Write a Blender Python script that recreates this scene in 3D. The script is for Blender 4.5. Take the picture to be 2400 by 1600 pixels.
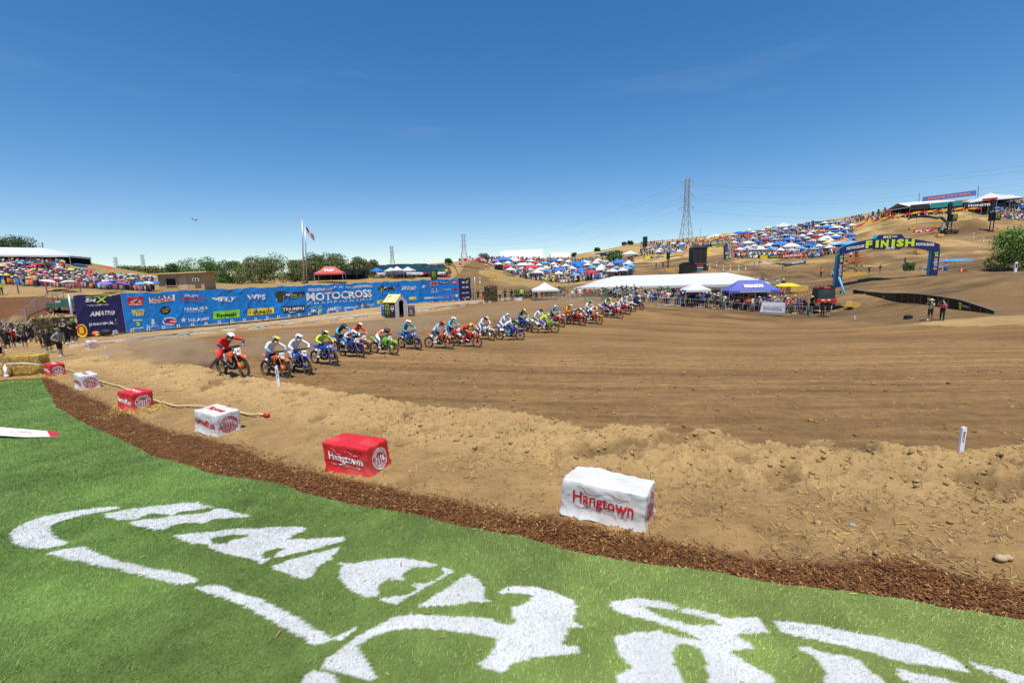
import bpy, bmesh, math, random
import numpy as np
from mathutils import Vector, Matrix
for _o in list(bpy.data.objects):
 bpy.data.objects.remove(_o)
scene = bpy.context.scene
COL = scene.collection
RNG = np.random.default_rng(7)
random.seed(11)
rad = math.radians
# ------------------------------------------------------------------ camera
CAMZ = 4.4
FPX, PITCH, ROLL = 1067.0, rad(8.3), rad(1.5)
_f = np.array([0, math.cos(PITCH), -math.sin(PITCH)])
_r0 = np.array([1.0, 0, 0])
_u0 = np.array([0, math.sin(PITCH), math.cos(PITCH)])
_r = math.cos(ROLL) * _r0 - math.sin(ROLL) * _u0
_u = math.sin(ROLL) * _r0 + math.cos(ROLL) * _u0
cam_data = bpy.data.cameras.new('camera')
cam_data.sensor_width = 36.0
cam_data.lens = FPX / 2400.0 * 36.0
cam_data.clip_start = 0.05
cam_data.clip_end = 20000
cam = bpy.data.objects.new('camera', cam_data)
COL.objects.link(cam)
cam.matrix_world = Matrix((
 (_r[0], _u[0], -_f[0], 0), (_r[1], _u[1], -_f[1], 0),
 (_r[2], _u[2], -_f[2], CAMZ), (0, 0, 0, 1)))
scene.camera = cam
# ------------------------------------------------------------------ light
SUN_EL, SUN_AZ = rad(69), rad(183)      # azimuth clockwise from +Y (the view direction): the sun stands behind the camera
world = bpy.data.worlds.new('World')
scene.world = world
world.use_nodes = True
_n = world.node_tree.nodes
_l = world.node_tree.links
_n.clear()
_out = _n.new('ShaderNodeOutputWorld')
_bg = _n.new('ShaderNodeBackground')
_sky = _n.new('ShaderNodeTexSky')
_sky.sky_type = 'NISHITA'
_sky.sun_disc = False
_sky.sun_elevation = SUN_EL
_sky.sun_rotation = SUN_AZ
_sky.altitude = 1500
_sky.air_density = 1.0
_sky.dust_density = 0.0
_sky.ozone_density = 1.8
_bg.inputs['Strength'].default_value = 0.135
_tc = _n.new('ShaderNodeTexCoord')
_mp = _n.new('ShaderNodeMapping')
_mp.inputs['Rotation'].default_value = (rad(10), rad(-16), rad(-20))
_mp.inputs['Scale'].default_value = (0.7, 1.6, 9.0)
_nz = _n.new('ShaderNodeTexNoise')
_nz.inputs['Scale'].default_value = 1.6
_nz.inputs['Detail'].default_value = 7
_nz.inputs['Roughness'].default_value = 0.6
_cr = _n.new('ShaderNodeValToRGB')
_cr.color_ramp.elements[0].position = 0.56
_cr.color_ramp.elements[0].color = (0, 0, 0, 1)
_cr.color_ramp.elements[1].position = 0.82
_cr.color_ramp.elements[1].color = (0.05, 0.05, 0.05, 1)
_mx = _n.new('ShaderNodeMix')
_mx.data_type = 'RGBA'
_hs = _n.new('ShaderNodeHueSaturation')
_hs.inputs['Saturation'].default_value = 1.52
_hs.inputs['Hue'].default_value = 0.504
_hs.inputs['Value'].default_value = 1.24
_l.new(_tc.outputs['Generated'], _mp.inputs['Vector'])
_l.new(_mp.outputs['Vector'], _nz.inputs['Vector'])
_l.new(_nz.outputs['Fac'], _cr.inputs['Fac'])
_l.new(_cr.outputs['Color'], _mx.inputs[0])
_gm = _n.new('ShaderNodeGamma')
_gm.inputs['Gamma'].default_value = 0.78
_l.new(_sky.outputs['Color'], _gm.inputs['Color'])
_l.new(_gm.outputs['Color'], _hs.inputs['Color'])
_l.new(_hs.outputs['Color'], _mx.inputs[6])
_mx.inputs[7].default_value = (6.0, 6.4, 6.8, 1)
_l.new(_mx.outputs[2], _bg.inputs['Color'])
_l.new(_bg.outputs['Background'], _out.inputs['Surface'])
sun_data = bpy.data.lights.new('sun', 'SUN')
sun_data.energy = 5.0
sun_data.angle = rad(0.53)
sun_data.color = (1.0, 0.955, 0.88)
sun = bpy.data.objects.new('sun', sun_data)
COL.objects.link(sun)
_sd = Vector((math.sin(SUN_AZ) * math.cos(SUN_EL), math.cos(SUN_AZ) * math.cos(SUN_EL), math.sin(SUN_EL)))
sun.rotation_euler = _sd.to_track_quat('Z', 'Y').to_euler()
sun.location = (0, -20, 40)
scene.view_settings.view_transform = 'Standard'
scene.view_settings.look = 'None'
scene.view_settings.gamma = 1
scene.view_settings.exposure = 0.2
scene.cycles.volume_step_rate = 2.0
scene.cycles.volume_max_steps = 64
scene.cycles.max_bounces = 6
scene.cycles.diffuse_bounces = 2
scene.cycles.glossy_bounces = 2
scene.cycles.transparent_max_bounces = 8
scene.cycles.volume_bounces = 1
# ------------------------------------------------------------------ projection helpers (photo pixel -> place)
def ray(px, py):
 return _f + ((px - 1200.0) / FPX) * _r + ((800.0 - py) / FPX) * _u
def P(px, py, Y):
 d = ray(px, py)
 t = Y / d[1]
 return Vector((d[0] * t, Y, CAMZ + d[2] * t))
def G(px, py, z):
 d = ray(px, py)
 t = (z - CAMZ) / d[2]
 return Vector((d[0] * t, d[1] * t, z))
# ------------------------------------------------------------------ noise
def _hash(ix, iy, s):
 h = (ix.astype(np.int64) * 374761393 + iy.astype(np.int64) * 668265263 + s * 1442695041) & 0x7fffffff
 h = ((h ^ (h >> 13)) * 1274126177) & 0x7fffffff
 h = h ^ (h >> 16)
 return (h & 0xffff) / 65535.0
def vnoise(x, y, s=0):
 ix = np.floor(x); iy = np.floor(y)
 fx = x - ix; fy = y - iy
 fx = fx * fx * (3 - 2 * fx); fy = fy * fy * (3 - 2 * fy)
 a = _hash(ix, iy, s); b = _hash(ix + 1, iy, s); c = _hash(ix, iy + 1, s); d = _hash(ix + 1, iy + 1, s)
 return (a + (b - a) * fx) * (1 - fy) + (c + (d - c) * fx) * fy
def fbm(x, y, octv=4, s=0, gain=0.5):
 v = 0; a = 1.0; t = 0
 for k in range(octv):
  v = v + a * (vnoise(x, y, s + k * 17) - 0.5); t += a
  a *= gain
  x = x * 2.03 + 13.7; y = y * 2.03 - 7.1
 return v / t * 2
def _ph(ix, iy, s):
 h = (ix * 374761393 + iy * 668265263 + s * 1442695041) & 0x7fffffff
 h = ((h ^ (h >> 13)) * 1274126177) & 0x7fffffff
 return ((h ^ (h >> 16)) & 0xffff) / 65535.0
def pn(x, y, s=0):
 ix, iy = math.floor(x), math.floor(y); fx, fy = x - ix, y - iy
 fx = fx * fx * (3 - 2 * fx); fy = fy * fy * (3 - 2 * fy)
 a, b, c, d = _ph(ix, iy, s), _ph(ix + 1, iy, s), _ph(ix, iy + 1, s), _ph(ix + 1, iy + 1, s)
 return (a + (b - a) * fx) * (1 - fy) + (c + (d - c) * fx) * fy
def pfbm(x, y, octv=3, s=0):
 v = 0.0; a = 1.0; t = 0.0
 for k in range(octv):
  v += a * (pn(x, y, s + k * 17) - .5); t += a; a *= .5; x = x * 2.03 + 13.7; y = y * 2.03 - 7.1
 return v / t * 2
def sstep(a, b, x):
 t = np.clip((x - a) / (b - a), 0, 1)
 return t * t * (3 - 2 * t)
# ------------------------------------------------------------------ mesh builder
def ortho(d):
 d = Vector(d).normalized()
 a = Vector((0, 0, 1)) if abs(d.z) < 0.9 else Vector((1, 0, 0))
 x = a.cross(d).normalized()
 return x, d.cross(x).normalized(), d
class MB:
 def __init__(s):
  s.v = []; s.f = []; s.m = []
 def add(s, vs, fs, m=0):
  b = len(s.v)
  s.v.extend([tuple(p) for p in vs])
  s.f.extend([tuple(i + b for i in f) for f in fs])
  s.m.extend([m] * len(fs))
  return s
 def box(s, c, size, rot=None, m=0, taper=1.0):
  hx, hy, hz = size[0] / 2, size[1] / 2, size[2] / 2
  vs = []
  for z, k in ((-hz, 1.0), (hz, taper)):
   for x, y in ((-hx, -hy), (hx, -hy), (hx, hy), (-hx, hy)):
    p = Vector((x * k, y * k, z))
    if rot is not None: p = rot @ p
    vs.append(p + Vector(c))
  return s.add(vs, [(3, 2, 1, 0), (4, 5, 6, 7), (0, 1, 5, 4), (1, 2, 6, 5), (2, 3, 7, 6), (3, 0, 4, 7)], m)
 def tube(s, pts, rs, n=8, m=0, caps=True, flat=1.0):
  pts = [Vector(p) for p in pts]
  if not hasattr(rs, '__len__'): rs = [rs] * len(pts)
  vs = []; fs = []
  x = None
  for i, p in enumerate(pts):
   d = (pts[min(i + 1, len(pts) - 1)] - pts[max(i - 1, 0)])
   if x is None:
    x, y, d = ortho(d)
   else:
    d.normalize(); y = d.cross(x)
    if y.length < 1e-6: x, y, d = ortho(d)
    y.normalize(); x = y.cross(d).normalized()
   for k in range(n):
    a = 2 * math.pi * k / n
    vs.append(p + x * math.cos(a) * rs[i] + y * math.sin(a) * rs[i] * flat)
  for i in range(len(pts) - 1):
   for k in range(n):
    a = i * n + k; b = i * n + (k + 1) % n
    fs.append((a, b, b + n, a + n))
  if caps:
   fs.append(tuple(reversed(range(n)))); L = (len(pts) - 1) * n
   fs.append(tuple(range(L, L + n)))
  return s.add(vs, fs, m)
 def lathe(s, prof, n=16, M=None, m=0, caps=True):
  vs = []; fs = []
  for r, z in prof:
   for k in range(n):
    a = 2 * math.pi * k / n
    p = Vector((r * math.cos(a), r * math.sin(a), z))
    vs.append(M @ p if M else p)
  for i in range(len(prof) - 1):
   for k in range(n):
    a = i * n + k; b = i * n + (k + 1) % n
    fs.append((a, b, b + n, a + n))
  if caps:
   fs.append(tuple(reversed(range(n)))); L = (len(prof) - 1) * n
   fs.append(tuple(range(L, L + n)))
  return s.add(vs, fs, m)
 def torus(s, R, r, n=24, k=8, M=None, m=0, rw=None):
  vs = []; fs = []
  rw = rw or r
  for i in range(n):
   a = 2 * math.pi * i / n
   for j in range(k):
    b = 2 * math.pi * j / k
    p = Vector(((R + r * math.cos(b)) * math.cos(a), rw * math.sin(b), (R + r * math.cos(b)) * math.sin(a)))
    vs.append(M @ p if M else p)
  for i in range(n):
   for j in range(k):
    fs.append((i * k + j, ((i + 1) % n) * k + j, ((i + 1) % n) * k + (j + 1) % k, i * k + (j + 1) % k))
  return s.add(vs, fs, m)
 def ell(s, c, r, nu=12, nv=8, m=0, M=None):
  vs = []; fs = []
  for j in range(nv + 1):
   t = math.pi * j / nv
   for i in range(nu):
    a = 2 * math.pi * i / nu
    p = Vector((r[0] * math.sin(t) * math.cos(a), r[1] * math.sin(t) * math.sin(a), r[2] * math.cos(t)))
    if M: p = M @ p
    vs.append(p + Vector(c))
  for j in range(nv):
   for i in range(nu):
    a = j * nu + i; b = j * nu + (i + 1) % nu
    fs.append((a, a + nu, b + nu, b))
  return s.add(vs, fs, m)
 def prism(s, poly, thick, M, m=0):
  """poly: 2D outline, extruded by thick along local z, both sides"""
  n = len(poly); vs = []
  for z in (-thick / 2, thick / 2):
   for x, y in poly: vs.append(M @ Vector((x, y, z)))
  fs = [tuple(reversed(range(n))), tuple(range(n, 2 * n))]
  for i in range(n):
   j = (i + 1) % n
   fs.append((i, j, j + n, i + n))
  return s.add(vs, fs, m)
 def quad(s, a, b, c, d, m=0):
  return s.add([a, b, c, d], [(0, 1, 2, 3)], m)
 def mesh(s, name, mats=(), smooth=False):
  me = bpy.data.meshes.new(name)
  me.from_pydata(s.v, [], s.f)
  for mt in mats: me.materials.append(mt)
  if len(mats) > 1 or any(s.m):
   me.polygons.foreach_set('material_index', s.m)
  if smooth: me.polygons.foreach_set('use_smooth', [True] * len(s.f))
  me.update()
  return me
 def build(s, name, mats, parent=None, smooth=False, loc=None):
  if not isinstance(mats, (list, tuple)): mats = [mats]
  return obj(name, s.mesh(name, mats, smooth), parent, loc)
def obj(name, data, parent=None, loc=None, rot=None):
 o = bpy.data.objects.new(name, data)
 COL.objects.link(o)
 if parent: o.parent = parent
 if loc is not None: o.location = loc
 if rot is not None: o.rotation_euler = rot
 return o
def empty(name, loc=(0, 0, 0), rz=0.0, parent=None):
 o = obj(name, None, parent, loc, (0, 0, rz))
 o.empty_display_size = 0.3
 return o
def tag(o, label, cat, group=None):
 o['label'] = label; o['category'] = cat
 if group: o['group'] = group
 return o
def kind(o, k):
 o['kind'] = k
 return o
def objmats(o, mats):
 """give one object its own colours while it shares its mesh"""
 for i, mt in enumerate(mats):
  if mt is None or i >= len(o.material_slots): continue
  o.material_slots[i].link = 'OBJECT'
  o.material_slots[i].material = mt
def np_mesh(name, V, F, mat, cols=None, smooth=False):
 """V (n,3), F (m,k) numpy"""
 me = bpy.data.meshes.new(name)
 n, m, k = len(V), len(F), F.shape[1]
 me.vertices.add(n); me.vertices.foreach_set('co', np.asarray(V, np.float32).ravel())
 me.loops.add(m * k); me.loops.foreach_set('vertex_index', np.asarray(F, np.int32).ravel())
 me.polygons.add(m)
 me.polygons.foreach_set('loop_start', np.arange(0, m * k, k, dtype=np.int32))
 me.polygons.foreach_set('loop_total', np.full(m, k, np.int32))
 if smooth: me.polygons.foreach_set('use_smooth', np.ones(m, bool))
 if cols is not None:
  a = me.color_attributes.new('Col', 'FLOAT_COLOR', 'POINT')
  c4 = np.ones((n, 4), np.float32); c4[:, :3] = cols
  a.data.foreach_set('color', c4.ravel())
 me.materials.append(mat)
 me.update(calc_edges=True)
 me.validate()
 return me
# ------------------------------------------------------------------ materials
_MC = {}
def srgb(r, g, b):
 f = lambda c: ((c / 255.0) / 12.92) if c <= 10 else (((c / 255.0) + 0.055) / 1.055) ** 2.4
 return (f(r), f(g), f(b))
def mat(name, rgb, rough=0.6, metal=0.0, var=0.12, scale=6.0, bump=0.0, bscale=None, spec=0.4, dirt=None):
 key = (name, tuple(round(c, 3) for c in rgb), rough, metal, var, scale, bump, dirt is not None)
 if key in _MC: return _MC[key]
 m = bpy.data.materials.new(name)
 m.use_nodes = True
 n = m.node_tree.nodes; l = m.node_tree.links
 b = n['Principled BSDF']
 b.inputs['Roughness'].default_value = rough
 b.inputs['Metallic'].default_value = metal
 b.inputs['Specular IOR Level'].default_value = spec
 tc = n.new('ShaderNodeTexCoord')
 nz = n.new('ShaderNodeTexNoise')
 nz.inputs['Scale'].default_value = scale
 nz.inputs['Detail'].default_value = 4
 l.new(tc.outputs['Object'], nz.inputs['Vector'])
 mx = n.new('ShaderNodeMix'); mx.data_type = 'RGBA'
 c = Vector(rgb)
 mx.inputs[6].default_value = tuple(max(0, x * (1 - var)) for x in c) + (1,)
 mx.inputs[7].default_value = tuple(min(1, x * (1 + var)) for x in c) + (1,)
 l.new(nz.outputs['Fac'], mx.inputs[0])
 last = mx.outputs[2]
 if dirt is not None:
  n2 = n.new('ShaderNodeTexNoise'); n2.inputs['Scale'].default_value = scale * 0.45; n2.inputs['Detail'].default_value = 6
  l.new(tc.outputs['Object'], n2.inputs['Vector'])
  cr = n.new('ShaderNodeValToRGB'); cr.color_ramp.elements[0].position = 0.48; cr.color_ramp.elements[1].position = 0.72
  l.new(n2.outputs['Fac'], cr.inputs['Fac'])
  m2 = n.new('ShaderNodeMix'); m2.data_type = 'RGBA'
  l.new(last, m2.inputs[6]); m2.inputs[7].default_value = tuple(dirt) + (1,)
  mm = n.new('ShaderNodeMath'); mm.operation = 'MULTIPLY'; mm.inputs[1].default_value = 0.55
  l.new(cr.outputs['Color'], mm.inputs[0]); l.new(mm.outputs[0], m2.inputs[0])
  last = m2.outputs[2]
 l.new(last, b.inputs['Base Color'])
 if bump > 0:
  bp = n.new('ShaderNodeBump'); bp.inputs['Strength'].default_value = bump
  nb = n.new('ShaderNodeTexNoise'); nb.inputs['Scale'].default_value = bscale or scale * 4; nb.inputs['Detail'].default_value = 5
  l.new(tc.outputs['Object'], nb.inputs['Vector'])
  l.new(nb.outputs['Fac'], bp.inputs['Height'])
  l.new(bp.outputs['Normal'], b.inputs['Normal'])
 _MC[key] = m
 return m
def cmat(rgb, rough=0.7):
 return mat('cloth', rgb, rough, 0, 0.10, 9.0)
def attr_mat(name, rough=0.9, var=0.25, scales=(1.5, 18.0), bump=0.4, bscale=30.0, stretch=(1, 1, 1), rot=0.0, bdist=0.02, spec=0.2):
 m = bpy.data.materials.new(name); m.use_nodes = True
 n = m.node_tree.nodes; l = m.node_tree.links
 b = n['Principled BSDF']; b.inputs['Roughness'].default_value = rough
 b.inputs['Specular IOR Level'].default_value = spec
 at = n.new('ShaderNodeAttribute'); at.attribute_name = 'Col'
 tc = n.new('ShaderNodeTexCoord')
 mp = n.new('ShaderNodeMapping'); mp.inputs['Scale'].default_value = stretch; mp.inputs['Rotation'].default_value = (0, 0, rot)
 l.new(tc.outputs['Object'], mp.inputs['Vector'])
 last = at.outputs['Color']
 for i, s in enumerate(scales):
  nz = n.new('ShaderNodeTexNoise'); nz.inputs['Scale'].default_value = s; nz.inputs['Detail'].default_value = 6
  nz.inputs['Roughness'].default_value = 0.65
  l.new(mp.outputs['Vector'] if i == 0 else tc.outputs['Object'], nz.inputs['Vector'])
  mr = n.new('ShaderNodeMapRange'); mr.inputs[1].default_value = 0.25; mr.inputs[2].default_value = 0.75
  mr.inputs[3].default_value = 1 - var; mr.inputs[4].default_value = 1 + var
  l.new(nz.outputs['Fac'], mr.inputs[0])
  mx = n.new('ShaderNodeMix'); mx.data_type = 'RGBA'; mx.blend_type = 'MULTIPLY'; mx.inputs[0].default_value = 1
  l.new(last, mx.inputs[6]); l.new(mr.outputs[0], mx.inputs[7])
  last = mx.outputs[2]
 l.new(last, b.inputs['Base Color'])
 if bump > 0:
  bp = n.new('ShaderNodeBump'); bp.inputs['Strength'].default_value = bump; bp.inputs['Distance'].default_value = bdist
  nb = n.new('ShaderNodeTexNoise'); nb.inputs['Scale'].default_value = bscale; nb.inputs['Detail'].default_value = 8
  nb.inputs['Roughness'].default_value = 0.7
  l.new(tc.outputs['Object'], nb.inputs['Vector'])
  l.new(nb.outputs['Fac'], bp.inputs['Height']); l.new(bp.outputs['Normal'], b.inputs['Normal'])
 return m
# ------------------------------------------------------------------ lettering (the built-in font, made while the scene is still empty)
_TC = {}
TMP = bpy.data.scenes.new('workbench')           # small side scene for shaping, removed at the end
def text2d(body, bold=0.0, shear=0.0):
 """verts (x in cap heights, y 0..1), faces; x starts at 0. returns verts, faces, width"""
 key = (body, bold, shear)
 if key in _TC: return _TC[key]
 cu = bpy.data.curves.new('lettering', 'FONT')
 cu.body = body; cu.offset = bold; cu.shear = shear; cu.resolution_u = 2
 o = bpy.data.objects.new('lettering', cu); TMP.collection.objects.link(o)
 with bpy.context.temp_override(scene=TMP, view_layer=TMP.view_layers[0]): dg = bpy.context.evaluated_depsgraph_get()
 me = bpy.data.meshes.new_from_object(o.evaluated_get(dg))
 v = np.array([tuple(p.co)[:2] for p in me.vertices]); f = [tuple(p.vertices) for p in me.polygons]
 bpy.data.objects.remove(o); bpy.data.curves.remove(cu); bpy.data.meshes.remove(me)
 k = 1 / 0.729
 v = v * k
 x0, x1 = v[:, 0].min(), v[:, 0].max()
 v[:, 0] -= x0
 _TC[key] = (v, f, x1 - x0)
 return _TC[key]
def letters(mb, body, M, h, w=None, align='c', bold=0.02, shear=0.0, m=0, mapf=None):
 """add flat lettering to MB. M maps (x,y,0) -> place; h = cap height, w = forced width"""
 v, f, W = text2d(body, bold, shear)
 sx = (w / W) if w else h
 wid = W * sx
 off = {'c': -wid / 2, 'l': 0, 'r': -wid}[align]
 pts = []
 for x, y in v:
  p = (x * sx + off, y * h)
  pts.append(mapf(*p) if mapf else M @ Vector((p[0], p[1], 0)))
 mb.add(pts, f, m)
 return wid
# ------------------------------------------------------------------ terrain
_ctl = []
def C(px, py, Y): _ctl.append(tuple(P(px, py, Y)))
def Cz(x, y, z): _ctl.append((x, y, z))
for q in [(575, 883, 20.0), (782, 857, 22.0), (924, 832, 25.2), (1053, 818, 27.8), (1219, 797, 32.5), (1300, 780, 35.0),
          (1452, 747, 42.0), (1504, 726, 47.0), (1695, 727, 52.0), (1846, 736, 50.0), (1560, 716, 56.0), (1930, 742, 46.0),
          (187, 790, 39.5), (640, 746, 53.0), (1105, 703, 74.0), (1180, 703, 70.0), (1300, 702, 68.0), (2190, 752, 36.0), (2050, 752, 40.0),
          (1700, 800, 33.0), (2000, 800, 30.0), (2300, 800, 28.0)]: C(*q)
for q in [(10, 16, .1), (20, 16, .15), (0, 18, .12), (30, 18, .15), (-8, 19, .25), (-30, 27, .3), (-45, 30, .4), (-20, 33, .3), (-60, 40, 1.0), (0, 10, .2), (-10, 8, .3), (10, 5, .3), (-40, 10, .5), (40, 10, .8), (0, -20, .5), (-60, -10, .5), (60, -10, 1.0), (-35, 33, .35)]: Cz(*q)
for q in [(60, 715, 47), (120, 693, 55), (10, 693, 55), (60, 660, 66), (160, 668, 64), (250, 684, 60), (330, 684, 68), (20, 622, 78), (120, 622, 80), (220, 640, 82), (340, 664, 84), (20, 600, 95), (150, 606, 98), (430, 684, 72), (560, 680, 74), (712, 664, 76), (820, 657, 84), (950, 652, 92), (600, 672, 120), (420, 668, 120), (250, 640, 120), (-150, 640, 70), (-250, 610, 100), (-150, 750, 40)]: C(*q)
for q in [(950, 648, 180), (950, 640, 270), (960, 627, 400), (800, 640, 400), (600, 650, 350), (300, 655, 400), (1040, 622, 380)]: C(*q)
for q in [(1150, 692, 82), (1130, 650, 98), (1110, 618, 125), (1150, 616, 140), (1250, 685, 82), (1250, 662, 98), (1280, 640, 125), (1280, 612, 180), (1380, 676, 84), (1400, 645, 115), (1440, 614, 165), (1160, 640, 130), (1030, 640, 110), (1340, 600, 260)]: C(*q)
for q in [(1580, 690, 66), (1760, 690, 62), (1660, 632, 110), (1700, 604, 140), (1560, 600, 170), (1500, 568, 260), (1620, 560, 240), (1400, 590, 270), (1700, 548, 225), (1850, 534, 215), (2000, 512, 200), (2150, 488, 180), (2300, 478, 170), (2400, 478, 165), (1760, 622, 115), (1900, 616, 112), (1985, 592, 114), (1850, 580, 160), (1950, 650, 85), (2050, 640, 98), (2200, 560, 125), (2300, 545, 130), (2120, 556, 130), (2060, 545, 145), (2230, 528, 140), (2200, 655, 52), (2300, 652, 48), (2400, 645, 48), (2040, 684, 50), (1970, 678, 56), (2280, 722, 39), (2400, 738, 36), (2250, 625, 80), (2350, 620, 85), (2400, 560, 130), (2130, 672, 52), (1900, 680, 58), (2500, 640, 60), (2600, 560, 140), (2600, 740, 36), (2600, 480, 200)]: C(*q)
for q in [(500, 250, 30), (-500, 250, 10), (0, 700, 14), (600, 700, 30), (-600, 700, 8), (-200, 450, 7), (-350, 250, 6), (300, 60, 12), (300, -60, 6), (-300, -60, 4), (-260, 60, 7), (0, -200, 2), (200, 300, 28), (120, 330, 24), (0, 480, 14), (500, -200, 6), (-500, -200, 4)]: Cz(*q)
_ctl = np.array(_ctl)
_CX = _ctl[:, :2] / 100.0
def _U(r2): return np.where(r2 > 1e-12, 0.5 * r2 * np.log(np.maximum(r2, 1e-12)), 0)
_nn = len(_CX)
_K = _U(((_CX[:, None, :] - _CX[None, :, :]) ** 2).sum(-1)) + np.eye(_nn) * 4e-4
_Pm = np.hstack([np.ones((_nn, 1)), _CX])
_A = np.vstack([np.hstack([_K, _Pm]), np.hstack([_Pm.T, np.zeros((3, 3))])])
_W = np.linalg.solve(_A, np.concatenate([_ctl[:, 2], np.zeros(3)]))
def tps(x, y):
 x = np.asarray(x, float); y = np.asarray(y, float)
 sh = x.shape
 rr = np.sqrt((x * x + (y - 150) ** 2)).ravel()
 k = np.minimum(1, 620.0 / np.maximum(rr, 1e-6))      # clamp far out, level to the horizon
 X = np.stack([(x.ravel() * k), ((y.ravel() - 150) * k + 150)], -1) / 100.0
 out = np.empty(len(X))
 for i in range(0, len(X), 20000):
  q = X[i:i + 20000]
  out[i:i + 20000] = _U(((q[:, None, :] - _CX[None]) ** 2).sum(-1)) @ _W[:_nn] + _W[_nn] + q @ _W[_nn + 1:]
 return out.reshape(sh)
def plane(x, y): return 1.45 + 0.0327 * x - 0.0233 * y
def on_plane(px, py):
 d = ray(px, py)
 t = (1.45 - CAMZ) / (d[2] - 0.0327 * d[0] + 0.0233 * d[1])
 return d[0] * t, d[1] * t
def edge(pts):
 q = sorted(on_plane(*p) for p in pts)
 return np.array([a for a, b in q]), np.array([b for a, b in q])
TURF_PX = [(97, 888), (133, 954), (194, 990), (286, 1031), (357, 1066), (510, 1112), (653, 1133), (735, 1163), (878, 1189), (969, 1204), (1071, 1230), (1224, 1255), (1306, 1281), (1480, 1316), (1673, 1337), (1837, 1372), (2041, 1398), (2245, 1429), (2398, 1454), (2700, 1500)]
MULCH_PX = [(107, 884), (245, 945), (330, 985), (408, 1010), (500, 1030), (600, 1068), (700, 1100), (800, 1122), (969, 1158), (1071, 1175), (1224, 1212), (1306, 1216), (1520, 1262), (1653, 1290), (1837, 1312), (1990, 1322), (2143, 1312), (2245, 1345), (2398, 1372), (2700, 1420)]
RIDGE_PX = [(60, 812), (296, 838), (408, 857), (531, 886), (653, 906), (776, 932), (898, 949), (1020, 966), (1173, 983), (1316, 1003), (1480, 1018), (1592, 1026), (1673, 1024), (1786, 1050), (1867, 1056), (1959, 1052), (2092, 1062), (2255, 1068), (2398, 1068), (2700, 1085)]
_te, _me, _re = edge(TURF_PX), edge(MULCH_PX), edge(RIDGE_PX)
def _wob(x, a, s): return a * fbm(np.asarray(x, float) * 1.1, np.zeros_like(np.asarray(x, float)) + s, 3, s)
def y_turf(x): return np.interp(x, *_te)
def y_mulch(x): return np.interp(x, *_me)
def y_ridge(x): return np.interp(x, *_re)
def shelf(x, y):
 """detailed height of the foreground shelf"""
 z = plane(x, y)
 yt, ym, yr = y_turf(x), y_mulch(x), y_ridge(x)
 t = (y - ym) / np.maximum(yr - ym, 0.3)
 z = z - 0.075 * sstep(-0.30, -0.20, y - yt) + 0.06 * sstep(-0.1, 0.35, t)
 bank = sstep(0.42, 0.85, t)
 z = z + bank * (0.17 + 0.10 * fbm(x * 0.45, y * 0.45, 2, 5))
 return z
BUMPS = []
for _px, _py, _Y, _rx, _ry, _bh, _a in [(2285, 530, 134, 9, 2.6, 2.3, .1), (2160, 575, 116, 15, 2.6, 1.3, .15), (2060, 555, 138, 10, 3, 1.5, -.2), (1800, 640, 92, 13, 2.5, 1.2, .1), (1690, 636, 99, 9, 2.2, 1.0, -.1), (1590, 662, 84, 11, 2.2, .9, .05), (2250, 600, 98, 13, 2.6, 1.4, .2), (1900, 640, 84, 9, 2.2, 1.1, .2), (2360, 600, 95, 10, 2.6, 1.4, .3), (2090, 660, 62, 8, 1.6, .6, .1), (1500, 640, 106, 10, 2, .9, .3), (2330, 690, 44, 9, 1.6, .5, .3), (1130, 640, 104, 5, 2.2, 1.2, 0), (1230, 690, 79, 9, 1.8, .7, .05)]:
 _q = P(_px, _py, _Y); BUMPS.append((_q.x, _q.y, _rx, _ry, _bh, math.cos(_a), math.sin(_a)))
_q = P(2325, 547, 124); WHP = (_q.x, _q.y)
def terrain(x, y, detail=True):
 x = np.asarray(x, float); y = np.asarray(y, float)
 z = tps(x, y)
 d = np.sqrt(x * x + y * y)
 far = sstep(60, 160, d)
 z = z + far * 0.9 * fbm(x * 0.03, y * 0.03, 4, 3)
 hill = sstep(20, 60, x) * sstep(60, 90, y) * sstep(240, 200, y)
 z = z + hill * (0.55 * np.sin(x * 0.33 + 1.3 * np.sin(y * 0.11)) * fbm(x * 0.05, y * 0.07, 2, 9) * 2)
 rough = sstep(12, 25, x) * sstep(44, 54, y) * sstep(190, 150, y)
 z = z + rough * (.16 * fbm(x * .30, y * .30, 3, 13) + .09 * fbm(x * .9 + y * .2, y * .9, 3, 15) + .20 * np.abs(fbm(x * .11 + y * .03, y * .16, 3, 17)))
 for cx, cy, rx, ry, bh, ca, sa in BUMPS:
  u = ((x - cx) * ca + (y - cy) * sa) / rx; v = (-(x - cx) * sa + (y - cy) * ca) / ry
  z = z + bh * np.exp(-(u ** 4)) * np.exp(-(v ** 2) * 1.6)
 u = x - WHP[0]; v = y - WHP[1]
 z = z + .45 * np.sin(u * 2.6) * np.exp(-(u / 9.0) ** 4) * np.exp(-(v / 3.5) ** 4)
 yr = y_ridge(x)
 w = 1 - sstep(0.0, 1.3, y - yr - 0.25 * fbm(x * 0.8, y * 0.8, 2, 21))
 return z * (1 - w) + shelf(x, y) * w
def hz(x, y): return float(terrain(np.array([x]), np.array([y]))[0])
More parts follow.
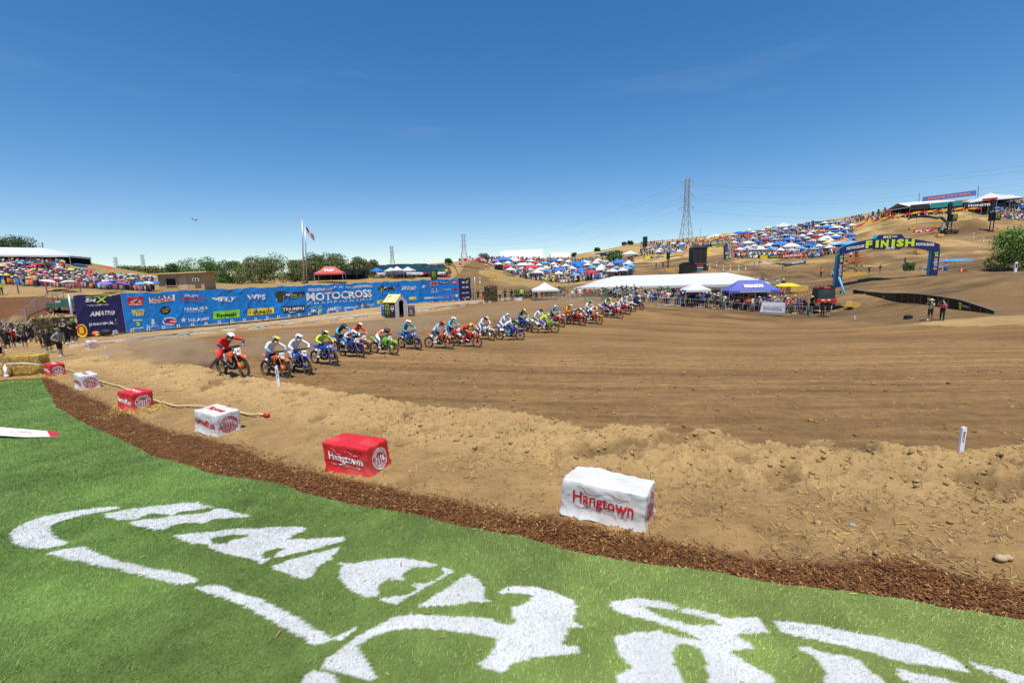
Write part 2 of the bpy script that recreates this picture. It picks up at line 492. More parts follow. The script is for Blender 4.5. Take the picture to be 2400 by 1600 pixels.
def hit(px, py, tmin=2.0, tmax=600.0, n=700):
 """where the sight line through a photo pixel meets the ground"""
 d = ray(px, py)
 t = np.geomspace(tmin, tmax, n)
 g = terrain(d[0] * t, d[1] * t)
 below = (CAMZ + d[2] * t) < g
 i = int(np.argmax(below)) if below.any() else n - 1
 i = max(i, 1)
 e0 = CAMZ + d[2] * t[i - 1] - g[i - 1]; e1 = CAMZ + d[2] * t[i] - g[i]
 k = e0 / (e0 - e1) if e0 != e1 else 0
 tt = t[i - 1] + (t[i] - t[i - 1]) * k
 return Vector((d[0] * tt, d[1] * tt, CAMZ + d[2] * tt))
def atY(px, py, Y):
 """pixel column at depth Y, set down on the ground there"""
 p = P(px, py, Y)
 return Vector((p.x, p.y, hz(p.x, p.y)))
def inpoly(x, y, poly):
 c = np.zeros(x.shape, bool)
 n = len(poly)
 for i in range(n):
  x1, y1 = poly[i]; x2, y2 = poly[(i + 1) % n]
  if y1 == y2: continue
  k = ((y1 > y) != (y2 > y)) & (x < (x2 - x1) * (y - y1) / (y2 - y1) + x1)
  c ^= k
 return c
# ------------------------------------------------------------------ people: one skinned body per pose, shared, with its own clothes on every copy
SHIRT, SLEEVE, FORE, HAND, PANTS, CALF, SHOE, FACE, HAIR = range(9)
_neutral = [mat('cloth', (.3, .3, .3), .8)] * 9
def skin_body(name, J, B, sub=1):
 names = list(J)
 me = bpy.data.meshes.new(name)
 me.from_pydata([J[k][:3] for k in names], [(names.index(a), names.index(b)) for a, b, r in B], [])
 o = bpy.data.objects.new(name, me); TMP.collection.objects.link(o)
 o.modifiers.new('skin', 'SKIN').use_smooth_shade = True
 for i, k in enumerate(names):
  sv = me.skin_vertices[0].data[i]
  sv.radius = J[k][3:5] if len(J[k]) > 4 else (J[k][3], J[k][3])
  sv.use_root = (k == 'pelvis')
 if sub:
  s = o.modifiers.new('sub', 'SUBSURF'); s.levels = sub; s.render_levels = sub
 with bpy.context.temp_override(scene=TMP, view_layer=TMP.view_layers[0]): dg = bpy.context.evaluated_depsgraph_get()
 r = bpy.data.meshes.new_from_object(o.evaluated_get(dg))
 bpy.data.objects.remove(o); bpy.data.meshes.remove(me)
 r.name = name
 r.materials.clear()
 for m in _neutral: r.materials.append(m)
 c = np.array([p.center[:] for p in r.polygons])
 best = np.full(len(c), 1e9); idx = np.zeros(len(c), int)
 for a, b, reg in B:
  p, q = np.array(J[a][:3]), np.array(J[b][:3])
  d = q - p; t = np.clip(((c - p) @ d) / max(d @ d, 1e-9), 0, 1)
  rr = J[a][3] * (1 - t) + J[b][3] * t
  dist = np.linalg.norm(c - (p + t[:, None] * d), axis=1) / np.maximum(rr, .02)
  k = dist < best
  best[k] = dist[k]; idx[k] = reg
 r.polygons.foreach_set('material_index', idx.astype(np.int32))
 r.polygons.foreach_set('use_smooth', np.ones(len(c), bool))
 r.update()
 return r
BONES = [('pelvis', 'belly', SHIRT), ('belly', 'chest', SHIRT), ('chest', 'neck', SHIRT), ('neck', 'jaw', FACE), ('jaw', 'skull', FACE), ('skull', 'crown', HAIR)]
for s in 'LR':
 BONES += [('chest', 'sh' + s, SHIRT), ('sh' + s, 'el' + s, SLEEVE), ('el' + s, 'wr' + s, FORE), ('wr' + s, 'ha' + s, HAND), ('ha' + s, 'fi' + s, HAND), ('wr' + s, 'th' + s, HAND),
              ('pelvis', 'hip' + s, PANTS), ('hip' + s, 'kn' + s, PANTS), ('kn' + s, 'an' + s, CALF), ('an' + s, 'toe' + s, SHOE)]
def pose(over=None, mir=True):
 J = {'pelvis': (0, 0, .95, .125, .14), 'belly': (0, 0, 1.1, .11, .135), 'chest': (.01, 0, 1.32, .12, .16), 'neck': (.0, 0, 1.48, .06), 'jaw': (.03, 0, 1.56, .075), 'skull': (.02, 0, 1.65, .098), 'crown': (.01, 0, 1.715, .075)}
 side = {'sh': (0, .19, 1.42, .072), 'el': (-.03, .27, 1.15, .05), 'wr': (.04, .28, .91, .036), 'ha': (.05, .28, .84, .036), 'fi': (.06, .27, .77, .022), 'th': (.09, .26, .84, .016),
   'hip': (0, .09, .88, .10), 'kn': (.02, .10, .49, .068), 'an': (-.01, .105, .10, .048), 'toe': (.14, .12, .045, .042)}
 over = over or {}
 for k, v in side.items():
  for s, f in (('L', 1), ('R', -1)):
   q = over.get(k + s, over.get(k, None))
   if q is None: q = v
   elif len(q) == 3: q = tuple(q) + (v[3],)
   J[k + s] = (q[0], q[1] * f if (k in over and k + s not in over) or (k not in over and k + s not in over) else q[1], q[2], q[3])
 for k in ('pelvis', 'belly', 'chest', 'neck', 'jaw', 'skull', 'crown'):
  if k in over: J[k] = tuple(over[k]) + tuple(J[k][3:])
 return J
POSES = {
 'stand': pose(),
 'hips': pose({'el': (-.08, .40, 1.16), 'wr': (.06, .22, 1.02), 'ha': (.09, .17, .98), 'fi': (.07, .13, .95), 'th': (.02, .2, .98)}),
 'crossed': pose({'el': (.06, .27, 1.16), 'wr': (.22, .08, 1.18), 'ha': (.24, .0, 1.2), 'fi': (.23, -.06, 1.21), 'th': (.26, .04, 1.23)}),
 'camera': pose({'el': (.20, .27, 1.24), 'wr': (.24, .12, 1.48), 'ha': (.22, .08, 1.56), 'fi': (.18, .05, 1.62), 'th': (.18, .11, 1.58)}),
 'phone': pose({'elL': (.18, .26, 1.22), 'wrL': (.34, .14, 1.42), 'haL': (.37, .10, 1.48), 'fiL': (.37, .06, 1.52), 'thL': (.36, .13, 1.52)}),
 'point': pose({'elR': (.20, -.32, 1.38), 'wrR': (.44, -.36, 1.40), 'haR': (.52, -.36, 1.41), 'fiR': (.62, -.36, 1.42), 'thR': (.52, -.33, 1.45)}),
 'lean': pose({'el': (.18, .27, 1.18), 'wr': (.36, .20, 1.10), 'ha': (.42, .17, 1.09), 'fi': (.46, .13, 1.06), 'th': (.42, .13, 1.12), 'chest': (.07, 0, 1.31), 'neck': (.09, 0, 1.46), 'jaw': (.13, 0, 1.53), 'skull': (.13, 0, 1.62), 'crown': (.12, 0, 1.69), 'sh': (.07, .19, 1.41)}),
 'walk': pose({'knL': (.14, .10, .52), 'anL': (.20, .10, .11), 'toeL': (.35, .11, .05), 'knR': (-.04, -.10, .49), 'anR': (-.22, -.10, .14), 'toeR': (-.09, -.11, .05), 'elL': (-.12, .26, 1.16), 'wrL': (-.10, .28, .92), 'haL': (-.10, .28, .85), 'fiL': (-.08, .28, .78), 'thL': (-.05, .27, .85), 'elR': (.06, -.26, 1.16), 'wrR': (.18, -.26, .96), 'haR': (.22, -.26, .90), 'fiR': (.25, -.25, .84), 'thR': (.25, -.24, .91)}),
 'sit': pose({'pelvis': (0, 0, .42), 'belly': (.0, 0, .56), 'chest': (.04, 0, .78), 'neck': (.05, 0, .94), 'jaw': (.08, 0, 1.02), 'skull': (.07, 0, 1.11), 'crown': (.06, 0, 1.175), 'sh': (.03, .19, .88), 'el': (.05, .27, .63), 'wr': (.26, .2, .56), 'ha': (.32, .16, .55), 'fi': (.37, .12, .53), 'th': (.33, .13, .58), 'hip': (.04, .10, .40), 'kn': (.42, .14, .46), 'an': (.46, .13, .08), 'toe': (.60, .14, .045)}),
 'crouch': pose({'pelvis': (-.12, 0, .36), 'belly': (-.02, 0, .48), 'chest': (.10, 0, .66), 'neck': (.16, 0, .80), 'jaw': (.2, 0, .88), 'skull': (.2, 0, .97), 'crown': (.18, 0, 1.03), 'sh': (.1, .19, .76), 'el': (.3, .25, .6), 'wr': (.42, .14, .72), 'ha': (.44, .1, .78), 'fi': (.42, .07, .84), 'th': (.4, .11, .8), 'hip': (-.08, .1, .33), 'kn': (.28, .16, .46), 'an': (.02, .14, .1), 'toe': (.18, .15, .045)}),
}
PMESH = {k: skin_body('person_' + k, J, BONES) for k, J in POSES.items()}
def hat_mesh(kindname):
 mb = MB()
 if kindname == 'straw':
  mb.lathe([(.21, .0), (.205, .012), (.115, .02), (.108, .07), (.085, .11), (.03, .12)], 14)
 elif kindname == 'cap':
  mb.lathe([(.108, -.02), (.112, .02), (.10, .07), (.06, .105), (.01, .115)], 12)
  mb.add([(.08, -.075, .0), (.08, .075, .0), (.19, .05, -.02), (.19, -.05, -.02), (.08, -.075, .014), (.08, .075, .014), (.19, .05, -.008), (.19, -.05, -.008)], [(0, 1, 2, 3), (7, 6, 5, 4), (0, 4, 5, 1), (1, 5, 6, 2), (2, 6, 7, 3), (3, 7, 4, 0)])
 return mb.mesh('hat_' + kindname, [_neutral[0]], True)
HATS = {k: hat_mesh(k) for k in ('straw', 'cap')}
SKIN = [mat('skin', c, .55, 0, .08, 14) for c in ((.50, .29, .19), (.42, .23, .145), (.30, .16, .095), (.55, .33, .23))]
HAIRC = [mat('hair', c, .7, 0, .2, 30) for c in ((.03, .02, .015), (.09, .05, .025), (.22, .13, .06), (.25, .24, .22))]
def rgbm(c): return cmat(c)
WHITE, BLACK, GREY, NAVY, RED, ORANGE, BLUE, LBLUE, GREEN, YELLOW, TANC, PINK, DGREY, TEAL, HIVIS = (
 (.72, .72, .70), (.012, .012, .014), (.22, .22, .22), (.02, .03, .08), (.50, .02, .02), (.80, .14, .02), (.03, .10, .38), (.25, .45, .65), (.06, .20, .06), (.75, .55, .03), (.42, .32, .2), (.70, .15, .28), (.07, .07, .075), (.05, .28, .30), (.55, .80, .03))
CNAME = {WHITE: 'white', BLACK: 'black', GREY: 'grey', NAVY: 'navy', RED: 'red', ORANGE: 'orange', BLUE: 'blue', LBLUE: 'light blue', GREEN: 'green', YELLOW: 'yellow', TANC: 'tan', PINK: 'pink', DGREY: 'dark grey', TEAL: 'teal', HIVIS: 'yellow high-visibility'}
N_PEOPLE = [0]
def person(loc, face, p, shirt, pants, label, group=None, hat=None, hatc=None, shorts=True, sleeves=False, shoes=BLACK, scale=1.0, hairi=None):
 """face: heading in radians, 0 = +X"""
 o = obj('person', PMESH[p], None, loc, (0, 0, face))
 o.scale = (scale, scale, scale)
 sk = SKIN[N_PEOPLE[0] * 7 % 4]; hr = HAIRC[(N_PEOPLE[0] * 5) % 4]
 N_PEOPLE[0] += 1
 sm, pm = rgbm(shirt), rgbm(pants)
 objmats(o, [sm, sm, sm if sleeves else sk, sk, pm, sk if shorts else pm, rgbm(shoes), sk, hr])
 tag(o, label, 'person', group)
 if hat:
  J = POSES[p]['skull']
  h = obj('hat', HATS[hat], o, (J[0], J[1], J[2] + .02))
  objmats(h, [rgbm(hatc)])
 return o
# ------------------------------------------------------------------ ground sheets
TAN = np.array([0.405, 0.262, 0.112]); BROWN = np.array([0.252, 0.144, 0.056]); STRAWG = np.array([0.36, 0.24, 0.09])
RUST = np.array([0.165, 0.072, 0.028]); HILLD = np.array([0.188, 0.115, 0.050]); MULCH = np.array([0.125, 0.052, 0.018])
def growing(dense, lo, hi, k=1.055):
 a = list(dense); s = dense[1] - dense[0]
 x = dense[0]; st = s
 left = []
 while x > lo: st *= k; x -= st; left.append(x)
 x = dense[-1]; st = dense[-1] - dense[-2]; right = []
 while x < hi: st *= k; x += st; right.append(x)
 return np.array(left[::-1] + a + right)
def grid_faces(nx, ny):
 i = np.arange(nx - 1)[:, None]; j = np.arange(ny - 1)[None, :]
 a = (i * ny + j).ravel()
 return np.stack([a, a + ny, a + ny + 1, a + 1], -1)
def pxpoly(pts): return [tuple(hit(*p))[:2] for p in pts]
POLY_TRACK = pxpoly([(300, 826), (560, 776), (900, 748), (1222, 701), (1330, 704), (1500, 716), (1700, 731), (1890, 745), (2100, 760), (2250, 765), (2399, 760)]) + [(60, 20), (60, -10), (8, -10), (5, 8), (-4, 11), (-12, 19)]
POLY_RUST = pxpoly([(-250, 700), (0, 697), (90, 694), (165, 700), (176, 740), (130, 760), (60, 765), (-250, 780)])
POLY_GATE = pxpoly([(165, 812), (560, 764), (900, 738), (1222, 696), (1110, 704), (900, 722), (560, 752), (190, 792)])
POLY_STRAWL = pxpoly([(-300, 690), (0, 690), (150, 690), (300, 690), (360, 684), (360, 656), (200, 610), (0, 600), (-300, 590)])
POLY_MID = pxpoly([(1130, 640), (1250, 676), (1400, 662), (1480, 640), (1440, 606), (1160, 612)])
POLY_RHILL = pxpoly([(1720, 618), (1800, 626), (1920, 618), (1990, 590), (1985, 545), (2060, 500), (1980, 512), (1800, 545), (1720, 570)])
POLY_DARK = pxpoly([(1760, 652), (1900, 668), (1960, 676), (1990, 690), (1900, 690), (1800, 672)])
def ground_col(x, y):
 n1 = fbm(x * 0.06, y * 0.06, 4, 31); n2 = fbm(x * 0.35, y * 0.35, 3, 37)
 wx = x + 2.0 * n2; wy = y + 2.0 * fbm(x * 0.3, y * 0.3, 3, 41)
 c = np.empty(x.shape + (3,)); c[:] = TAN * 0.93
 def put(m, col, k=1.0):
  c[m] = c[m] * (1 - k) + col * k
 d = np.hypot(x, y)
 put((y > 60) | ((x > 12) & (y > 36)), HILLD)
 put((y > 60) & (n1 > 0.16), TAN * 0.75, 0.5)
 put((y > 150) & (x < 160), STRAWG)
 put((y > 190), STRAWG)
 put((x < -12) & (y > 60), STRAWG * 0.9)
 put((x < -12) & (y > 60) & (n1 > 0.1), TAN * 0.8, 0.6)
 put(inpoly(wx, wy, POLY_STRAWL), STRAWG)
 put(inpoly(x + 0.6 * n2, wy * .7 + y * .3, POLY_RUST), RUST)
 put(inpoly(wx, wy, POLY_MID), STRAWG * 0.85)
 put(inpoly(wx, wy, POLY_RHILL), STRAWG * 0.8)
 put(inpoly(wx, wy, POLY_DARK), BROWN * 1.0, 0.8)
 tr = inpoly(x + 0.25 * n2, y + 0.3 * n2, POLY_TRACK)
 put(tr, BROWN)
 put(inpoly(x + 0.1 * n2, y + 0.1 * n2, POLY_GATE), TAN * 0.97)
 a = 0.16
 u = x * math.cos(a) - y * math.sin(a); v = x * math.sin(a) + y * math.cos(a)
 s = fbm(u * 0.03, v * 1.5, 4, 51)
 c *= (1 + np.where(tr, 0.36, 0.12) * s)[..., None]
 h = (y > 70) & (x > 20)
 s2 = fbm(x * 0.10 + y * 0.04, y * 0.45, 4, 61)
 c *= (1 + np.where(h, 0.5, 0.0) * s2)[..., None]
 rg = (y > 44) & (x > 14) & (y < 170)
 s3 = fbm(x * .5 + .3 * y, y * 1.3, 4, 67); s4 = fbm(x * .12, y * .2, 3, 69)
 c *= (1 + np.where(rg, .55, 0) * s3 + np.where(rg, .6, 0) * s4)[..., None]
 c *= (1 + 0.14 * n2)[..., None]
 return np.clip(c, 0.01, 0.9)
M_GROUND = attr_mat('dry_dirt', 0.95, 0.22, (0.7, 7.0), 0.9, 9.0, (0.35, 1.6, 1), 0.16, 0.15)
M_BANK = attr_mat('loose_dirt', 0.95, 0.15, (2.0, 30.0), 0.9, 45.0, bdist=0.03)
M_TRACK = attr_mat('tilled_dirt', 0.95, 0.24, (1.6, 26.0), 1.0, 34.0, (0.22, 1.8, 1), 0.16, 0.05)
M_TURFBASE = attr_mat('turf_backing', 0.9, 0.2, (2.0, 60.0), 0.6, 150.0, bdist=0.008)
def tr_fade(x, y):
 yr = y_ridge(x)
 return sstep(0.6, 1.6, y - yr) * sstep(-15, -12, x) * sstep(31, 28, x) * sstep(30, 27.5, y)
gx = growing(np.arange(-58, 62, 0.42), -3500, 3500, 1.06)
gy = growing(np.arange(3, 112, 0.40), -120, 4200, 1.05)
X, Y = np.meshgrid(gx, gy, indexing='ij')
Z = terrain(X, Y) + 0.05 * fbm(X * 0.5, Y * 0.5, 3, 71) * sstep(20, 40, Y)
Z -= 0.5 * sstep(0.1, 0.7, tr_fade(X, Y))
Z -= 0.9 * (1 - sstep(-0.2, 1.0, Y - y_ridge(X))) * sstep(-26.5, -25, X) * sstep(11.4, 10, X) * sstep(-3, -1, Y)
V = np.stack([X, Y, Z], -1).reshape(-1, 3)
g = obj('ground', np_mesh('ground', V, grid_faces(len(gx), len(gy)), M_GROUND, ground_col(X, Y).reshape(-1, 3), True))
kind(g, 'structure')
tx = np.arange(-16, 31.5, 0.10); tv = np.linspace(0, 1, 190) ** 1.15
X = np.repeat(tx[:, None], len(tv), 1)
Y = y_ridge(X) + 0.5 + tv[None, :] * (30.5 - y_ridge(X) - 0.5)
fd = tr_fade(X, Y)
a = 0.16
u = X * math.cos(a) - Y * math.sin(a); v = X * math.sin(a) + Y * math.cos(a)
rut = fbm(u * 0.06, v * 3.6, 3, 81)
Z = terrain(X, Y) + 0.006 * fd + fd * (0.018 * rut + 0.026 * fbm(X * 5, Y * 5, 3, 83) + 0.03 * fbm(X * 0.8, Y * 0.8, 2, 85)) - 0.12 * (1 - sstep(0, 0.08, fd))
c = ground_col(X, Y)
c *= (1 + 0.25 * rut + 0.3 * fbm(X * 6, Y * 6, 3, 87))[..., None]
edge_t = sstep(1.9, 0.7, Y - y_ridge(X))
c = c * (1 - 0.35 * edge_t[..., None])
V = np.stack([X, Y, Z], -1).reshape(-1, 3)
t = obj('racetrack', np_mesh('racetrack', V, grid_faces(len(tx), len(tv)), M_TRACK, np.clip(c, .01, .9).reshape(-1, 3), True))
kind(t, 'structure')
def bank_detail(x, y):
 t = (y - y_mulch(x)) / np.maximum(y_ridge(x) - y_mulch(x), 0.3)
 w = 0.25 + 0.75 * sstep(0.35, 0.75, t)
 b = np.abs(fbm(x * 2.2, y * 2.2, 3, 91))
 holes = np.clip(fbm(x * 1.3, y * 1.6, 3, 95) - 0.22, 0, 1)
 return w * (0.030 * fbm(x * 4, y * 4, 4, 93) + 0.085 * fbm(x * 12, y * 12, 3, 97) + 0.07 * (b - 0.2)) - w * 0.6 * holes + 0.014 * fbm(x * 20, y * 20, 3, 99)
bx = np.concatenate([np.linspace(-26, -9, 330)[:-1], np.linspace(-9, 11, 620)])
bv = np.linspace(0, 1, 215)
X = np.repeat(bx[:, None], len(bv), 1)
Y0 = y_turf(X) - 0.18; Y1 = y_ridge(X) + 1.7
Y = Y0 + bv[None, :] * (Y1 - Y0)
bd = bank_detail(X, Y)
fade = sstep(1.7, 0.9, Y - y_ridge(X))
Z = terrain(X, Y) + bd * fade + 0.004 - 0.10 * (1 - fade)
mw = 1 - sstep(-0.10, 0.22, Y - y_mulch(X) - 0.22 * fbm(X * 2.5, Y * 2.5, 3, 101))
Z += mw * (0.03 + 0.02 * fbm(X * 12, Y * 12, 3, 103))
n = fbm(X * 0.8, Y * 0.8, 4, 105)
tt = (Y - y_mulch(X)) / np.maximum(y_ridge(X) - y_mulch(X), 0.3)
c = TAN[None, None] * (1 + 0.14 * n)[..., None]
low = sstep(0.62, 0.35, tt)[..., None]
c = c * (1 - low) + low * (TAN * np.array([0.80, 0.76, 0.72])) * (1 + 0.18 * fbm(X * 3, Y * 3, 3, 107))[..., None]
c *= (1 - 0.55 * np.clip(-bd * 7, 0, 0.7))[..., None]  # hollows of the relief darkened in the colour, standing in for shade
mc = MULCH[None, None] * (1 + 0.5 * fbm(X * 9, Y * 9, 3, 109))[..., None]
c = c * (1 - mw[..., None]) + mc * mw[..., None]
over = sstep(0.45, 1.1, Y - y_ridge(X) + 0.35 * fbm(X * 1.5, Y * 1.5, 3, 111))[..., None]
c = c * (1 - over) + BROWN * 0.85 * over
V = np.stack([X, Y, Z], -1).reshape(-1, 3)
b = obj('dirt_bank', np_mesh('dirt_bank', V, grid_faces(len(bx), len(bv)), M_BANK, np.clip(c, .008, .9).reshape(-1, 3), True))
kind(b, 'structure')
_bk = (bx, bd)
def bank_z(x, y):
 return terrain(x, y) + bank_detail(x, y) * sstep(1.7, 0.9, y - y_ridge(x))
# ------------------------------------------------------------------ artificial lawn with painted lettering
_c7 = lambda q: [(a / 1.96, 1100 + b / 1.96) for a, b in q]
_c8 = lambda q: [(1200 + a / 1.96, 1200 + b / 1.96) for a, b in q]
PAINT = [
 _c7([(45,290),(100,250),(200,213),(330,188),(440,175),(530,168),(565,173),(490,190),(380,208),(280,235),(235,255),(228,275),(250,305),(320,333),(280,348),(200,360),(110,358),(60,325)]),
 _c7([(475,205),(560,185),(700,165),(830,150),(905,148),(935,160),(985,172),(890,185),(830,190),(790,207),(740,200),(690,198),(650,212),(640,222),(560,230),(495,218)]),
 _c7([(590,240),(660,225),(720,222),(770,215),(800,207),(880,205),(960,195),(985,180),(1030,180),(1080,200),(1160,215),(1130,222),(1040,225),(980,228),(940,247),(900,243),(840,245),(780,258),(770,270),(715,275),(650,262)]),
 _c7([(785,305),(860,295),(980,288),(1100,275),(1180,280),(1250,268),(1400,266),(1410,276),(1360,300),(1310,325),(1420,318),(1520,310),(1575,310),(1588,322),(1540,335),(1440,365),(1340,390),(1290,400),(1250,405),(1200,432),(1175,420),(1165,415),(1090,400),(1000,380),(955,358),(960,345),(880,340),(830,320)]),
 _c7([(1235,445),(1330,415),(1440,385),(1565,353),(1550,378),(1520,400),(1530,412),(1500,415),(1450,450),(1435,480),(1445,490),(1400,500),(1350,490),(1290,468)]),
 _c7([(1555,425),(1630,432),(1690,418),(1750,410),(1840,403),(1900,410),(2010,435),(1990,445),(1900,448),(1860,470),(1840,490),(1865,505),(1830,510),(1785,500),(1745,530),(1730,555),(1740,575),(1720,588),(1690,590),(1640,570),(1590,540),(1560,500),(1560,465),(1580,445)]),
 _c7([(2030,445),(2090,462),(2020,500),(1930,555),(1850,600),(1820,620),(1760,605),(1735,592),(1790,588),(1870,575),(1920,550),(1890,525),(1960,520),(2010,500),(2040,475)]),
 _c7([(2150,475),(2200,505),(2225,545),(2215,580),(2255,600),(2160,605),(2060,622),(1960,630),(1920,628),(2030,555)]),
 _c7([(210,383),(280,365),(390,350),(440,380),(560,425),(700,455),(800,470),(870,490),(925,508),(880,520),(810,525),(740,510),(640,485),(560,460),(460,440),(380,420),(290,405)]),
 _c7([(885,545),(940,532),(1010,527),(1060,552),(1180,590),(1280,640),(1380,690),(1440,730),(1500,765),(1525,785),(1500,800),(1450,810),(1400,785),(1330,745),(1240,695),(1150,640),(1050,595),(960,570)]),
 _c7([(1530,777),(1628,728),(1642,734),(1562,786)]),
 [(1168,1386),(1190,1372),(1230,1371),(1265,1373),(1302,1386),(1338,1401),(1353,1419),(1345,1440),(1340,1450),(1371,1468),(1333,1465),(1315,1506),(1356,1514),(1358,1526),(1327,1532),(1292,1532),(1240,1540),(1200,1553),(1175,1570),(1140,1562),(1125,1551),(1153,1523),(1168,1498),(1150,1490),(1097,1480),(1046,1475),(969,1472),(918,1477),(867,1495),(837,1513),(815,1530),(775,1560),(750,1564),(775,1539),(816,1508),(867,1475),(918,1449),(959,1439),(1051,1443),(1112,1443),(1153,1449),(1189,1462),(1215,1450),(1200,1440),(1195,1420),(1215,1418),(1240,1405),(1250,1390),(1200,1388)],
 _c7([(1640,815),(1680,870),(1710,930),(1725,965),(1700,972),(1640,960),(1560,930),(1475,912),(1520,865)]),
 _c7([(1385,1020),(1395,960),(1440,925),(1500,930),(1545,965),(1570,1020)]),
 _c8([(450,410),(500,405),(575,395),(680,410),(765,437),(765,455),(660,440),(590,432),(650,468),(740,497),(800,520),(870,525),(950,520),(930,500),(860,480),(780,462),(785,440),(880,460),(990,490),(1135,490),(1175,553),(1020,565),(960,600),(900,600),(800,555),(700,520),(600,490),(500,465),(450,430)]),
 _c8([(470,570),(560,552),(680,548),(760,570),(800,580),(900,600),(960,600),(1020,565),(1100,605),(1105,630),(1000,645),(1060,680),(1130,720),(1190,755),(1230,860),(890,860),(905,740),(885,680),(865,625),(810,605),(760,612),(737,640),(742,700),(770,755),(840,860),(470,860),(490,740),(560,705),(520,680),(485,630)]),
 _c8([(1195,500),(1280,510),(1400,525),(1560,555),(1700,580),(1860,610),(2000,660),(2105,735),(2060,730),(1940,705),(1800,690),(1660,650),(1500,610),(1400,590),(1240,560)]),
 _c8([(1275,610),(1360,625),(1480,655),(1600,675),(1640,720),(1700,770),(1760,860),(1460,860),(1420,770),(1445,745),(1420,700),(1380,660)]),
 _c8([(1755,715),(1850,735),(1960,760),(2050,785),(2150,860),(1990,860),(1880,805),(1800,770)]),
 _c8([(2090,685),(2180,710),(2280,735),(2352,755),(2600,830),(2600,900),(2330,800),(2200,745),(2120,710)]),
]
HOLES = [_c7([(965,320),(1060,303),(1140,306),(1130,315),(1060,330),(1040,345),(975,345)]), _c7([(1200,395),(1215,375),(1300,360),(1310,365),(1270,385),(1250,405),(1215,408)])]
_paint = [[on_plane(*p) for p in q] for q in PAINT]
_holes = [[on_plane(*p) for p in q] for q in HOLES]
def painted(x, y):
 x = x + 0.007 * fbm(x * 7, y * 7, 2, 201); y = y + 0.007 * fbm(x * 7, y * 7, 2, 203)
 m = np.zeros(x.shape, bool)
 for q in _paint:
  qa = np.array(q)
  k = (x > qa[:, 0].min()) & (x < qa[:, 0].max()) & (y > qa[:, 1].min()) & (y < qa[:, 1].max())
  if k.any():
   t = np.zeros(x.shape, bool); t[k] = inpoly(x[k], y[k], q); m |= t
 for q in _holes: m &= ~inpoly(x, y, q)
 return m
def lawn_edge(x): return y_turf(x) + 0.05 * fbm(x * 3.0, x * 0 + 1.5, 3, 211) + 0.02 * fbm(x * 14.0, x * 0 + 4.5, 2, 213)
def lawn_z(x, y): return plane(x, y) + 0.025 * fbm(x * 0.55, y * 0.55, 2, 215)
def lawn_col(x, y, k=1.0):
 n = fbm(x * 0.7, y * 0.7, 4, 217); n2 = fbm(x * 3.5, y * 3.5, 3, 219)
 w = sstep(-6, 4, x)[..., None]
 g = (np.array([0.150, 0.250, 0.054])[None] * (1 - w) + np.array([0.235, 0.305, 0.078])[None] * w) * (1.10 + 0.42 * n[..., None] + 0.25 * n2[..., None])
 return np.clip(g * k, 0.005, 0.9)
lx = np.concatenate([np.linspace(-27, -8, 150)[:-1], np.linspace(-8, 11, 560)])
lv = np.linspace(0, 1, 230)
X = np.repeat(lx[:, None], len(lv), 1)
Y = -1.5 + lv[None, :] ** 0.9 * (lawn_edge(X) + 1.5)
Z = lawn_z(X, Y) + 0.003 * fbm(X * 30, Y * 30, 2, 221)
c = lawn_col(X, Y, 0.56)  # backing colour darkened so the gaps between blades look shaded
pm = painted(X, Y)
c[pm] = (0.52, 0.53, 0.52)
V = np.stack([X, Y, Z], -1).reshape(-1, 3)
lawn = obj('artificial_lawn', np_mesh('artificial_lawn', V, grid_faces(len(lx), len(lv)), M_TURFBASE, c.reshape(-1, 3), True))
kind(lawn, 'structure')
M_BLADE = attr_mat('turf_fibre', 0.55, 0.15, (3.0,), 0, spec=0.35)
bxs, bys, bsz = [], [], []
for (y0, y1, dens, sz) in [(1.2, 3.2, 6500, 1.0), (3.2, 5.2, 4200, 1.25), (5.2, 8.0, 2000, 1.7), (8.0, 12.0, 900, 2.4), (12.0, 21.0, 330, 3.6)]:
 xl = max(-26, -y1 * 1.30 - 0.6); xr = min(8.5, y1 * 1.25 + 0.6)
 nb = int(dens * (y1 - y0) * (xr - xl))
 x = RNG.uniform(xl, xr, nb); y = RNG.uniform(y0, y1, nb)
 k = (y < lawn_edge(x) - 0.005) & (np.abs(x) < y * 1.32 + 0.5)
 bxs.append(x[k]); bys.append(y[k]); bsz.append(np.full(k.sum(), sz))
x = np.concatenate(bxs); y = np.concatenate(bys); sz = np.concatenate(bsz)
nb = len(x)
h = RNG.uniform(0.010, 0.021, nb) * np.minimum(sz, 1.6); w = RNG.uniform(0.0016, 0.0028, nb) * sz
ang = RNG.uniform(0, 6.283, nb)
lean = RNG.uniform(0.2, 1.5, nb); la = 0.6 + 1.2 * fbm(x * 0.5, y * 0.5, 2, 231) + RNG.normal(0, 0.7, nb)
z = lawn_z(x, y)
B1 = np.stack([x - np.cos(ang) * w, y - np.sin(ang) * w, z], -1)
B2 = np.stack([x + np.cos(ang) * w, y + np.sin(ang) * w, z], -1)
B3 = np.stack([x + np.cos(la) * lean * h, y + np.sin(la) * lean * h, z + h], -1)
V = np.stack([B1, B2, B3], 1).reshape(-1, 3)
bc = lawn_col(x, y) * RNG.uniform(0.55, 1.55, (nb, 1))
dry = RNG.random(nb) < 0.05
bc[dry] = np.array([0.26, 0.24, 0.09])
pb = painted(x, y) & (RNG.random(nb) < 0.93 + .05 * fbm(x * 2, y * 2, 3, 261))
bc[pb] = np.array([0.64, 0.65, 0.64]) * RNG.uniform(0.66, 1.10, (pb.sum(), 1))
bc = np.clip(bc, 0, 0.92)
F = np.arange(nb * 3).reshape(-1, 3)
o = obj('turf_blades', np_mesh('turf_blades', V, F, M_BLADE, np.repeat(bc, 3, 0)))
kind(o, 'stuff'); tag(o, 'green artificial turf pile with white painted lettering sprayed on it', 'turf')
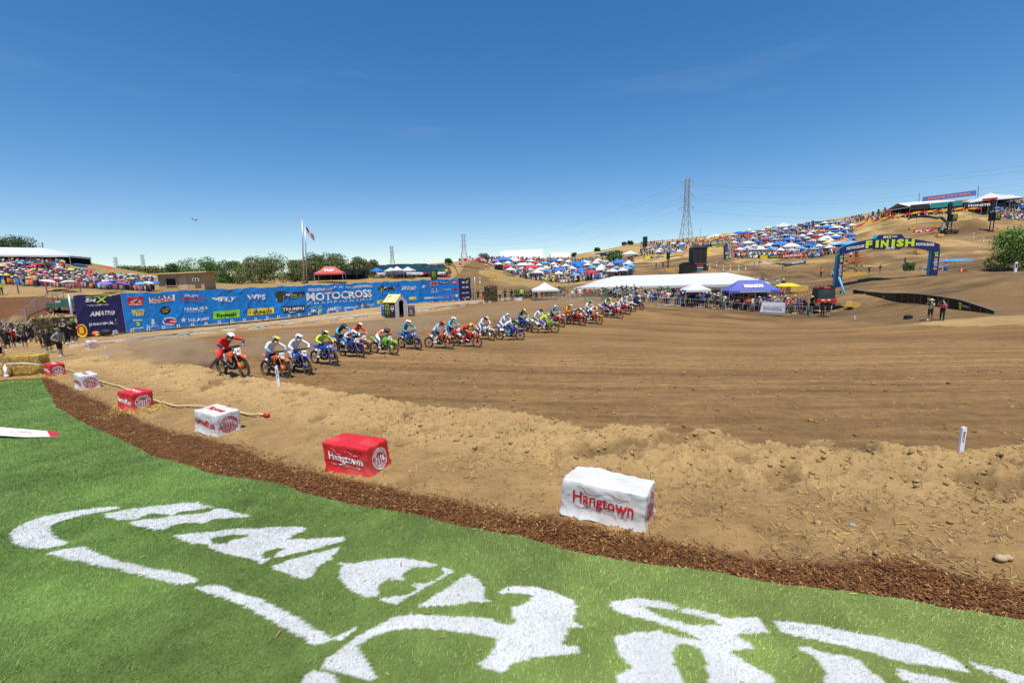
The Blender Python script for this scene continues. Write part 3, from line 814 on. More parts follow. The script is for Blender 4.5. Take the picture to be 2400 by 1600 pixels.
# ------------------------------------------------------------------ bark chips, straw, clods, pebbles
def flakes(x, y, z, L, W, rng, tilt=0.5):
 n = len(x)
 a = rng.uniform(0, 6.283, n)
 dx = np.stack([np.cos(a), np.sin(a), rng.normal(0, tilt, n)], -1) * (L / 2)[:, None]
 b = a + 1.57
 dy = np.stack([np.cos(b), np.sin(b), rng.normal(0, tilt, n)], -1) * (W / 2)[:, None]
 c = np.stack([x, y, z + np.abs(dx[:, 2]) + np.abs(dy[:, 2]) + 0.002], -1)
 V = np.stack([c - dx - dy, c + dx - dy * .6, c + dx * .9 + dy, c - dx * .8 + dy * .8], 1).reshape(-1, 3)
 return V, np.arange(n * 4).reshape(-1, 4)
M_CHIP = attr_mat('bark', 0.85, 0.2, (30.0,), 0)
n = 52000
x = RNG.uniform(-24, 9, n); t = RNG.beta(1.1, 1.25, n) * 1.35 - 0.08
x = np.where(RNG.random(n) < 0.62, RNG.uniform(-6, 8, n), x)
y = y_turf(x) + t * (y_mulch(x) - y_turf(x)) + 0.1 * RNG.normal(0, 1, n)
k = (y > lawn_edge(x) - 0.02)
x, y = x[k], y[k]; n = len(x)
L = RNG.uniform(0.012, 0.05, n) * (1 + np.hypot(x, y) * 0.03); W = RNG.uniform(0.004, 0.012, n) * (1 + np.hypot(x, y) * 0.04)
V, F = flakes(x, y, bank_z(x, y) + 0.045 * (y < y_mulch(x) + .05) + RNG.uniform(0, 0.012, n), L, W, RNG, 0.22)
c = MULCH * RNG.uniform(0.45, 2.0, (n, 1)) * np.array([1, 1, 1])
pale = RNG.random(n) < 0.06
c[pale] = np.array([0.50, 0.29, 0.10]) * RNG.uniform(0.6, 1.1, (pale.sum(), 1))
o = obj('bark_chips', np_mesh('bark_chips', V, F, M_CHIP, np.repeat(np.clip(c, 0, .9), 4, 0)))
kind(o, 'stuff'); tag(o, 'strip of dark brown shredded bark mulch along the lawn edge', 'bark mulch')
n = 11000
x = RNG.uniform(-18, 9, n); x = np.where(RNG.random(n) < .6, RNG.uniform(-4, 8, n), x)
t = RNG.beta(1.3, 2.6, n)
y = y_mulch(x) - 0.25 + t * (y_ridge(x) - y_mulch(x))
cl = fbm(x * 1.2, y * 1.2, 3, 241) > 0.02
k = cl | (RNG.random(n) < 0.18)
x, y = x[k], y[k]; n = len(x)
V, F = flakes(x, y, bank_z(x, y) + 0.008, RNG.uniform(0.03, 0.13, n), RNG.uniform(0.003, 0.006, n) * (1 + np.hypot(x, y) * .05), RNG, 0.25)
c = np.where((RNG.random(n) < 0.4)[:, None], np.array([0.60, 0.43, 0.12]), np.array([0.13, 0.075, 0.045])) * RNG.uniform(0.6, 1.15, (n, 1))
o = obj('straw_litter', np_mesh('straw_litter', V, F, M_CHIP, np.repeat(c, 4, 0)))
kind(o, 'stuff'); tag(o, 'loose yellow straw and dark twigs scattered over the dirt', 'straw')
n = 170
x = RNG.uniform(-9, 6, n); y = lawn_edge(x) - .05 - RNG.random(n) ** 2 * 3.5
k = y > 1.5; x, y = x[k], y[k]; n = len(x)
V, F = flakes(x, y, lawn_z(x, y) + .016, RNG.uniform(.02, .07, n), RNG.uniform(.005, .012, n), RNG, .2)
c = np.where((RNG.random(n) < .6)[:, None], np.array([.40, .20, .07]), np.array([.6, .45, .15])) * RNG.uniform(.5, 1.1, (n, 1))
o = obj('lawn_litter', np_mesh('lawn_litter', V, F, M_CHIP, np.repeat(c, 4, 0))); kind(o, 'stuff'); tag(o, 'stray bark and straw flakes blown onto the lawn', 'litter')
def lumps(x, y, z, s, rng, cols, name, mt):
 base = []
 bm = bmesh.new(); bmesh.ops.create_icosphere(bm, subdivisions=1, radius=1.0)
 bv = np.array([v.co[:] for v in bm.verts]); bf = np.array([[v.index for v in f.verts] for f in bm.faces]); bm.free()
 n = len(x)
 V = bv[None] * (1 + rng.normal(0, 0.22, (n, len(bv), 1)))
 V = V * np.stack([rng.uniform(.8, 1.4, n), rng.uniform(.7, 1.1, n), rng.uniform(.5, .85, n)], -1)[:, None, :]
 a = rng.uniform(0, 6.28, n); ca, sa = np.cos(a)[:, None], np.sin(a)[:, None]
 V = np.stack([V[..., 0] * ca - V[..., 1] * sa, V[..., 0] * sa + V[..., 1] * ca, V[..., 2]], -1)
 V = V * s[:, None, None] + np.stack([x, y, z + s * 0.25], -1)[:, None, :]
 F = (bf[None] + (np.arange(n) * len(bv))[:, None, None]).reshape(-1, 3)
 return obj(name, np_mesh(name, V.reshape(-1, 3), F, mt, np.repeat(np.clip(cols, 0, .9), len(bv), 0), False))
n = 15000
x = RNG.uniform(-22, 9, n); x = np.where(RNG.random(n) < .6, RNG.uniform(-3, 9, n), x)
t = np.where(RNG.random(n) < 0.8, RNG.uniform(0.42, 1.12, n), RNG.uniform(0.0, 0.5, n))
y = y_mulch(x) + t * (y_ridge(x) - y_mulch(x))
s = np.minimum(0.0058 * (1 - RNG.random(n)) ** -0.5, 0.045)
o = lumps(x, y, bank_z(x, y), s, RNG, TAN * RNG.uniform(0.75, 1.1, (n, 1)), 'dirt_clods', M_BANK)
kind(o, 'stuff'); tag(o, 'broken clods of pale dry earth along the dirt bank', 'clods')
n = 9000
x = RNG.uniform(-14, 28, n); y = y_ridge(x) + 0.9 + RNG.random(n) ** 1.6 * 15
s = np.minimum(0.008 * (1 - RNG.random(n)) ** -0.5, 0.045) * (1 + y * 0.03)
o = lumps(x, y, terrain(x, y), s, RNG, BROWN * RNG.uniform(0.7, 1.7, (n, 1)), 'track_clods', M_BANK)
kind(o, 'stuff'); tag(o, 'small brown clods strewn over the tilled track', 'clods')
for q, s, cc in [((1287, 1302), .045, (.45, .30, .17)), ((1155, 1205), .03, (.40, .36, .28)), ((2345, 1312), .06, (.42, .29, .17)), ((2362, 1310), .05, (.40, .27, .16)), ((1998, 1233), .035, (.30, .32, .27)), ((1420, 1116), .03, (.4, .28, .15)), ((850, 1162), .035, (.5, .33, .18))]:
 p = hit(*q)
 mb = MB(); mb.ell((0, 0, s * .4), (s, s * .75, s * .6), 10, 7)
 o = mb.build('pebble', mat('stone', cc, .8, 0, .2, 20), None, True, (p.x, p.y, p.z))
 tag(o, {1287: 'rounded tan stone lying alone on the green lawn', 1155: 'grey pebble on the bark strip between red and white covers', 2345: 'pale rounded stone at far right of the dirt, left of a pair', 2362: 'pale rounded stone at far right of the dirt, right of a pair', 1998: 'small greenish pebble on bare dirt right of the white bale', 1420: 'small tan stone behind the large white bale', 850: 'small orange tan stone at the bark edge below red bale'}[q[0]], 'stone')
# ------------------------------------------------------------------ motocross bikes and riders
M_TYRE = mat('tyre_rubber', (.075, .058, .042), .95, 0, .35, 30, .6, 60)
M_METAL = mat('aluminium', (.55, .55, .55), .35, .9, .1, 12)
M_DARKM = mat('engine_metal', (.05, .05, .05), .45, .5, .3, 12)
M_BLKP = mat('black_plastic', (.015, .015, .016), .45, 0, .2, 10, dirt=(.13, .085, .05))
M_SEAT = mat('seat_vinyl', (.02, .02, .022), .7, 0, .2, 10)
M_GOLD = mat('fork_tube', (.62, .50, .26), .3, .8, .1, 10)
M_PLATE = mat('plate_white', (.80, .80, .78), .5, 0, .05, 10)
M_NUM = mat('number_black', (.012, .012, .014), .5, 0, .05, 10)
_pp = {}
def plastic(c):
 return mat('plastic', c, .38, 0, .10, 7, dirt=(.20, .125, .065), spec=.5)
def ribbon(path, width, thick, m=0, mb=None, crown=0.0):
 """curved sheet following path in the xz plane; width at each point; crown drops the edges"""
 mb = mb or MB()
 n = len(path); vs = []; fs = []
 for off in (0, -thick):
  for (x, z), w in zip(path, width):
   for yy in (-1, -.5, 0, .5, 1):
    vs.append((x, yy * w / 2, z + off - crown * abs(yy) ** 2))
 N = n * 5
 for i in range(n - 1):
  for j in range(4):
   a = i * 5 + j
   fs.append((a, a + 1, a + 6, a + 5)); fs.append((N + a + 5, N + a + 6, N + a + 1, N + a))
 for i in range(n - 1):
  for j in (0, 4):
   a = i * 5 + j; q = (a, a + 5, N + a + 5, N + a)
   fs.append(q if j == 0 else tuple(reversed(q)))
 for i in (0, n - 1):
  for j in range(4):
   a = i * 5 + j; q = (a, a + 1, N + a + 1, N + a)
   fs.append(tuple(reversed(q)) if i == 0 else q)
 return mb.add(vs, fs, m)
def side_panel(pts, y, thick=.012, bulge=.02):
 """flat body panel in the xz plane at +-y"""
 mb = MB()
 s = 1 if y > 0 else -1
 n = len(pts); cx = sum(p[0] for p in pts) / n; cz = sum(p[1] for p in pts) / n
 vs = [(p[0], y, p[1]) for p in pts] + [(p[0], y - s * thick, p[1]) for p in pts] + [(cx, y + s * bulge, cz), (cx, y - s * thick, cz)]
 fs = []
 for i in range(n):
  j = (i + 1) % n
  a = (i, j, 2 * n); b = (n + j, n + i, 2 * n + 1); c = (i, n + i, n + j, j)
  if s > 0: a, b, c = a[::-1], b[::-1], c[::-1]
  fs += [a, b, c]
 return mb.add(vs, fs)
BM = {}
def make_bike_meshes():
 I = Matrix.Identity(4)
 def wheel(R, w):
  rim = MB()
  rim.torus(R - .075, .016, 26, 6, rw=.022)
  rim.tube([(0, -.07, 0), (0, .07, 0)], .038, 10)
  for k in range(12):
   a = 2 * math.pi * k / 12
   e = (math.cos(a) * (R - .085), 0, math.sin(a) * (R - .085))
   b = (math.cos(a + .25) * .035, (.05 if k % 2 else -.05), math.sin(a + .25) * .035)
   rim.tube([b, e], .0045, 4, caps=False)
  rim.torus(.10, .008, 14, 5, Matrix.Translation((0, .065, 0)))
  ty = MB()
  ty.torus(R - .045, .045, 30, 9, rw=w)
  for k in range(30):                       # tread blocks
   a = 2 * math.pi * k / 30
   for yy in (-.032, 0, .032):
    aa = a + (.05 if yy == 0 else 0)
    ty.box((math.cos(aa) * (R - .004), yy, math.sin(aa) * (R - .004)), (.022, .024, .03), Matrix.Rotation(-aa, 3, 'Y'))
  return rim, ty
 r, t = wheel(.345, .042); BM['rimF'] = r.mesh('wheel', [M_BLKP]); BM['tyreF'] = t.mesh('tyre', [M_TYRE], True)
 r, t = wheel(.335, .055); BM['rimR'] = r.mesh('wheel', [M_BLKP]); BM['tyreR'] = t.mesh('tyre', [M_TYRE], True)
 f = MB()
 for s in (1,):
  f.tube([(.75, 0, .335), (.655, 0, .56)], [.034, .040], 8, 0)
  f.box((.735, .012, .44), (.05, .055, .24), Matrix.Rotation(rad(-23), 3, 'Y'), 0)
  f.tube([(.66, 0, .55), (.43, 0, 1.06)], [.025, .030], 8, 1)
 BM['fork'] = f.mesh('fork_leg', [M_BLKP, M_GOLD], True)
 q = MB()
 q.box((.47, 0, 1.03), (.07, .27, .03), Matrix.Rotation(rad(-24), 3, 'Y'))
 q.box((.53, 0, .90), (.07, .27, .03), Matrix.Rotation(rad(-24), 3, 'Y'))
 q.tube([(.49, 0, .90), (.43, 0, 1.04)], .03, 8)
 BM['clamp'] = q.mesh('triple_clamp', [M_DARKM])
 h = MB()
 h.tube([(.30, -.40, 1.12), (.34, -.22, 1.13), (.42, -.10, 1.09), (.42, .10, 1.09), (.34, .22, 1.13), (.30, .40, 1.12)], .013, 7)
 h.tube([(.36, -.19, 1.135), (.36, .19, 1.135)], .028, 7)
 for s in (-1, 1):
  h.tube([(.30, s * .40, 1.12), (.315, s * .28, 1.125)], .020, 8)
  h.tube([(.34, s * .27, 1.12), (.40, s * .39, 1.10)], .006, 5)
 BM['bar'] = h.mesh('handlebar', [M_BLKP])
 for s in (-1, 1):
  g = MB()
  g.tube([(.44, s * .26, 1.13), (.46, s * .36, 1.12), (.40, s * .45, 1.11)], [.02, .055, .03], 8, flat=.3)
  BM['guard%d' % s] = g.mesh('hand_guard', [M_BLKP], True)
 BM['fender'] = ribbon([(.36, .80), (.52, .85), (.68, .875), (.85, .865), (1.0, .83), (1.09, .79)], [.16, .19, .20, .19, .16, .09], .012, crown=.035).mesh('front_fender', [M_BLKP], True)
 Mp = Matrix.Translation((.565, 0, .965)) @ Matrix.Rotation(rad(-23), 4, 'Y')
 pl = MB()
 poly = [(-.09, .125), (.09, .125), (.115, .06), (.095, -.09), (.05, -.13), (-.05, -.13), (-.095, -.09), (-.115, .06)]
 Mx = Mp @ Matrix(((0, 0, 1, 0), (1, 0, 0, 0), (0, 1, 0, 0), (0, 0, 0, 1)))
 pl.prism(poly, .014, Mx)
 BM['plate'] = pl.mesh('number_plate', [M_PLATE]); BM['Mx'] = Mx
 c = MB()
 for s in (-1, 1):
  c.tube([(.46, s * .05, .88), (.30, s * .10, .74), (.02, s * .12, .62), (-.16, s * .11, .46), (-.17, s * .09, .33), (.05, s * .08, .27), (.22, s * .07, .33), (.36, s * .05, .62), (.45, s * .03, .84)], .024, 6)
  c.tube([(-.05, s * .11, .66), (-.35, s * .09, .80), (-.62, s * .06, .84)], .014, 6)
  c.tube([(-.17, s * .10, .42), (-.58, s * .07, .77)], .012, 6)
 BM['frame'] = c.mesh('frame', [M_DARKM], True)
 e = MB()
 e.box((.08, 0, .42), (.30, .17, .24)); e.lathe([(.10, -.13), (.115, -.09), (.115, .09), (.10, .13)], 14, Matrix.Translation((.0, 0, .38)) @ Matrix.Rotation(rad(90), 4, 'X'))
 e.box((.16, 0, .60), (.14, .15, .26), Matrix.Rotation(rad(12), 3, 'Y'))
 for k in range(5): e.box((.16, 0, .52 + k * .04), (.18, .19, .008), Matrix.Rotation(rad(12), 3, 'Y'))
 e.box((.06, 0, .275), (.34, .16, .03)); e.tube([(-.02, .1, .34), (-.1, .16, .33), (-.1, .27, .37), (-.04, .30, .37)], .012, 6); e.tube([(-.1, -.16, .33), (-.1, -.27, .37), (-.04, -.30, .37)], .012, 6)
 BM['engine'] = e.mesh('engine', [M_DARKM])
 w = MB()
 for s in (-1, 1):
  w.tube([(-.16, s * .08, .40), (-.45, s * .095, .36), (-.76, s * .095, .335)], [.045, .035, .028], 8, flat=.6)
 w.box((-.24, 0, .39), (.10, .17, .07))
 BM['swing'] = w.mesh('swingarm', [M_METAL], True)
 x = MB()
 x.tube([(.24, -.06, .62), (.36, -.09, .50), (.30, -.13, .38), (.05, -.155, .50), (-.20, -.14, .62), (-.34, -.13, .70)], .024, 8)
 BM['pipe'] = x.mesh('exhaust_pipe', [M_METAL], True)
 x = MB()
 x.tube([(-.33, -.13, .695), (-.42, -.13, .72), (-.70, -.12, .80), (-.74, -.12, .81)], [.035, .058, .055, .030], 10)
 BM['silencer'] = x.mesh('silencer', [M_METAL], True)
 k = MB()
 k.tube([(-.22, 0, .45), (-.12, 0, .72)], .035, 8)
 BM['shock'] = k.mesh('rear_shock', [M_GOLD], True)
 s_ = ribbon([(.22, .93), (.05, .935), (-.20, .935), (-.45, .94), (-.62, .955)], [.13, .19, .20, .19, .12], .09, crown=.03)
 BM['seat'] = s_.mesh('seat', [M_SEAT], True)
 rf = ribbon([(-.40, .86), (-.60, .92), (-.80, .955), (-.98, .96)], [.20, .20, .18, .11], .012, crown=.03)
 BM['rfender'] = rf.mesh('rear_fender', [M_BLKP], True)
 for s in (-1, 1):
  BM['shroud%d' % s] = side_panel([(.50, .86), (.46, .94), (.24, .95), (.02, .90), (.10, .74), (.30, .56), (.40, .60), (.38, .74)], s * .185, bulge=.035).mesh('radiator_shroud', [M_BLKP], False)
  BM['side%d' % s] = side_panel([(.02, .86), (-.40, .88), (-.66, .86), (-.52, .70), (-.22, .60), (-.02, .66)], s * .115, bulge=.02).mesh('side_panel', [M_PLATE])
 tk = MB(); tk.ell((.20, 0, .86), (.24, .15, .10), 12, 8)
 BM['tank'] = tk.mesh('fuel_tank', [M_BLKP], True)
make_bike_meshes()
def helmet_meshes():
 s = MB()
 nu, nv = 18, 12; vs = []; fs = []
 for j in range(nv + 1):
  t = math.pi * j / nv
  for i in range(nu):
   a = 2 * math.pi * i / nu
   x, y, z = math.sin(t) * math.cos(a), math.sin(t) * math.sin(a), math.cos(t)
   fx = .135 + (.055 * max(0, x) ** 2 * (1.6 if z < -.15 else .25))
   vs.append((x * fx, y * .122, z * (.135 if z > 0 else .150)))
 for j in range(nv):
  for i in range(nu):
   a = j * nu + i; b = j * nu + (i + 1) % nu
   t = math.pi * (j + .5) / nv; an = 2 * math.pi * (i + .5) / nu
   zz = math.cos(t); xx = math.sin(t) * math.cos(an)
   if xx > .55 and -.30 < zz < .28: continue          # eye port
   fs.append((a, a + nu, b + nu, b))
 s.add(vs, fs)
 BM['helmet'] = s.mesh('helmet', [M_PLATE], True)
 g = MB()
 for i in range(8):
  a0 = -1.05 + i * .2625; a1 = a0 + .2625
  for (z0, z1) in ((-.055, .05),):
   p = [(math.cos(a) * .142, math.sin(a) * .118, z) for a in (a0, a1) for z in (z0, z1)]
   g.add([p[0], p[2], p[3], p[1]], [(0, 1, 2, 3)])
 BM['goggles'] = g.mesh('goggles', [M_NUM], True)
 v = ribbon([(.06, .128), (.14, .115), (.22, .095), (.29, .070)], [.20, .22, .20, .15], .010, crown=.025)
 BM['visor'] = v.mesh('helmet_visor', [M_PLATE], True)
 c = MB(); c.tube([(.10, -.10, -.115), (.17, -.05, -.105), (.185, 0, -.10), (.17, .05, -.105), (.10, .10, -.115)], [.02, .028, .03, .028, .02], 7)
 BM['chin'] = c.mesh('chin_guard', [M_PLATE], True)
helmet_meshes()
def rpose(pel, chest, head, elb=(.22, .47, 1.30), kn=(.06, .24, .80), an=(-.13, .25, .44), over=None):
 bel = tuple((np.array(pel) * .55 + np.array(chest) * .45) + np.array([-.03, 0, .03]))
 hd = np.array(head); ch = np.array(chest)
 nk = ch + (hd - ch) * .42
 o = {'pelvis': pel, 'belly': bel, 'chest': chest, 'neck': tuple(nk), 'jaw': tuple(ch + (hd - ch) * .8), 'skull': head, 'crown': tuple(hd + np.array([.0, 0, .05])),
         'sh': (chest[0] + .02, .19, chest[2] + .06), 'el': elb, 'wr': (.30, .37, 1.15), 'ha': (.315, .35, 1.135), 'fi': (.345, .34, 1.115), 'th': (.30, .30, 1.12),
         'hip': (pel[0] + .02, .10, pel[2] - .05), 'kn': kn, 'an': an, 'toe': (an[0] + .17, an[1] + .01, an[2] - .045)}
 if over: o.update(over)
 J = pose(o)
 for s in 'LR':
  J['an' + s] = J['an' + s][:3] + (.066,); J['toe' + s] = J['toe' + s][:3] + (.055,); J['kn' + s] = J['kn' + s][:3] + (.082,)
  J['el' + s] = J['el' + s][:3] + (.056,); J['wr' + s] = J['wr' + s][:3] + (.045,); J['ha' + s] = J['ha' + s][:3] + (.042,)
 return J
RPOSE = {
 'attack': rpose((-.36, 0, 1.08), (-.02, 0, 1.42), (.20, 0, 1.60)),
 'upright': rpose((-.34, 0, 1.06), (-.10, 0, 1.44), (.06, 0, 1.68), elb=(.12, .46, 1.28)),
 'low': rpose((-.40, 0, 1.06), (.02, 0, 1.28), (.26, 0, 1.40), elb=(.18, .50, 1.24)),
 'sit': rpose((-.22, 0, 1.02), (-.08, 0, 1.40), (.10, 0, 1.62), elb=(.10, .46, 1.24), kn=(.16, .26, .82)),
 'leg': rpose((-.34, 0, 1.04), (-.04, 0, 1.38), (.18, 0, 1.56), over={'knR': (-.26, -.30, .74), 'anR': (-.62, -.38, .50), 'toeR': (-.74, -.42, .36)}),
}
RMESH = {k: skin_body('rider_' + k, J, BONES) for k, J in RPOSE.items()}
O_ = (.78, .12, .008); B_ = (.018, .05, .36); R_ = (.62, .012, .012); G_ = (.13, .60, .03); W_ = (.70, .70, .70); K_ = (.02, .02, .022); LG = (.50, .68, .06); CY = (.10, .42, .62); Y_ = (.78, .62, .03); TL = (.02, .22, .32); GY = (.30, .31, .32); NV = (.02, .035, .11); LC = (.50, .66, .72)
RIDERS = [
 ((575, 883), -47, O_, K_, '142', W_, 'leg', R_, NV, R_, DGREY, GY, W_, 'leg', 0, 'orange bike number 142 with right boot trailing, nearest the left end', 'red outfit and grey helmet'),
 ((669, 885), -44, O_, K_, '775', K_, 'upright', W_, CY, NV, DGREY, GY, Y_, '', 1, 'orange bike number 775 with orange hand guards', 'white blue jersey and grey helmet'),
 ((721, 878), -43, B_, W_, '784', W_, 'upright', W_, W_, (.35, .36, .5), W_, W_, W_, '', 0, 'blue and white bike number 784', 'all white and lilac outfit with white helmet'),
 ((782, 857), -42, B_, B_, '302', B_, 'sit', LG, LG, B_, W_, B_, LG, '', 0, 'blue bike number 302', 'fluorescent yellow and blue outfit'),
 ((845, 839), -40, B_, B_, '376', W_, 'low', PINK, LC, TL, GY, LC, LC, '', 0, 'blue bike number 376 with large white side numbers', 'pink and pale blue outfit and pale helmet'),
 ((826, 828), -40, NV, B_, '39', W_, 'attack', NV, CY, K_, K_, NV, K_, '', 0, 'dark blue bike number 39 half hidden behind number 376', 'black jersey with sky blue elbows'),
 ((860, 831), -36, (.62, .22, .13), O_, '600', W_, 'upright', (.7, .06, .02), O_, NV, W_, RED, W_, '', 0, 'orange bike number 600 beside the blue ones', 'orange and red jersey with one arm stretched out'),
 ((924, 832), -36, G_, K_, '20', W_, 'low', W_, O_, W_, W_, K_, K_, '', 0, 'lime green bike number 20', 'white outfit, orange sleeves'),
 ((981, 820), -36, B_, B_, '491', B_, 'upright', TL, CY, TL, GY, W_, W_, '', 0, 'blue bike number 491 with a light front wheel', 'teal and cyan outfit and white helmet'),
 ((1053, 818), -32, O_, K_, '16', W_, 'attack', W_, CY, NV, W_, K_, O_, '', 1, 'orange and white bike number 16', 'white jersey with sky blue sleeves and navy trousers'),
 ((1082, 806), -32, R_, R_, '4', W_, 'upright', CY, CY, NV, W_, W_, W_, '', 0, 'red bike number 4 hidden behind the orange one', 'sky blue sleeves and white helmet peak'),
 ((1118, 814), -30, R_, K_, '12', W_, 'low', R_, K_, K_, R_, (.6, .7, .1), O_, '', 0, 'red bike number 12 with red boots on the pegs', 'red and black outfit and bright lime helmet'),
 ((1151, 798), -30, W_, K_, '70', W_, 'attack', W_, W_, (.5, .5, .65), W_, B_, Y_, '', 0, 'silver white bike number 70', 'white patterned outfit with blue and yellow helmet'),
 ((1219, 797), -26, B_, Y_, '97', W_, 'low', W_, CY, NV, CY, K_, G_, '', 0, 'blue bike number 97 leading the middle group', 'white and sky blue outfit and dark green helmet'),
 ((1202, 789), -28, B_, B_, '31', W_, 'attack', LC, W_, LC, W_, W_, GY, '', 0, 'blue tailed bike number 31 behind number 97', 'pale blue outfit with black back stripes and white helmet'),
 ((1240, 778), -28, B_, NV, '14', W_, 'upright', NV, CY, NV, NV, NV, Y_, '', 0, 'small looking blue bike number 14 further back', 'navy and blue outfit with navy yellow helmet'),
 ((1300, 780), -24, (.25, .48, .02), K_, '28', W_, 'low', LG, PINK, (.35, .12, .45), W_, LG, K_, '', 0, 'yellow green bike number 28 ahead of its group', 'yellow, pink and purple outfit'),
 ((1283, 773), -26, G_, K_, '36', W_, 'attack', W_, W_, GY, W_, K_, G_, '', 0, 'green tailed bike number 36 behind number 28', 'white jersey and dark green helmet'),
 ((1316, 767), -26, R_, R_, '45', W_, 'upright', TL, CY, NV, W_, W_, CY, '', 0, 'red bike number 45 right of the green bikes', 'teal jersey and white blue helmet'),
 ((1350, 761), -24, R_, O_, '51', W_, 'sit', (.62, .30, .01), (.62, .30, .01), (.7, .2, .01), GY, O_, W_, '', 0, 'red and orange bike number 51', 'golden orange outfit and white orange helmet'),
 ((1365, 763), -24, R_, R_, '24', W_, 'low', GY, K_, K_, K_, R_, W_, '', 0, 'red bike number 24 beside the golden rider', 'grey and black outfit and red helmet'),
 ((1404, 760), -22, O_, NV, '7', W_, 'low', W_, W_, NV, LC, R_, Y_, '', 0, 'orange bike number 7 with navy seat', 'white sleeves and red yellow helmet'),
 ((1392, 752), -24, B_, O_, '81', W_, 'upright', W_, W_, GY, W_, TL, G_, '', 0, 'blue fendered bike number 81 behind number 7', 'white outfit, sitting tall with a teal helmet'),
 ((1452, 747), -20, R_, R_, '1', R_, 'low', W_, W_, K_, W_, O_, W_, '', 0, 'red bike number 1 out in front of the right group', 'white jersey and black trousers, bent low'),
 ((1436, 740), -24, K_, W_, '62', W_, 'attack', CY, LG, B_, W_, B_, LG, '', 0, 'black and white bike number 62 tucked behind the red one', 'blue and yellow jersey'),
 ((1471, 737), -20, R_, W_, '17', W_, 'attack', W_, W_, (.4, .4, .6), W_, GY, GY, '', 0, 'red bike number 17 in the right group', 'white outfit and grey helmet'),
 ((1484, 731), -20, W_, G_, '6', W_, 'attack', W_, PINK, GY, W_, LG, W_, '', 0, 'white and green bike number 6 near the right end', 'white and pink outfit with lime helmet'),
 ((1504, 726), -18, K_, LG, '33', LG, 'low', B_, B_, NV, K_, LG, W_, '', 0, 'black and lime bike number 33 at the right end', 'blue outfit and lime helmet'),
]
def add_part(name, key, root, mats=None, loc=None, rot=None):
 o = obj(name, BM[key], root, loc, rot)
 if mats: objmats(o, mats)
 return o
WSP = [52, 47, 38, 44, 42, 40, 38, 46, 39, 48, 40, 49, 36, 49, 40, 30, 48, 42, 34, 34, 33, 36, 30, 33, 30, 31, 28, 26]
def heading(F, dpx):
 u0 = _px(F)
 best = None
 for k in range(-80, 20):
  a = rad(k)
  R = Vector((F.x - 1.49 * math.cos(a), F.y - 1.49 * math.sin(a), F.z))
  e = abs((u0 - _px(R)) - dpx)
  if best is None or e < best[0] - .3: best = (e, k)
 return best[1]
def _px(p):
 q = np.array([p.x, p.y, p.z - CAMZ])
 return 1200 + FPX * (q @ _r) / (q @ _f)
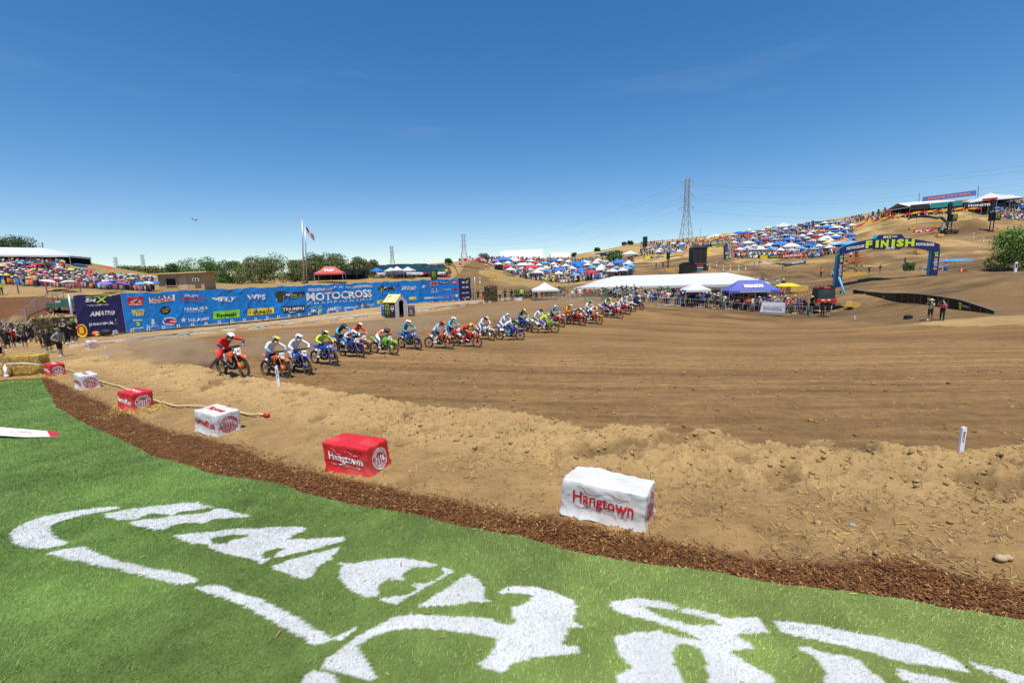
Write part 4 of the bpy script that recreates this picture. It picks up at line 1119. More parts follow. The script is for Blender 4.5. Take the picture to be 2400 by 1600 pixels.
for i, (fp, hd, c1, c2, num, sp, ps, jer, slv, pan, boot, hel, vis, acc, guard, lab, rl) in enumerate(RIDERS):
 F = hit(*fp)
 a = rad(heading(F, WSP[i]))
 d = Vector((math.cos(a), math.sin(a), 0))
 R = F - d * 1.49
 R.z = hz(R.x, R.y)
 F.z = hz(F.x, F.y)
 up_f = .035 if num == '491' else 0.0
 fwd = (F + Vector((0, 0, up_f)) - R).normalized()
 left = Vector((0, 0, 1)).cross(fwd).normalized()
 up = fwd.cross(left)
 if fwd.x > 0: lean = rad({'142': 3, '775': -4, '784': -2, '302': -3, '20': 2, '97': 4, '28': 3}.get(num, ((i * 37) % 11 - 5)))
 Mw = Matrix((fwd, left, up)).transposed().to_4x4() @ Matrix.Rotation(lean, 4, 'X')
 root = empty('motocross_bike')
 root.matrix_world = Matrix.Translation((R + F) / 2 + Vector((0, 0, up_f / 2))) @ Mw
 tag(root, lab, 'motorcycle', 'motocross bikes charging off the start')
 p1, p2 = plastic(c1), plastic(c2)
 steer = rad(((i * 53) % 9) - 4)
 wf = add_part('wheel', 'rimF', root, None, (.75, 0, .345), (0, rad(i * 40), 0)); add_part('tyre', 'tyreF', wf)
 wr = add_part('wheel', 'rimR', root, None, (-.74, 0, .335), (0, rad(i * 70), 0)); add_part('tyre', 'tyreR', wr)
 for s in (-1, 1): add_part('fork_leg', 'fork', root, [p1, M_GOLD if i % 3 else M_METAL], (0, s * .105, 0))
 add_part('triple_clamp', 'clamp', root)
 hb = add_part('handlebar', 'bar', root)
 if guard:
  for s in (-1, 1): add_part('hand_guard', 'guard%d' % s, hb, [p1])
 add_part('front_fender', 'fender', root, [p1])
 pl = add_part('number_plate', 'plate', root, [plastic(B_) if c1 == B_ and sp == B_ else M_PLATE])
 mb = MB()
 letters(mb, num, BM['Mx'] @ Matrix.Translation((0, -.055, .010)), .115, min(.19, .075 * len(num)), bold=.03)
 n_ = mb.build('number', M_PLATE if (c1 == B_ and sp == B_) else M_NUM, pl)
 for k in ('frame', 'engine'): add_part(k, k, root)
 add_part('swingarm', 'swing', root); add_part('exhaust_pipe', 'pipe', root); add_part('silencer', 'silencer', root); add_part('rear_shock', 'shock', root)
 add_part('seat', 'seat', root, [cmat(NV) if num == '7' else M_SEAT]); add_part('rear_fender', 'rfender', root, [p2 if c2 in (W_, B_) else p1]); add_part('fuel_tank', 'tank', root, [p1])
 for s in (-1, 1):
  add_part('radiator_shroud', 'shroud%d' % s, root, [p1])
  q = add_part('side_panel', 'side%d' % s, root, [plastic(sp)])
  if i < 20 and s < 0:
   mb = MB()
   Ms = Matrix.Translation((-.33, -.142, .70)) @ Matrix(((1, 0, 0, 0), (0, 0, -1, 0), (0, 1, 0, 0), (0, 0, 0, 1)))
   letters(mb, num, Ms, .105, min(.26, .085 * len(num)), bold=.03)
   mb.build('number', M_PLATE if sp in (K_, B_, R_) else M_NUM, q)
 rd = obj('person', RMESH[ps])
 rd.matrix_world = root.matrix_world
 jm, sm, pm, bt = rgbm(jer), rgbm(slv), rgbm(pan), plastic(boot)
 objmats(rd, [jm, sm if num in ('20', '16', '376', '97', '39', '62') else jm, sm, rgbm(K_ if i % 3 else W_), pm, bt, bt, rgbm(K_), rgbm(K_)])
 tag(rd, 'rider in ' + rl + ', on bike number ' + num, 'person', 'riders on the motocross bikes')
 hp = RPOSE[ps]['skull']
 tilt = rad({'low': 22, 'attack': 14, 'leg': 16}.get(ps, 10))
 hm = add_part('helmet', 'helmet', rd, [plastic(hel)], (hp[0] + .03, 0, hp[2] + .0), (0, tilt, rad(((i * 29) % 15) - 7)))
 hm.scale = (1.02, 1.02, 1.02)
 add_part('helmet_visor', 'visor', hm, [plastic(vis)]); add_part('goggles', 'goggles', hm); add_part('chin_guard', 'chin', hm, [plastic(vis if i % 2 else hel)])
# ------------------------------------------------------------------ covered bales
def bale(L, W, H, seed, amp=1.0):
 r = .032
 def disp(p):
  x, y, z = p
  n = pfbm(x * 3.2 + seed * 3.1 + y * 2.1, z * 4.5 + y * 2.7 + seed, 3, 301 + seed)
  m = pfbm(x * 9 + z * 7 + seed, z * 6 - x * 5 + y * 8, 3, 331 + seed)
  return amp * (.016 * n + .05 * max(0, .16 - abs(m)) - .004)
 def surf(x, y, z, off=0.0):
  p = Vector((x, y, z))
  c = Vector((max(-L / 2 + r, min(L / 2 - r, x)), max(-W / 2 + r, min(W / 2 - r, y)), max(-1, min(H - r, z))))
  n = p - c
  n = n.normalized() if n.length > 1e-6 else Vector((0, 0, 1))
  q = c + n * (r + disp(p) + off)
  low = max(0, 1 - z / (.28 * H))
  k = low * low * (.012 + .035 * pn(x * 5 + seed, y * 5 + 2.0, 371))
  q += Vector((n.x, n.y, 0)) * k
  q.z += low * low * .035 * pfbm(x * 4 + y * 3 + seed, seed + .5, 2, 381) + .012
  q.x += .03 * (z / H) * math.sin(seed * 2.3); q.y += .025 * (z / H) * math.cos(seed * 1.7)
  return q
 mb = MB()
 def face(fn, nu, nv):
  vs = [surf(*fn(i / nu, j / nv)) for i in range(nu + 1) for j in range(nv + 1)]
  mb.add(vs, [(i * (nv + 1) + j, (i + 1) * (nv + 1) + j, (i + 1) * (nv + 1) + j + 1, i * (nv + 1) + j + 1) for i in range(nu) for j in range(nv)])
 face(lambda u, v: (-L / 2 + u * L, -W / 2, v * H), 34, 16)
 face(lambda u, v: (L / 2 - u * L, W / 2, v * H), 20, 10)
 face(lambda u, v: (L / 2, -W / 2 + u * W, v * H), 18, 16)
 face(lambda u, v: (-L / 2, W / 2 - u * W, v * H), 18, 16)
 face(lambda u, v: (-L / 2 + u * L, -W / 2 + v * W, H), 34, 18)
 return mb, surf
def ribbon_on(mb, surf, pts, w, off=.008, m=0):
 n = len(pts)
 vs = []
 for i, (x, z) in enumerate(pts):
  a = pts[min(i + 1, n - 1)]; b = pts[max(i - 1, 0)]
  dx, dz = a[0] - b[0], a[1] - b[1]; l = math.hypot(dx, dz) or 1
  ww = w * (.35 + .65 * math.sin(math.pi * (i + .5) / n))
  vs += [surf(x - dz / l * ww, z + dx / l * ww, off), surf(x + dz / l * ww, z - dx / l * ww, off)]
 mb.add(vs, [(2 * i + 1, 2 * i + 3, 2 * i + 2, 2 * i) for i in range(n - 1)], m)
def seal(mb, sf, cx, cz, R):
 for r0, r1 in ((.92, 1.0), (.60, .66)):
  n = 28; vs = []
  for i in range(n):
   a = 2 * math.pi * i / n
   for r in (r0, r1): vs.append(sf(cx + R * r * math.cos(a), cz + R * r * math.sin(a), .008))
  mb.add(vs, [(2 * i, 2 * i + 1, (2 * i + 3) % (2 * n), (2 * i + 2) % (2 * n)) for i in range(n)])
 for i in range(30):                                   # ring of small lettering, read only as ticks
  if i in (14, 15, 29, 0): continue
  a = 2 * math.pi * i / 30
  vs = []
  for r, d in ((.70, -.05), (.70, .05), (.88, .05), (.88, -.05)):
   vs.append(sf(cx + R * r * math.cos(a + d), cz + R * r * math.sin(a + d), .008))
  mb.add(vs, [(0, 1, 2, 3)])
 for k in (-.42, -.14, .14, .42):
  hgt = math.sqrt(max(.05, .55 ** 2 - k * k)) * R
  x0, x1 = cx + (k - .07) * R, cx + (k + .07) * R
  vs = [sf(x, z, .008) for x, z in ((x0, cz - hgt), (x1, cz - hgt), (x1, cz - hgt * .33), (x1, cz + hgt * .33), (x1, cz + hgt * .6), (x0, cz + hgt * .6), (x0, cz + hgt * .33), (x0, cz - hgt * .33))]
  mb.add(vs, [(0, 1, 2, 7), (7, 2, 3, 6), (6, 3, 4, 5)])
M_COVW = mat('white_cover', (.58, .572, .55), .55, 0, .05, 5, .35, 40, dirt=(.44, .36, .26))
M_COVR = mat('red_cover', (.56, .018, .022), .5, 0, .15, 5, .35, 40, dirt=(.60, .16, .12))
M_PRR = mat('print_red', (.50, .015, .02), .55, 0, .1, 8)
M_PRW = mat('print_white', (.74, .72, .69), .55, 0, .08, 8)
M_STRAW = mat('straw', (.55, .36, .09), .9, 0, .45, 22, .8, 60)
BALES = [  # A (far end of long side), B (near corner), C (end of the short side), length, height, white?, label
 ((1311, 1204), (1511, 1246), None, 1.08, .47, 1, 'large white covered bale with red script, nearest the camera'),
 ((767, 1098), (870, 1117), (905, 1090), 1.0, .50, 0, 'red covered bale with white script on the dirt, right of the pipe end'),
 ((454, 1006), (509, 1024), (543, 1012), 1.05, .52, 1, 'crumpled white covered bale with red ring logo beside the pipe end'),
 ((277, 954), (311, 964), (348, 954), 1.05, .53, 0, 'red covered bale with white ring logo sitting on spilled straw'),
 ((176, 907), (194, 915), (235, 913), 1.1, .58, 1, 'white covered bale standing between two red covered ones'),
 ((107, 878), (120, 883), (149, 879), 1.1, .58, 0, 'red covered bale next to the bare straw bales'),
 ((195, 814), (207, 821), (226, 818), 1.1, .62, 1, 'white covered bale at the left end of the start line'),
]
for i, (A, B, C_, L, H, wh, lab) in enumerate(BALES):
 pb = hit(*B)
 if C_ is None:
  pa = hit(*A); d = (pb - pa); d.z = 0; L = min(L, max(.9, d.length)); d.normalize()
  W = .52
 else:
  pc = G(*C_, pb.z); e = (pc - pb); e.z = 0; W = .54
  pa = G(*A, pb.z); d = (pb - pa); d.z = 0; d.normalize()
 yv = Vector((-d.y, d.x, 0))
 ctr = pb - d * L / 2 + yv * W / 2
 z = min(hz(pb.x, pb.y), hz(ctr.x, ctr.y)) - .02
 root = empty('covered_bale', (ctr.x, ctr.y, z), math.atan2(d.y, d.x))
 tag(root, lab, 'hay bale', 'hay bales in printed covers along the track edge')
 mb, surf = bale(L, W, H, i + 1, 1.5)
 cov = mb.build('cover', M_COVW if wh else M_COVR, root, True)
 ink = M_PRR if wh else M_PRW
 mb = MB()
 sf = lambda x, z, off=.008: surf(x, -W / 2, z, off)
 s = L / 1.08
 if i < 2:
  letters(mb, 'Hangtown', None, .150 * s, .78 * s, bold=.022, mapf=lambda x, y: sf(x + .01, .20 * H / .47 + y - .05 * x, .012))
  ribbon_on(mb, sf, [(-.33 * s + .02 * k, .42 - .008 * k + .02 * math.sin(k * .6)) for k in range(15)], .005)
  ribbon_on(mb, sf, [(.02 + .024 * k * s, .40 - .004 * k + .016 * math.sin(k * .55)) for k in range(14)], .005)
  ribbon_on(mb, sf, [(-.36 * s + .025 * k, .165 - .014 * math.sin(k * .5) - .003 * k) for k in range(15)], .005)
  mb2 = MB(); letters(mb2, 'Motocross Classic', None, .032, .34 * s, bold=.0, mapf=lambda x, y: sf(x + .16, .125 + y - .07 * x));
  mb2.build('small_lettering', ink, cov)
 else:
  letters(mb, 'HangtownMX.com', None, .15, .85 * L, bold=.03, mapf=lambda x, y: sf(x - .02, H * .38 + y - .05 * x))
 mb.build('script_lettering', ink, cov)
 mb = MB()
 se = lambda x, z, off=.008: surf(L / 2, x, z, off)
 seal(mb, se, 0.0, H * .48, H * .37)
 mb.build('ring_logo', ink, cov)
 if i >= 2:
  mb = MB()
  letters(mb, 'Hangtown', None, .16, .7, bold=.03, mapf=lambda x, y: surf(x, y - .06, H, .008))
  mb.build('top_lettering', ink, cov)
 mb = MB(); mb.box((0, 0, H * .42), (L - .12, W - .12, H * .8))
 mb.build('straw_core', M_STRAW, root)
def straw_heap(name, px, R, n, lab, flat=.06):
 p = hit(*px)
 a = RNG.uniform(0, 6.28, n); r = R * np.sqrt(RNG.random(n))
 x = p.x + r * np.cos(a); y = p.y + r * np.sin(a)
 V, F = flakes(x, y, bank_z(x, y) + flat * RNG.random(n) * (1 - r / R), RNG.uniform(.06, .2, n), RNG.uniform(.006, .012, n), RNG, .3)
 c = np.array([.58, .40, .10]) * RNG.uniform(.5, 1.2, (n, 1))
 o = obj(name, np_mesh(name, V, F, M_CHIP, np.repeat(np.clip(c, 0, .9), 4, 0))); kind(o, 'stuff'); tag(o, lab, 'straw')
straw_heap('spilled_straw', (312, 962), .95, 1500, 'yellow straw spilled round the foot of a red covered bale')
straw_heap('spilled_straw', (112, 885), 1.3, 1400, 'yellow straw spilled in front of the bare straw bales')
def straw_bale(loc, rz, L, W, H, lab, seed):
 root = empty('straw_bale', loc, rz); tag(root, lab, 'hay bale', 'bare straw bales')
 mb, surf = bale(L, W, H, seed, 2.0)
 core = mb.build('straw_block', M_STRAW, root, True)
 n = 1600
 f = RNG.random(n); u = RNG.uniform(-.5, .5, n); v = RNG.random(n)
 x = np.where(f < .45, u * L, np.where(f < .6, L / 2, u * L)); y = np.where(f < .45, -W / 2 - .02, np.where(f < .6, u * W, u * W))
 z = np.where(f < .6, v * H, H + .01)
 a = RNG.uniform(0, 6.28, n); l = RNG.uniform(.05, .16, n)
 d = np.stack([np.cos(a) * l, RNG.normal(0, .35, n) * l, np.sin(a) * l * .6], -1)
 c = np.stack([x, y, z], -1)
 wd = np.stack([-np.sin(a), np.zeros(n), np.cos(a)], -1) * .007
 V = np.stack([c - d / 2 - wd, c - d / 2 + wd, c + d / 2 + wd * .5, c + d / 2 - wd * .5], 1).reshape(-1, 3)
 cc = np.array([.60, .40, .10]) * RNG.uniform(.35, 1.25, (n, 1))
 o = obj('loose_straw', np_mesh('loose_straw', V, np.arange(n * 4).reshape(-1, 4), M_CHIP, np.repeat(np.clip(cc, 0, .9), 4, 0)), core); kind(o, 'stuff')
 tw = MB()
 for k in (-.28, .28):
  tw.tube([(k * L, -W / 2 - .05, .02), (k * L, -W / 2 - .05, H + .04), (k * L, W / 2 + .05, H + .04), (k * L, W / 2 + .05, .02)], .006, 5)
 tw.build('twine', mat('twine', (.45, .25, .06), .8), root)
p = hit(50, 880); z = hz(p.x, p.y)
straw_bale((p.x, p.y + .3, z), rad(2), 1.9, .6, .48, 'lower of two bare straw bales stacked at the lawn end', 21)
straw_bale((p.x - .05, p.y + .33, z + .52), rad(3), 1.85, .55, .46, 'upper of two bare straw bales stacked at the lawn end', 22)
M_PVC = mat('aged_pipe', (.55, .41, .23), .5, 0, .12, 6, dirt=(.36, .25, .13))
pts = []
for q in [(60, 853), (108, 862), (150, 867), (195, 882), (240, 898), (285, 910), (345, 938), (395, 951), (470, 957), (545, 968), (622, 977)]:
 w = hit(*q); pts.append(w)
dense = []
for a, b in zip(pts[:-1], pts[1:]):
 for k in range(6):
  m = a.lerp(b, k / 6); dense.append((m.x, m.y, float(bank_z(np.array([m.x]), np.array([m.y]))[0]) + .07))
dense.append((pts[-1].x, pts[-1].y, pts[-1].z + .06))
root = empty('water_pipe', dense[0]); tag(root, 'long tan water pipe lying on the dirt behind the covered bales', 'pipe')
o0 = Vector(dense[0])
mb = MB(); mb.tube([Vector(d) - o0 for d in dense], .03, 8); mb.build('pipe', M_PVC, root, True)
e = Vector(dense[-1]) - o0; e2 = Vector(dense[-2]) - o0; dv = (e - e2).normalized()
mb = MB(); mb.tube([e - dv * .02, e + dv * .14], [.05, .046], 10); mb.build('end_cap', mat('plastic', (.55, .02, .02), .5), root, True)
p = hit(17, 884)
root = empty('valve_stand', p); tag(root, 'upright irrigation valve stand of brown and white pipes before straw bales', 'valve')
mb = MB(); mb.tube([(0, 0, 0), (0, 0, .95)], .045, 8); mb.tube([(.0, 0, .12), (-.5, .05, .10)], .04, 8); mb.lathe([(.06, .6), (.075, .62), (.075, .70), (.06, .72)], 10); mb.build('riser', mat('rusty_pipe', (.22, .10, .05), .7, 0, .4, 12), root, True)
mb = MB(); mb.tube([(.12, -.12, .0), (.12, -.12, .55)], .06, 8); mb.lathe([(.085, .0), (.09, .14), (.07, .16)], 10, Matrix.Translation((.12, -.12, 0))); mb.tube([(.12, -.12, .52), (.0, 0, .66)], .04, 8); mb.build('white_riser', M_PLATE, root, True)
mb = MB(); mb.tube([(-.2, -.02, .66), (.9, .0, .68), (1.6, .25, .52)], .035, 8); mb.build('outlet_pipe', mat('pipe_pale', (.62, .58, .5), .5), root, True)
mb = MB(); mb.box((.45, 0, .74), (.2, .05, .03)); mb.tube([(.45, 0, .66), (.45, 0, .74)], .02, 6); mb.build('valve_handle', mat('plastic', (.02, .15, .5), .5), root)
q = [on_plane(*t) for t in [(-60, 1001), (0, 1005), (60, 1009), (110, 1013), (133, 1017), (141, 1026), (60, 1027), (0, 1025), (-60, 1022)]]
root = empty('lawn_flag', (q[4][0], q[4][1], plane(*q[4]) + .03)); tag(root, 'white cloth flag with red border lying flat on the lawn at far left', 'flag')
mb = MB(); o0 = root.location
vs = [Vector((x, y, plane(x, y) + .045 + .012 * math.sin(k * 2))) - o0 for k, (x, y) in enumerate(q)]
mb.add(vs + [v - Vector((0, 0, .008)) for v in vs], [tuple(range(9))[::-1], tuple(range(9, 18))] + [(i, (i + 1) % 9, 9 + (i + 1) % 9, 9 + i) for i in range(9)])
mb.build('cloth', M_PRW, root)
mb = MB(); mb.add([vs[3] + Vector((0, 0, .008)), vs[4] + Vector((0, 0, .008)), vs[5] + Vector((0, 0, .008)), vs[5].lerp(vs[6], .28) + Vector((0, 0, .008))], [(3, 2, 1, 0)])
for t0, t1, f in ((.05, .3, .3), (.35, .62, .5), (.66, .95, .4), (.1, .5, .7), (.55, .8, .75)):
 a = vs[0].lerp(vs[8], f); b = vs[3].lerp(vs[6], f)
 c0, c1 = a.lerp(b, t0 * .8 + .15), a.lerp(b, t1 * .8 + .15); dn = (vs[8] - vs[0]) * .07; u = Vector((0, 0, .012))
 mb.add([c0 + u, c1 + u, c1 + dn + u, c0 + dn * .6 + u], [(3, 2, 1, 0)])
mb.build('red_print', M_PRR, root)
M_STAKE = mat('stake_white', (.72, .73, .76), .5, 0, .06, 8)
def stake(base, h, lab, w=.10, logo=True, rz=0.0, tiltx=0.0):
 root = empty('track_marker', base, rz); root.rotation_euler = (0, tiltx, rz)
 tag(root, lab, 'marker', 'white track marker stakes')
 mb = MB(); mb.prism([(-w / 2, -.1), (w / 2, -.1), (w / 2, h - .02), (w * .3, h), (-w * .3, h), (-w / 2, h - .02)], w * .45, Matrix(((1, 0, 0, 0), (0, 0, -1, 0), (0, 1, 0, 0), (0, 0, 0, 1))))
 mb.build('post', M_STAKE, root)
 if logo:
  mb = MB(); Mt = Matrix.Translation((w * .22, -w * .24, h * .42)) @ Matrix(((0, -1, 0, 0), (0, 0, -1, 0), (1, 0, 0, 0), (0, 0, 0, 1)))
  letters(mb, 'ACERBI', Mt, w * .5, h * .42, 'l', bold=.03, shear=.2)
  mb.build('lettering', M_NUM, root)
for q, h, lab, w, tl in [((655, 907), .72, 'white marker stake in front of the orange bikes', .085, -.05), ((253, 841), .72, 'white marker stake left of the dust cloud near the start line', .10, -.08), ((2251, 1060), .42, 'white marker stake on the dirt bank at the right edge', .065, .03), ((2003, 748), .34, 'short white stake on dirt below the black rail banner', .10, .0)]:
 p = hit(*q); stake((p.x, p.y, p.z - .02), h, lab, w, tiltx=tl)
# ------------------------------------------------------------------ long printed banner wall behind the start
WL, WR = hit(187, 790), hit(1105, 703)
WL.z = hz(WL.x, WL.y); WR.z = hz(WR.x, WR.y)
_wd = Vector((WR.x - WL.x, WR.y - WL.y, 0)); WLEN = _wd.length; _wd.normalize()
_wn = Vector((_wd.y, -_wd.x, 0))                      # toward the camera
HL = P(172, 695, WL.y).z - WL.z; HR = P(1105, 652, WR.y).z - WR.z
def wall_st(px, py):
 """photo pixel -> metres along the wall, fraction of its height"""
 d = Vector(ray(px, py)); o = Vector((0, 0, CAMZ))
 t = (WL - o).dot(_wn) / d.dot(_wn)
 p = o + d * t
 s = (p - WL).dot(_wd)
 k = s / WLEN
 z0 = WL.z + (WR.z - WL.z) * k; h = HL + (HR - HL) * k
 return s, (p.z - z0) / h
def wrinkle(s, t):
 s = np.asarray(s, float); t = np.asarray(t, float)
 ph = s % 2.1
 fan = np.abs(fbm(s * .9 + t * 1.6, t * .5 + s * .12, 3, 401))
 cre = np.clip(.11 - np.abs(fbm(s * .55 - t * 1.1, t * .9 + s * .2, 3, 411)), 0, .11)
 return .14 * fbm(s * .35, t * .8, 3, 421) - .20 * fan * (.4 + .6 * t) + .6 * cre + .05 * np.sin(s * 2.99) * (1 - t) ** 2
_ws = np.arange(-1, WLEN + 2, .05); _wt = np.linspace(-.1, 1.1, 49)
_WK = wrinkle(*np.meshgrid(_ws, _wt, indexing='ij')).tolist()
def wk(s, t):
 a = min(max((s + 1) / .05, 0), len(_ws) - 2.001); b = min(max((t + .1) / .025, 0), 46.99)
 i, j = int(a), int(b); u, v = a - i, b - j
 return (_WK[i][j] * (1 - u) + _WK[i + 1][j] * u) * (1 - v) + (_WK[i][j + 1] * (1 - u) + _WK[i + 1][j + 1] * u) * v
def wall_pt(s, t, off=0.0):
 k = s / WLEN
 z0 = WL.z + (WR.z - WL.z) * k + .05; h = HL + (HR - HL) * k
 sag = .05 * math.sin(s * 1.9) * t + .04 * math.sin(s * 4.1) * t
 w = wk(s, t) + off
 return WL + _wd * s + _wn * w + Vector((0, 0, z0 - WL.z + t * h + sag))
S1 = wall_st(290, 735)[0]; S2 = wall_st(1075, 680)[0]
banner = empty('banner_wall', WL)
tag(banner, 'long blue banner wall with navy ends and sponsor print behind the start', 'banner')
def banner_panel(name, s0, s1, mt):
 ns = max(6, int((s1 - s0) / .14)); nt = 26
 vs = [wall_pt(s0 + (s1 - s0) * i / ns, j / nt) - WL for i in range(ns + 1) for j in range(nt + 1)]
 mb = MB(); mb.add(vs, [(i * (nt + 1) + j, (i + 1) * (nt + 1) + j, (i + 1) * (nt + 1) + j + 1, i * (nt + 1) + j + 1) for i in range(ns) for j in range(nt)])
 return mb.build(name, mt, banner, True)
M_BNB = mat('banner_blue', (.008, .20, .60), .42, 0, .12, .8, .12, 6)
M_BNN = mat('banner_navy', (.018, .014, .085), .45, 0, .15, .8, .12, 6)
PN1 = banner_panel('banner_panel', 0, S1, M_BNN); PB = banner_panel('banner_panel', S1 + .01, S2, M_BNB); PN2 = banner_panel('banner_panel', S2 + .01, WLEN, M_BNN)
mb = MB(); rr = random.Random(4)
s = S1 + .4
while s < S2 - .4:
 for k in range(18):
  if rr.random() < .42 * (.4 + .6 * math.sin(s * .4 + k) ** 2):
   t = .05 + k * .052
   mb.add([wall_pt(s, t, .004) - WL, wall_pt(s + .15, t, .004) - WL, wall_pt(s + .15, t + .034, .004) - WL, wall_pt(s, t + .034, .004) - WL], [(0, 1, 2, 3)])
 s += .24
o = mb.build('halftone_print', mat('banner_blue_dark', (.006, .165, .53), .5), PB); kind(o, 'stuff')
PRT = {'w': M_PRW, 'k': M_NUM, 'r': M_PRR, 'y': mat('print_yellow', (.78, .60, .02), .5), 'g': mat('print_green', (.22, .62, .03), .5), 'lime': mat('print_lime', (.50, .68, .03), .5), 'o': mat('print_orange', (.80, .16, .01), .5), 'n': mat('print_navy', (.01, .05, .26), .5), 'dk': mat('print_dark', (.03, .032, .03), .5), 'gr': mat('print_grey', (.35, .35, .37), .5), 'gn': mat('print_darkgreen', (.02, .22, .06), .5), 'bl': mat('print_blue', (.01, .12, .55), .5)}
def wtext(body, px, py, w, h, col='w', par=None, bold=.018, shear=0.0, off=.04, slope=None):
 s0, t0 = wall_st(px - w / 2, py + h / 2); s1, t1 = wall_st(px + w / 2, py - h / 2)
 sm, tm = wall_st(px, py)
 k = sm / WLEN; H = HL + (HR - HL) * k
 _, ta = wall_st(px, py + h / 2); _, tb = wall_st(px, py - h / 2)
 mb = MB(); bold = min(bold, .045) * .75
 letters(mb, body, None, (tb - ta), (s1 - s0), bold=bold, shear=shear, mapf=lambda x, y: wall_pt(sm + x, ta + y, off + .02) - WL)
 return mb.build('lettering', PRT[col], par or PB)
def wpoly(pts, col, par=None, off=.02, name='logo_shape'):
 """polygon of wall points given in photo pixels, cut into a fan grid so it follows the cloth"""
 st = [wall_st(*p) for p in pts]
 mb = MB()
 if len(st) == 4:
  n = 8; vs = []
  for i in range(n + 1):
   for j in range(n + 1):
    u, v = i / n, j / n
    s = (st[0][0] * (1 - u) + st[1][0] * u) * (1 - v) + (st[3][0] * (1 - u) + st[2][0] * u) * v
    t = (st[0][1] * (1 - u) + st[1][1] * u) * (1 - v) + (st[3][1] * (1 - u) + st[2][1] * u) * v
    vs.append(wall_pt(s, t, off) - WL)
  fs = [(i * (n + 1) + j, i * (n + 1) + j + 1, (i + 1) * (n + 1) + j + 1, (i + 1) * (n + 1) + j) for i in range(n) for j in range(n)]
  mb.add(vs, fs)
 else:
  vs = [wall_pt(s, t, off) - WL for s, t in st]
  mb.add(vs, [tuple(range(len(vs)))])
 return mb.build(name, PRT[col], par or PB)
def wrect(x0, y0, x1, y1, col, par=None, off=.02, name='logo_shape', sl=-.095):
 return wpoly([(x0, y0), (x1, y0 + sl * (x1 - x0)), (x1, y1 + sl * (x1 - x0)), (x0, y1)], col, par, off, name)
def wdisc(px, py, rx, ry, col, par=None, off=.012):
 return wpoly([(px + rx * math.cos(a), py + ry * math.sin(a)) for a in [-2 * math.pi * k / 18 for k in range(18)]], col, par, off)
def claw_polys(n=3):
 """three ragged scratch marks in a unit box (0..1, 0 top .. 1 bottom)"""
 base = [(-.05, .0), (.0, .07), (.05, .10), (.06, .30), (.03, .45), (.09, .60), (.06, .80), (.10, 1.0), (.14, .82), (.12, .62), (.17, .45), (.13, .28), (.17, .10), (.26, .02), (.15, .04), (.06, .0)]
 out = []
 for k in range(3):
  L = (.88, 1.0, .9)[k]
  out.append([(x + k * .37 + .08, y * L) for x, y in base])
 return out
def wclaw(px, py, w, h, par=None):
 wpoly([(px - w * .62, py - h * .56), (px + w * .62, py - h * .60), (px + w * .40, py + h * .30), (px + w * .1, py + h * .58), (px - w * .2, py + h * .52), (px - w * .42, py + h * .2)], 'dk', par, .012)
 for q in claw_polys(): wpoly([(px + (x - .55) * w, py + (y - .5) * h) for x, y in q][::-1], 'lime', par, .022, 'claw_mark')
wtext('SM', 213, 705, 25, 8, 'w', PN1, .05, .25); wtext('X', 238, 703, 26, 13, 'lime', PN1, .04, .15)
wpoly([(201, 698.5), (262, 691.5), (262, 693), (201, 700)], 'lime', PN1); wtext('WORLD CHAMPIONSHIP', 229, 716, 52, 3.4, 'w', PN1)
wtext('AMA', 227, 736, 33, 11, 'w', PN1, .05, .3); wtext('PRO', 258, 731.5, 22, 6, 'w', PN1, .04); wtext('RACING', 258, 737, 22, 3, 'w', PN1)
wtext('peacock', 238, 758, 57, 8, 'w', PN1, .03)
for k, cc in enumerate(('y', 'o', 'r', 'n', 'g')): wdisc(271.5 + k * .25, 749 + k * 2.5, 1.1, 1.1, cc, PN1)
wtext('NBC', 264, 780, 27, 8, 'w', PN1, .03)
for k, cc in enumerate(('y', 'o', 'r', 'bl', 'gn')): wdisc(238 + 5 * math.cos(math.pi * (1 - k / 4)), 782 - 4 * math.sin(math.pi * k / 4), 2.3, 2.8, cc, PN1)
wrect(299, 699, 335, 720, 'r');
for k in range(5): wpoly([(304 + k * 1.5, 709 + k * .6), (331, 697.5 + k * 2.6), (331, 699 + k * 2.6), (306 + k * 1.5, 711 + k * .8)][::-1], 'w', None, .02, 'wing_mark')
wtext('HONDA', 318, 715, 30, 3.4, 'w', None, .04)
wrect(350, 697, 410, 712, 'w'); wtext('PARTS', 379, 697, 54, 7.2, 'n', None, .06, .1, .026); wtext('UNLIMITED', 380, 705, 54, 5.4, 'r', None, .04, 0, .026)
wtext('MX-ATV', 449, 693.5, 33, 6, 'w', None, .04, .1); wtext('LEGENDS', 452, 701.5, 60, 7, 'r', None, .03, .25)
wtext('FLY', 536, 700.5, 42, 9, 'w', None, .06, .35); wpoly([(495, 699), (520, 698), (514, 706), (504, 704.5)][::-1], 'w'); wtext('RACING', 528, 707, 30, 2.2, 'w')
wtext('WPS', 601, 697, 43, 11.5, 'w', None, .05)
wclaw(657, 697, 21, 24); wpoly([(668, 689), (714, 683), (714, 694), (700, 699), (668, 702)], 'dk', None, .012); wtext('MONSTER', 691, 690.5, 42, 6.2, 'w', None, .03, 0, .022); wtext('ENERGY', 694, 697, 26, 2.8, 'lime', None, .01, 0, .022)
wtext('MOTO', 324, 730, 28, 7, 'y', None, .06, .1); wtext('TEES', 324, 737.5, 26, 7, 'y', None, .06, .1)
wdisc(388, 728, 12.5, 10, 'k'); wtext('THE MOTORSPORT', 388, 726, 19, 2.6, 'y', None, 0, 0, .02); wtext('SHOW', 388, 731, 12, 3.4, 'y', None, .02, 0, .02)
wtext('NAMURA', 460, 724, 54, 7.5, 'w', None, .015, .1); wtext('TECHNOLOGIES', 458, 730.5, 44, 2, 'w')
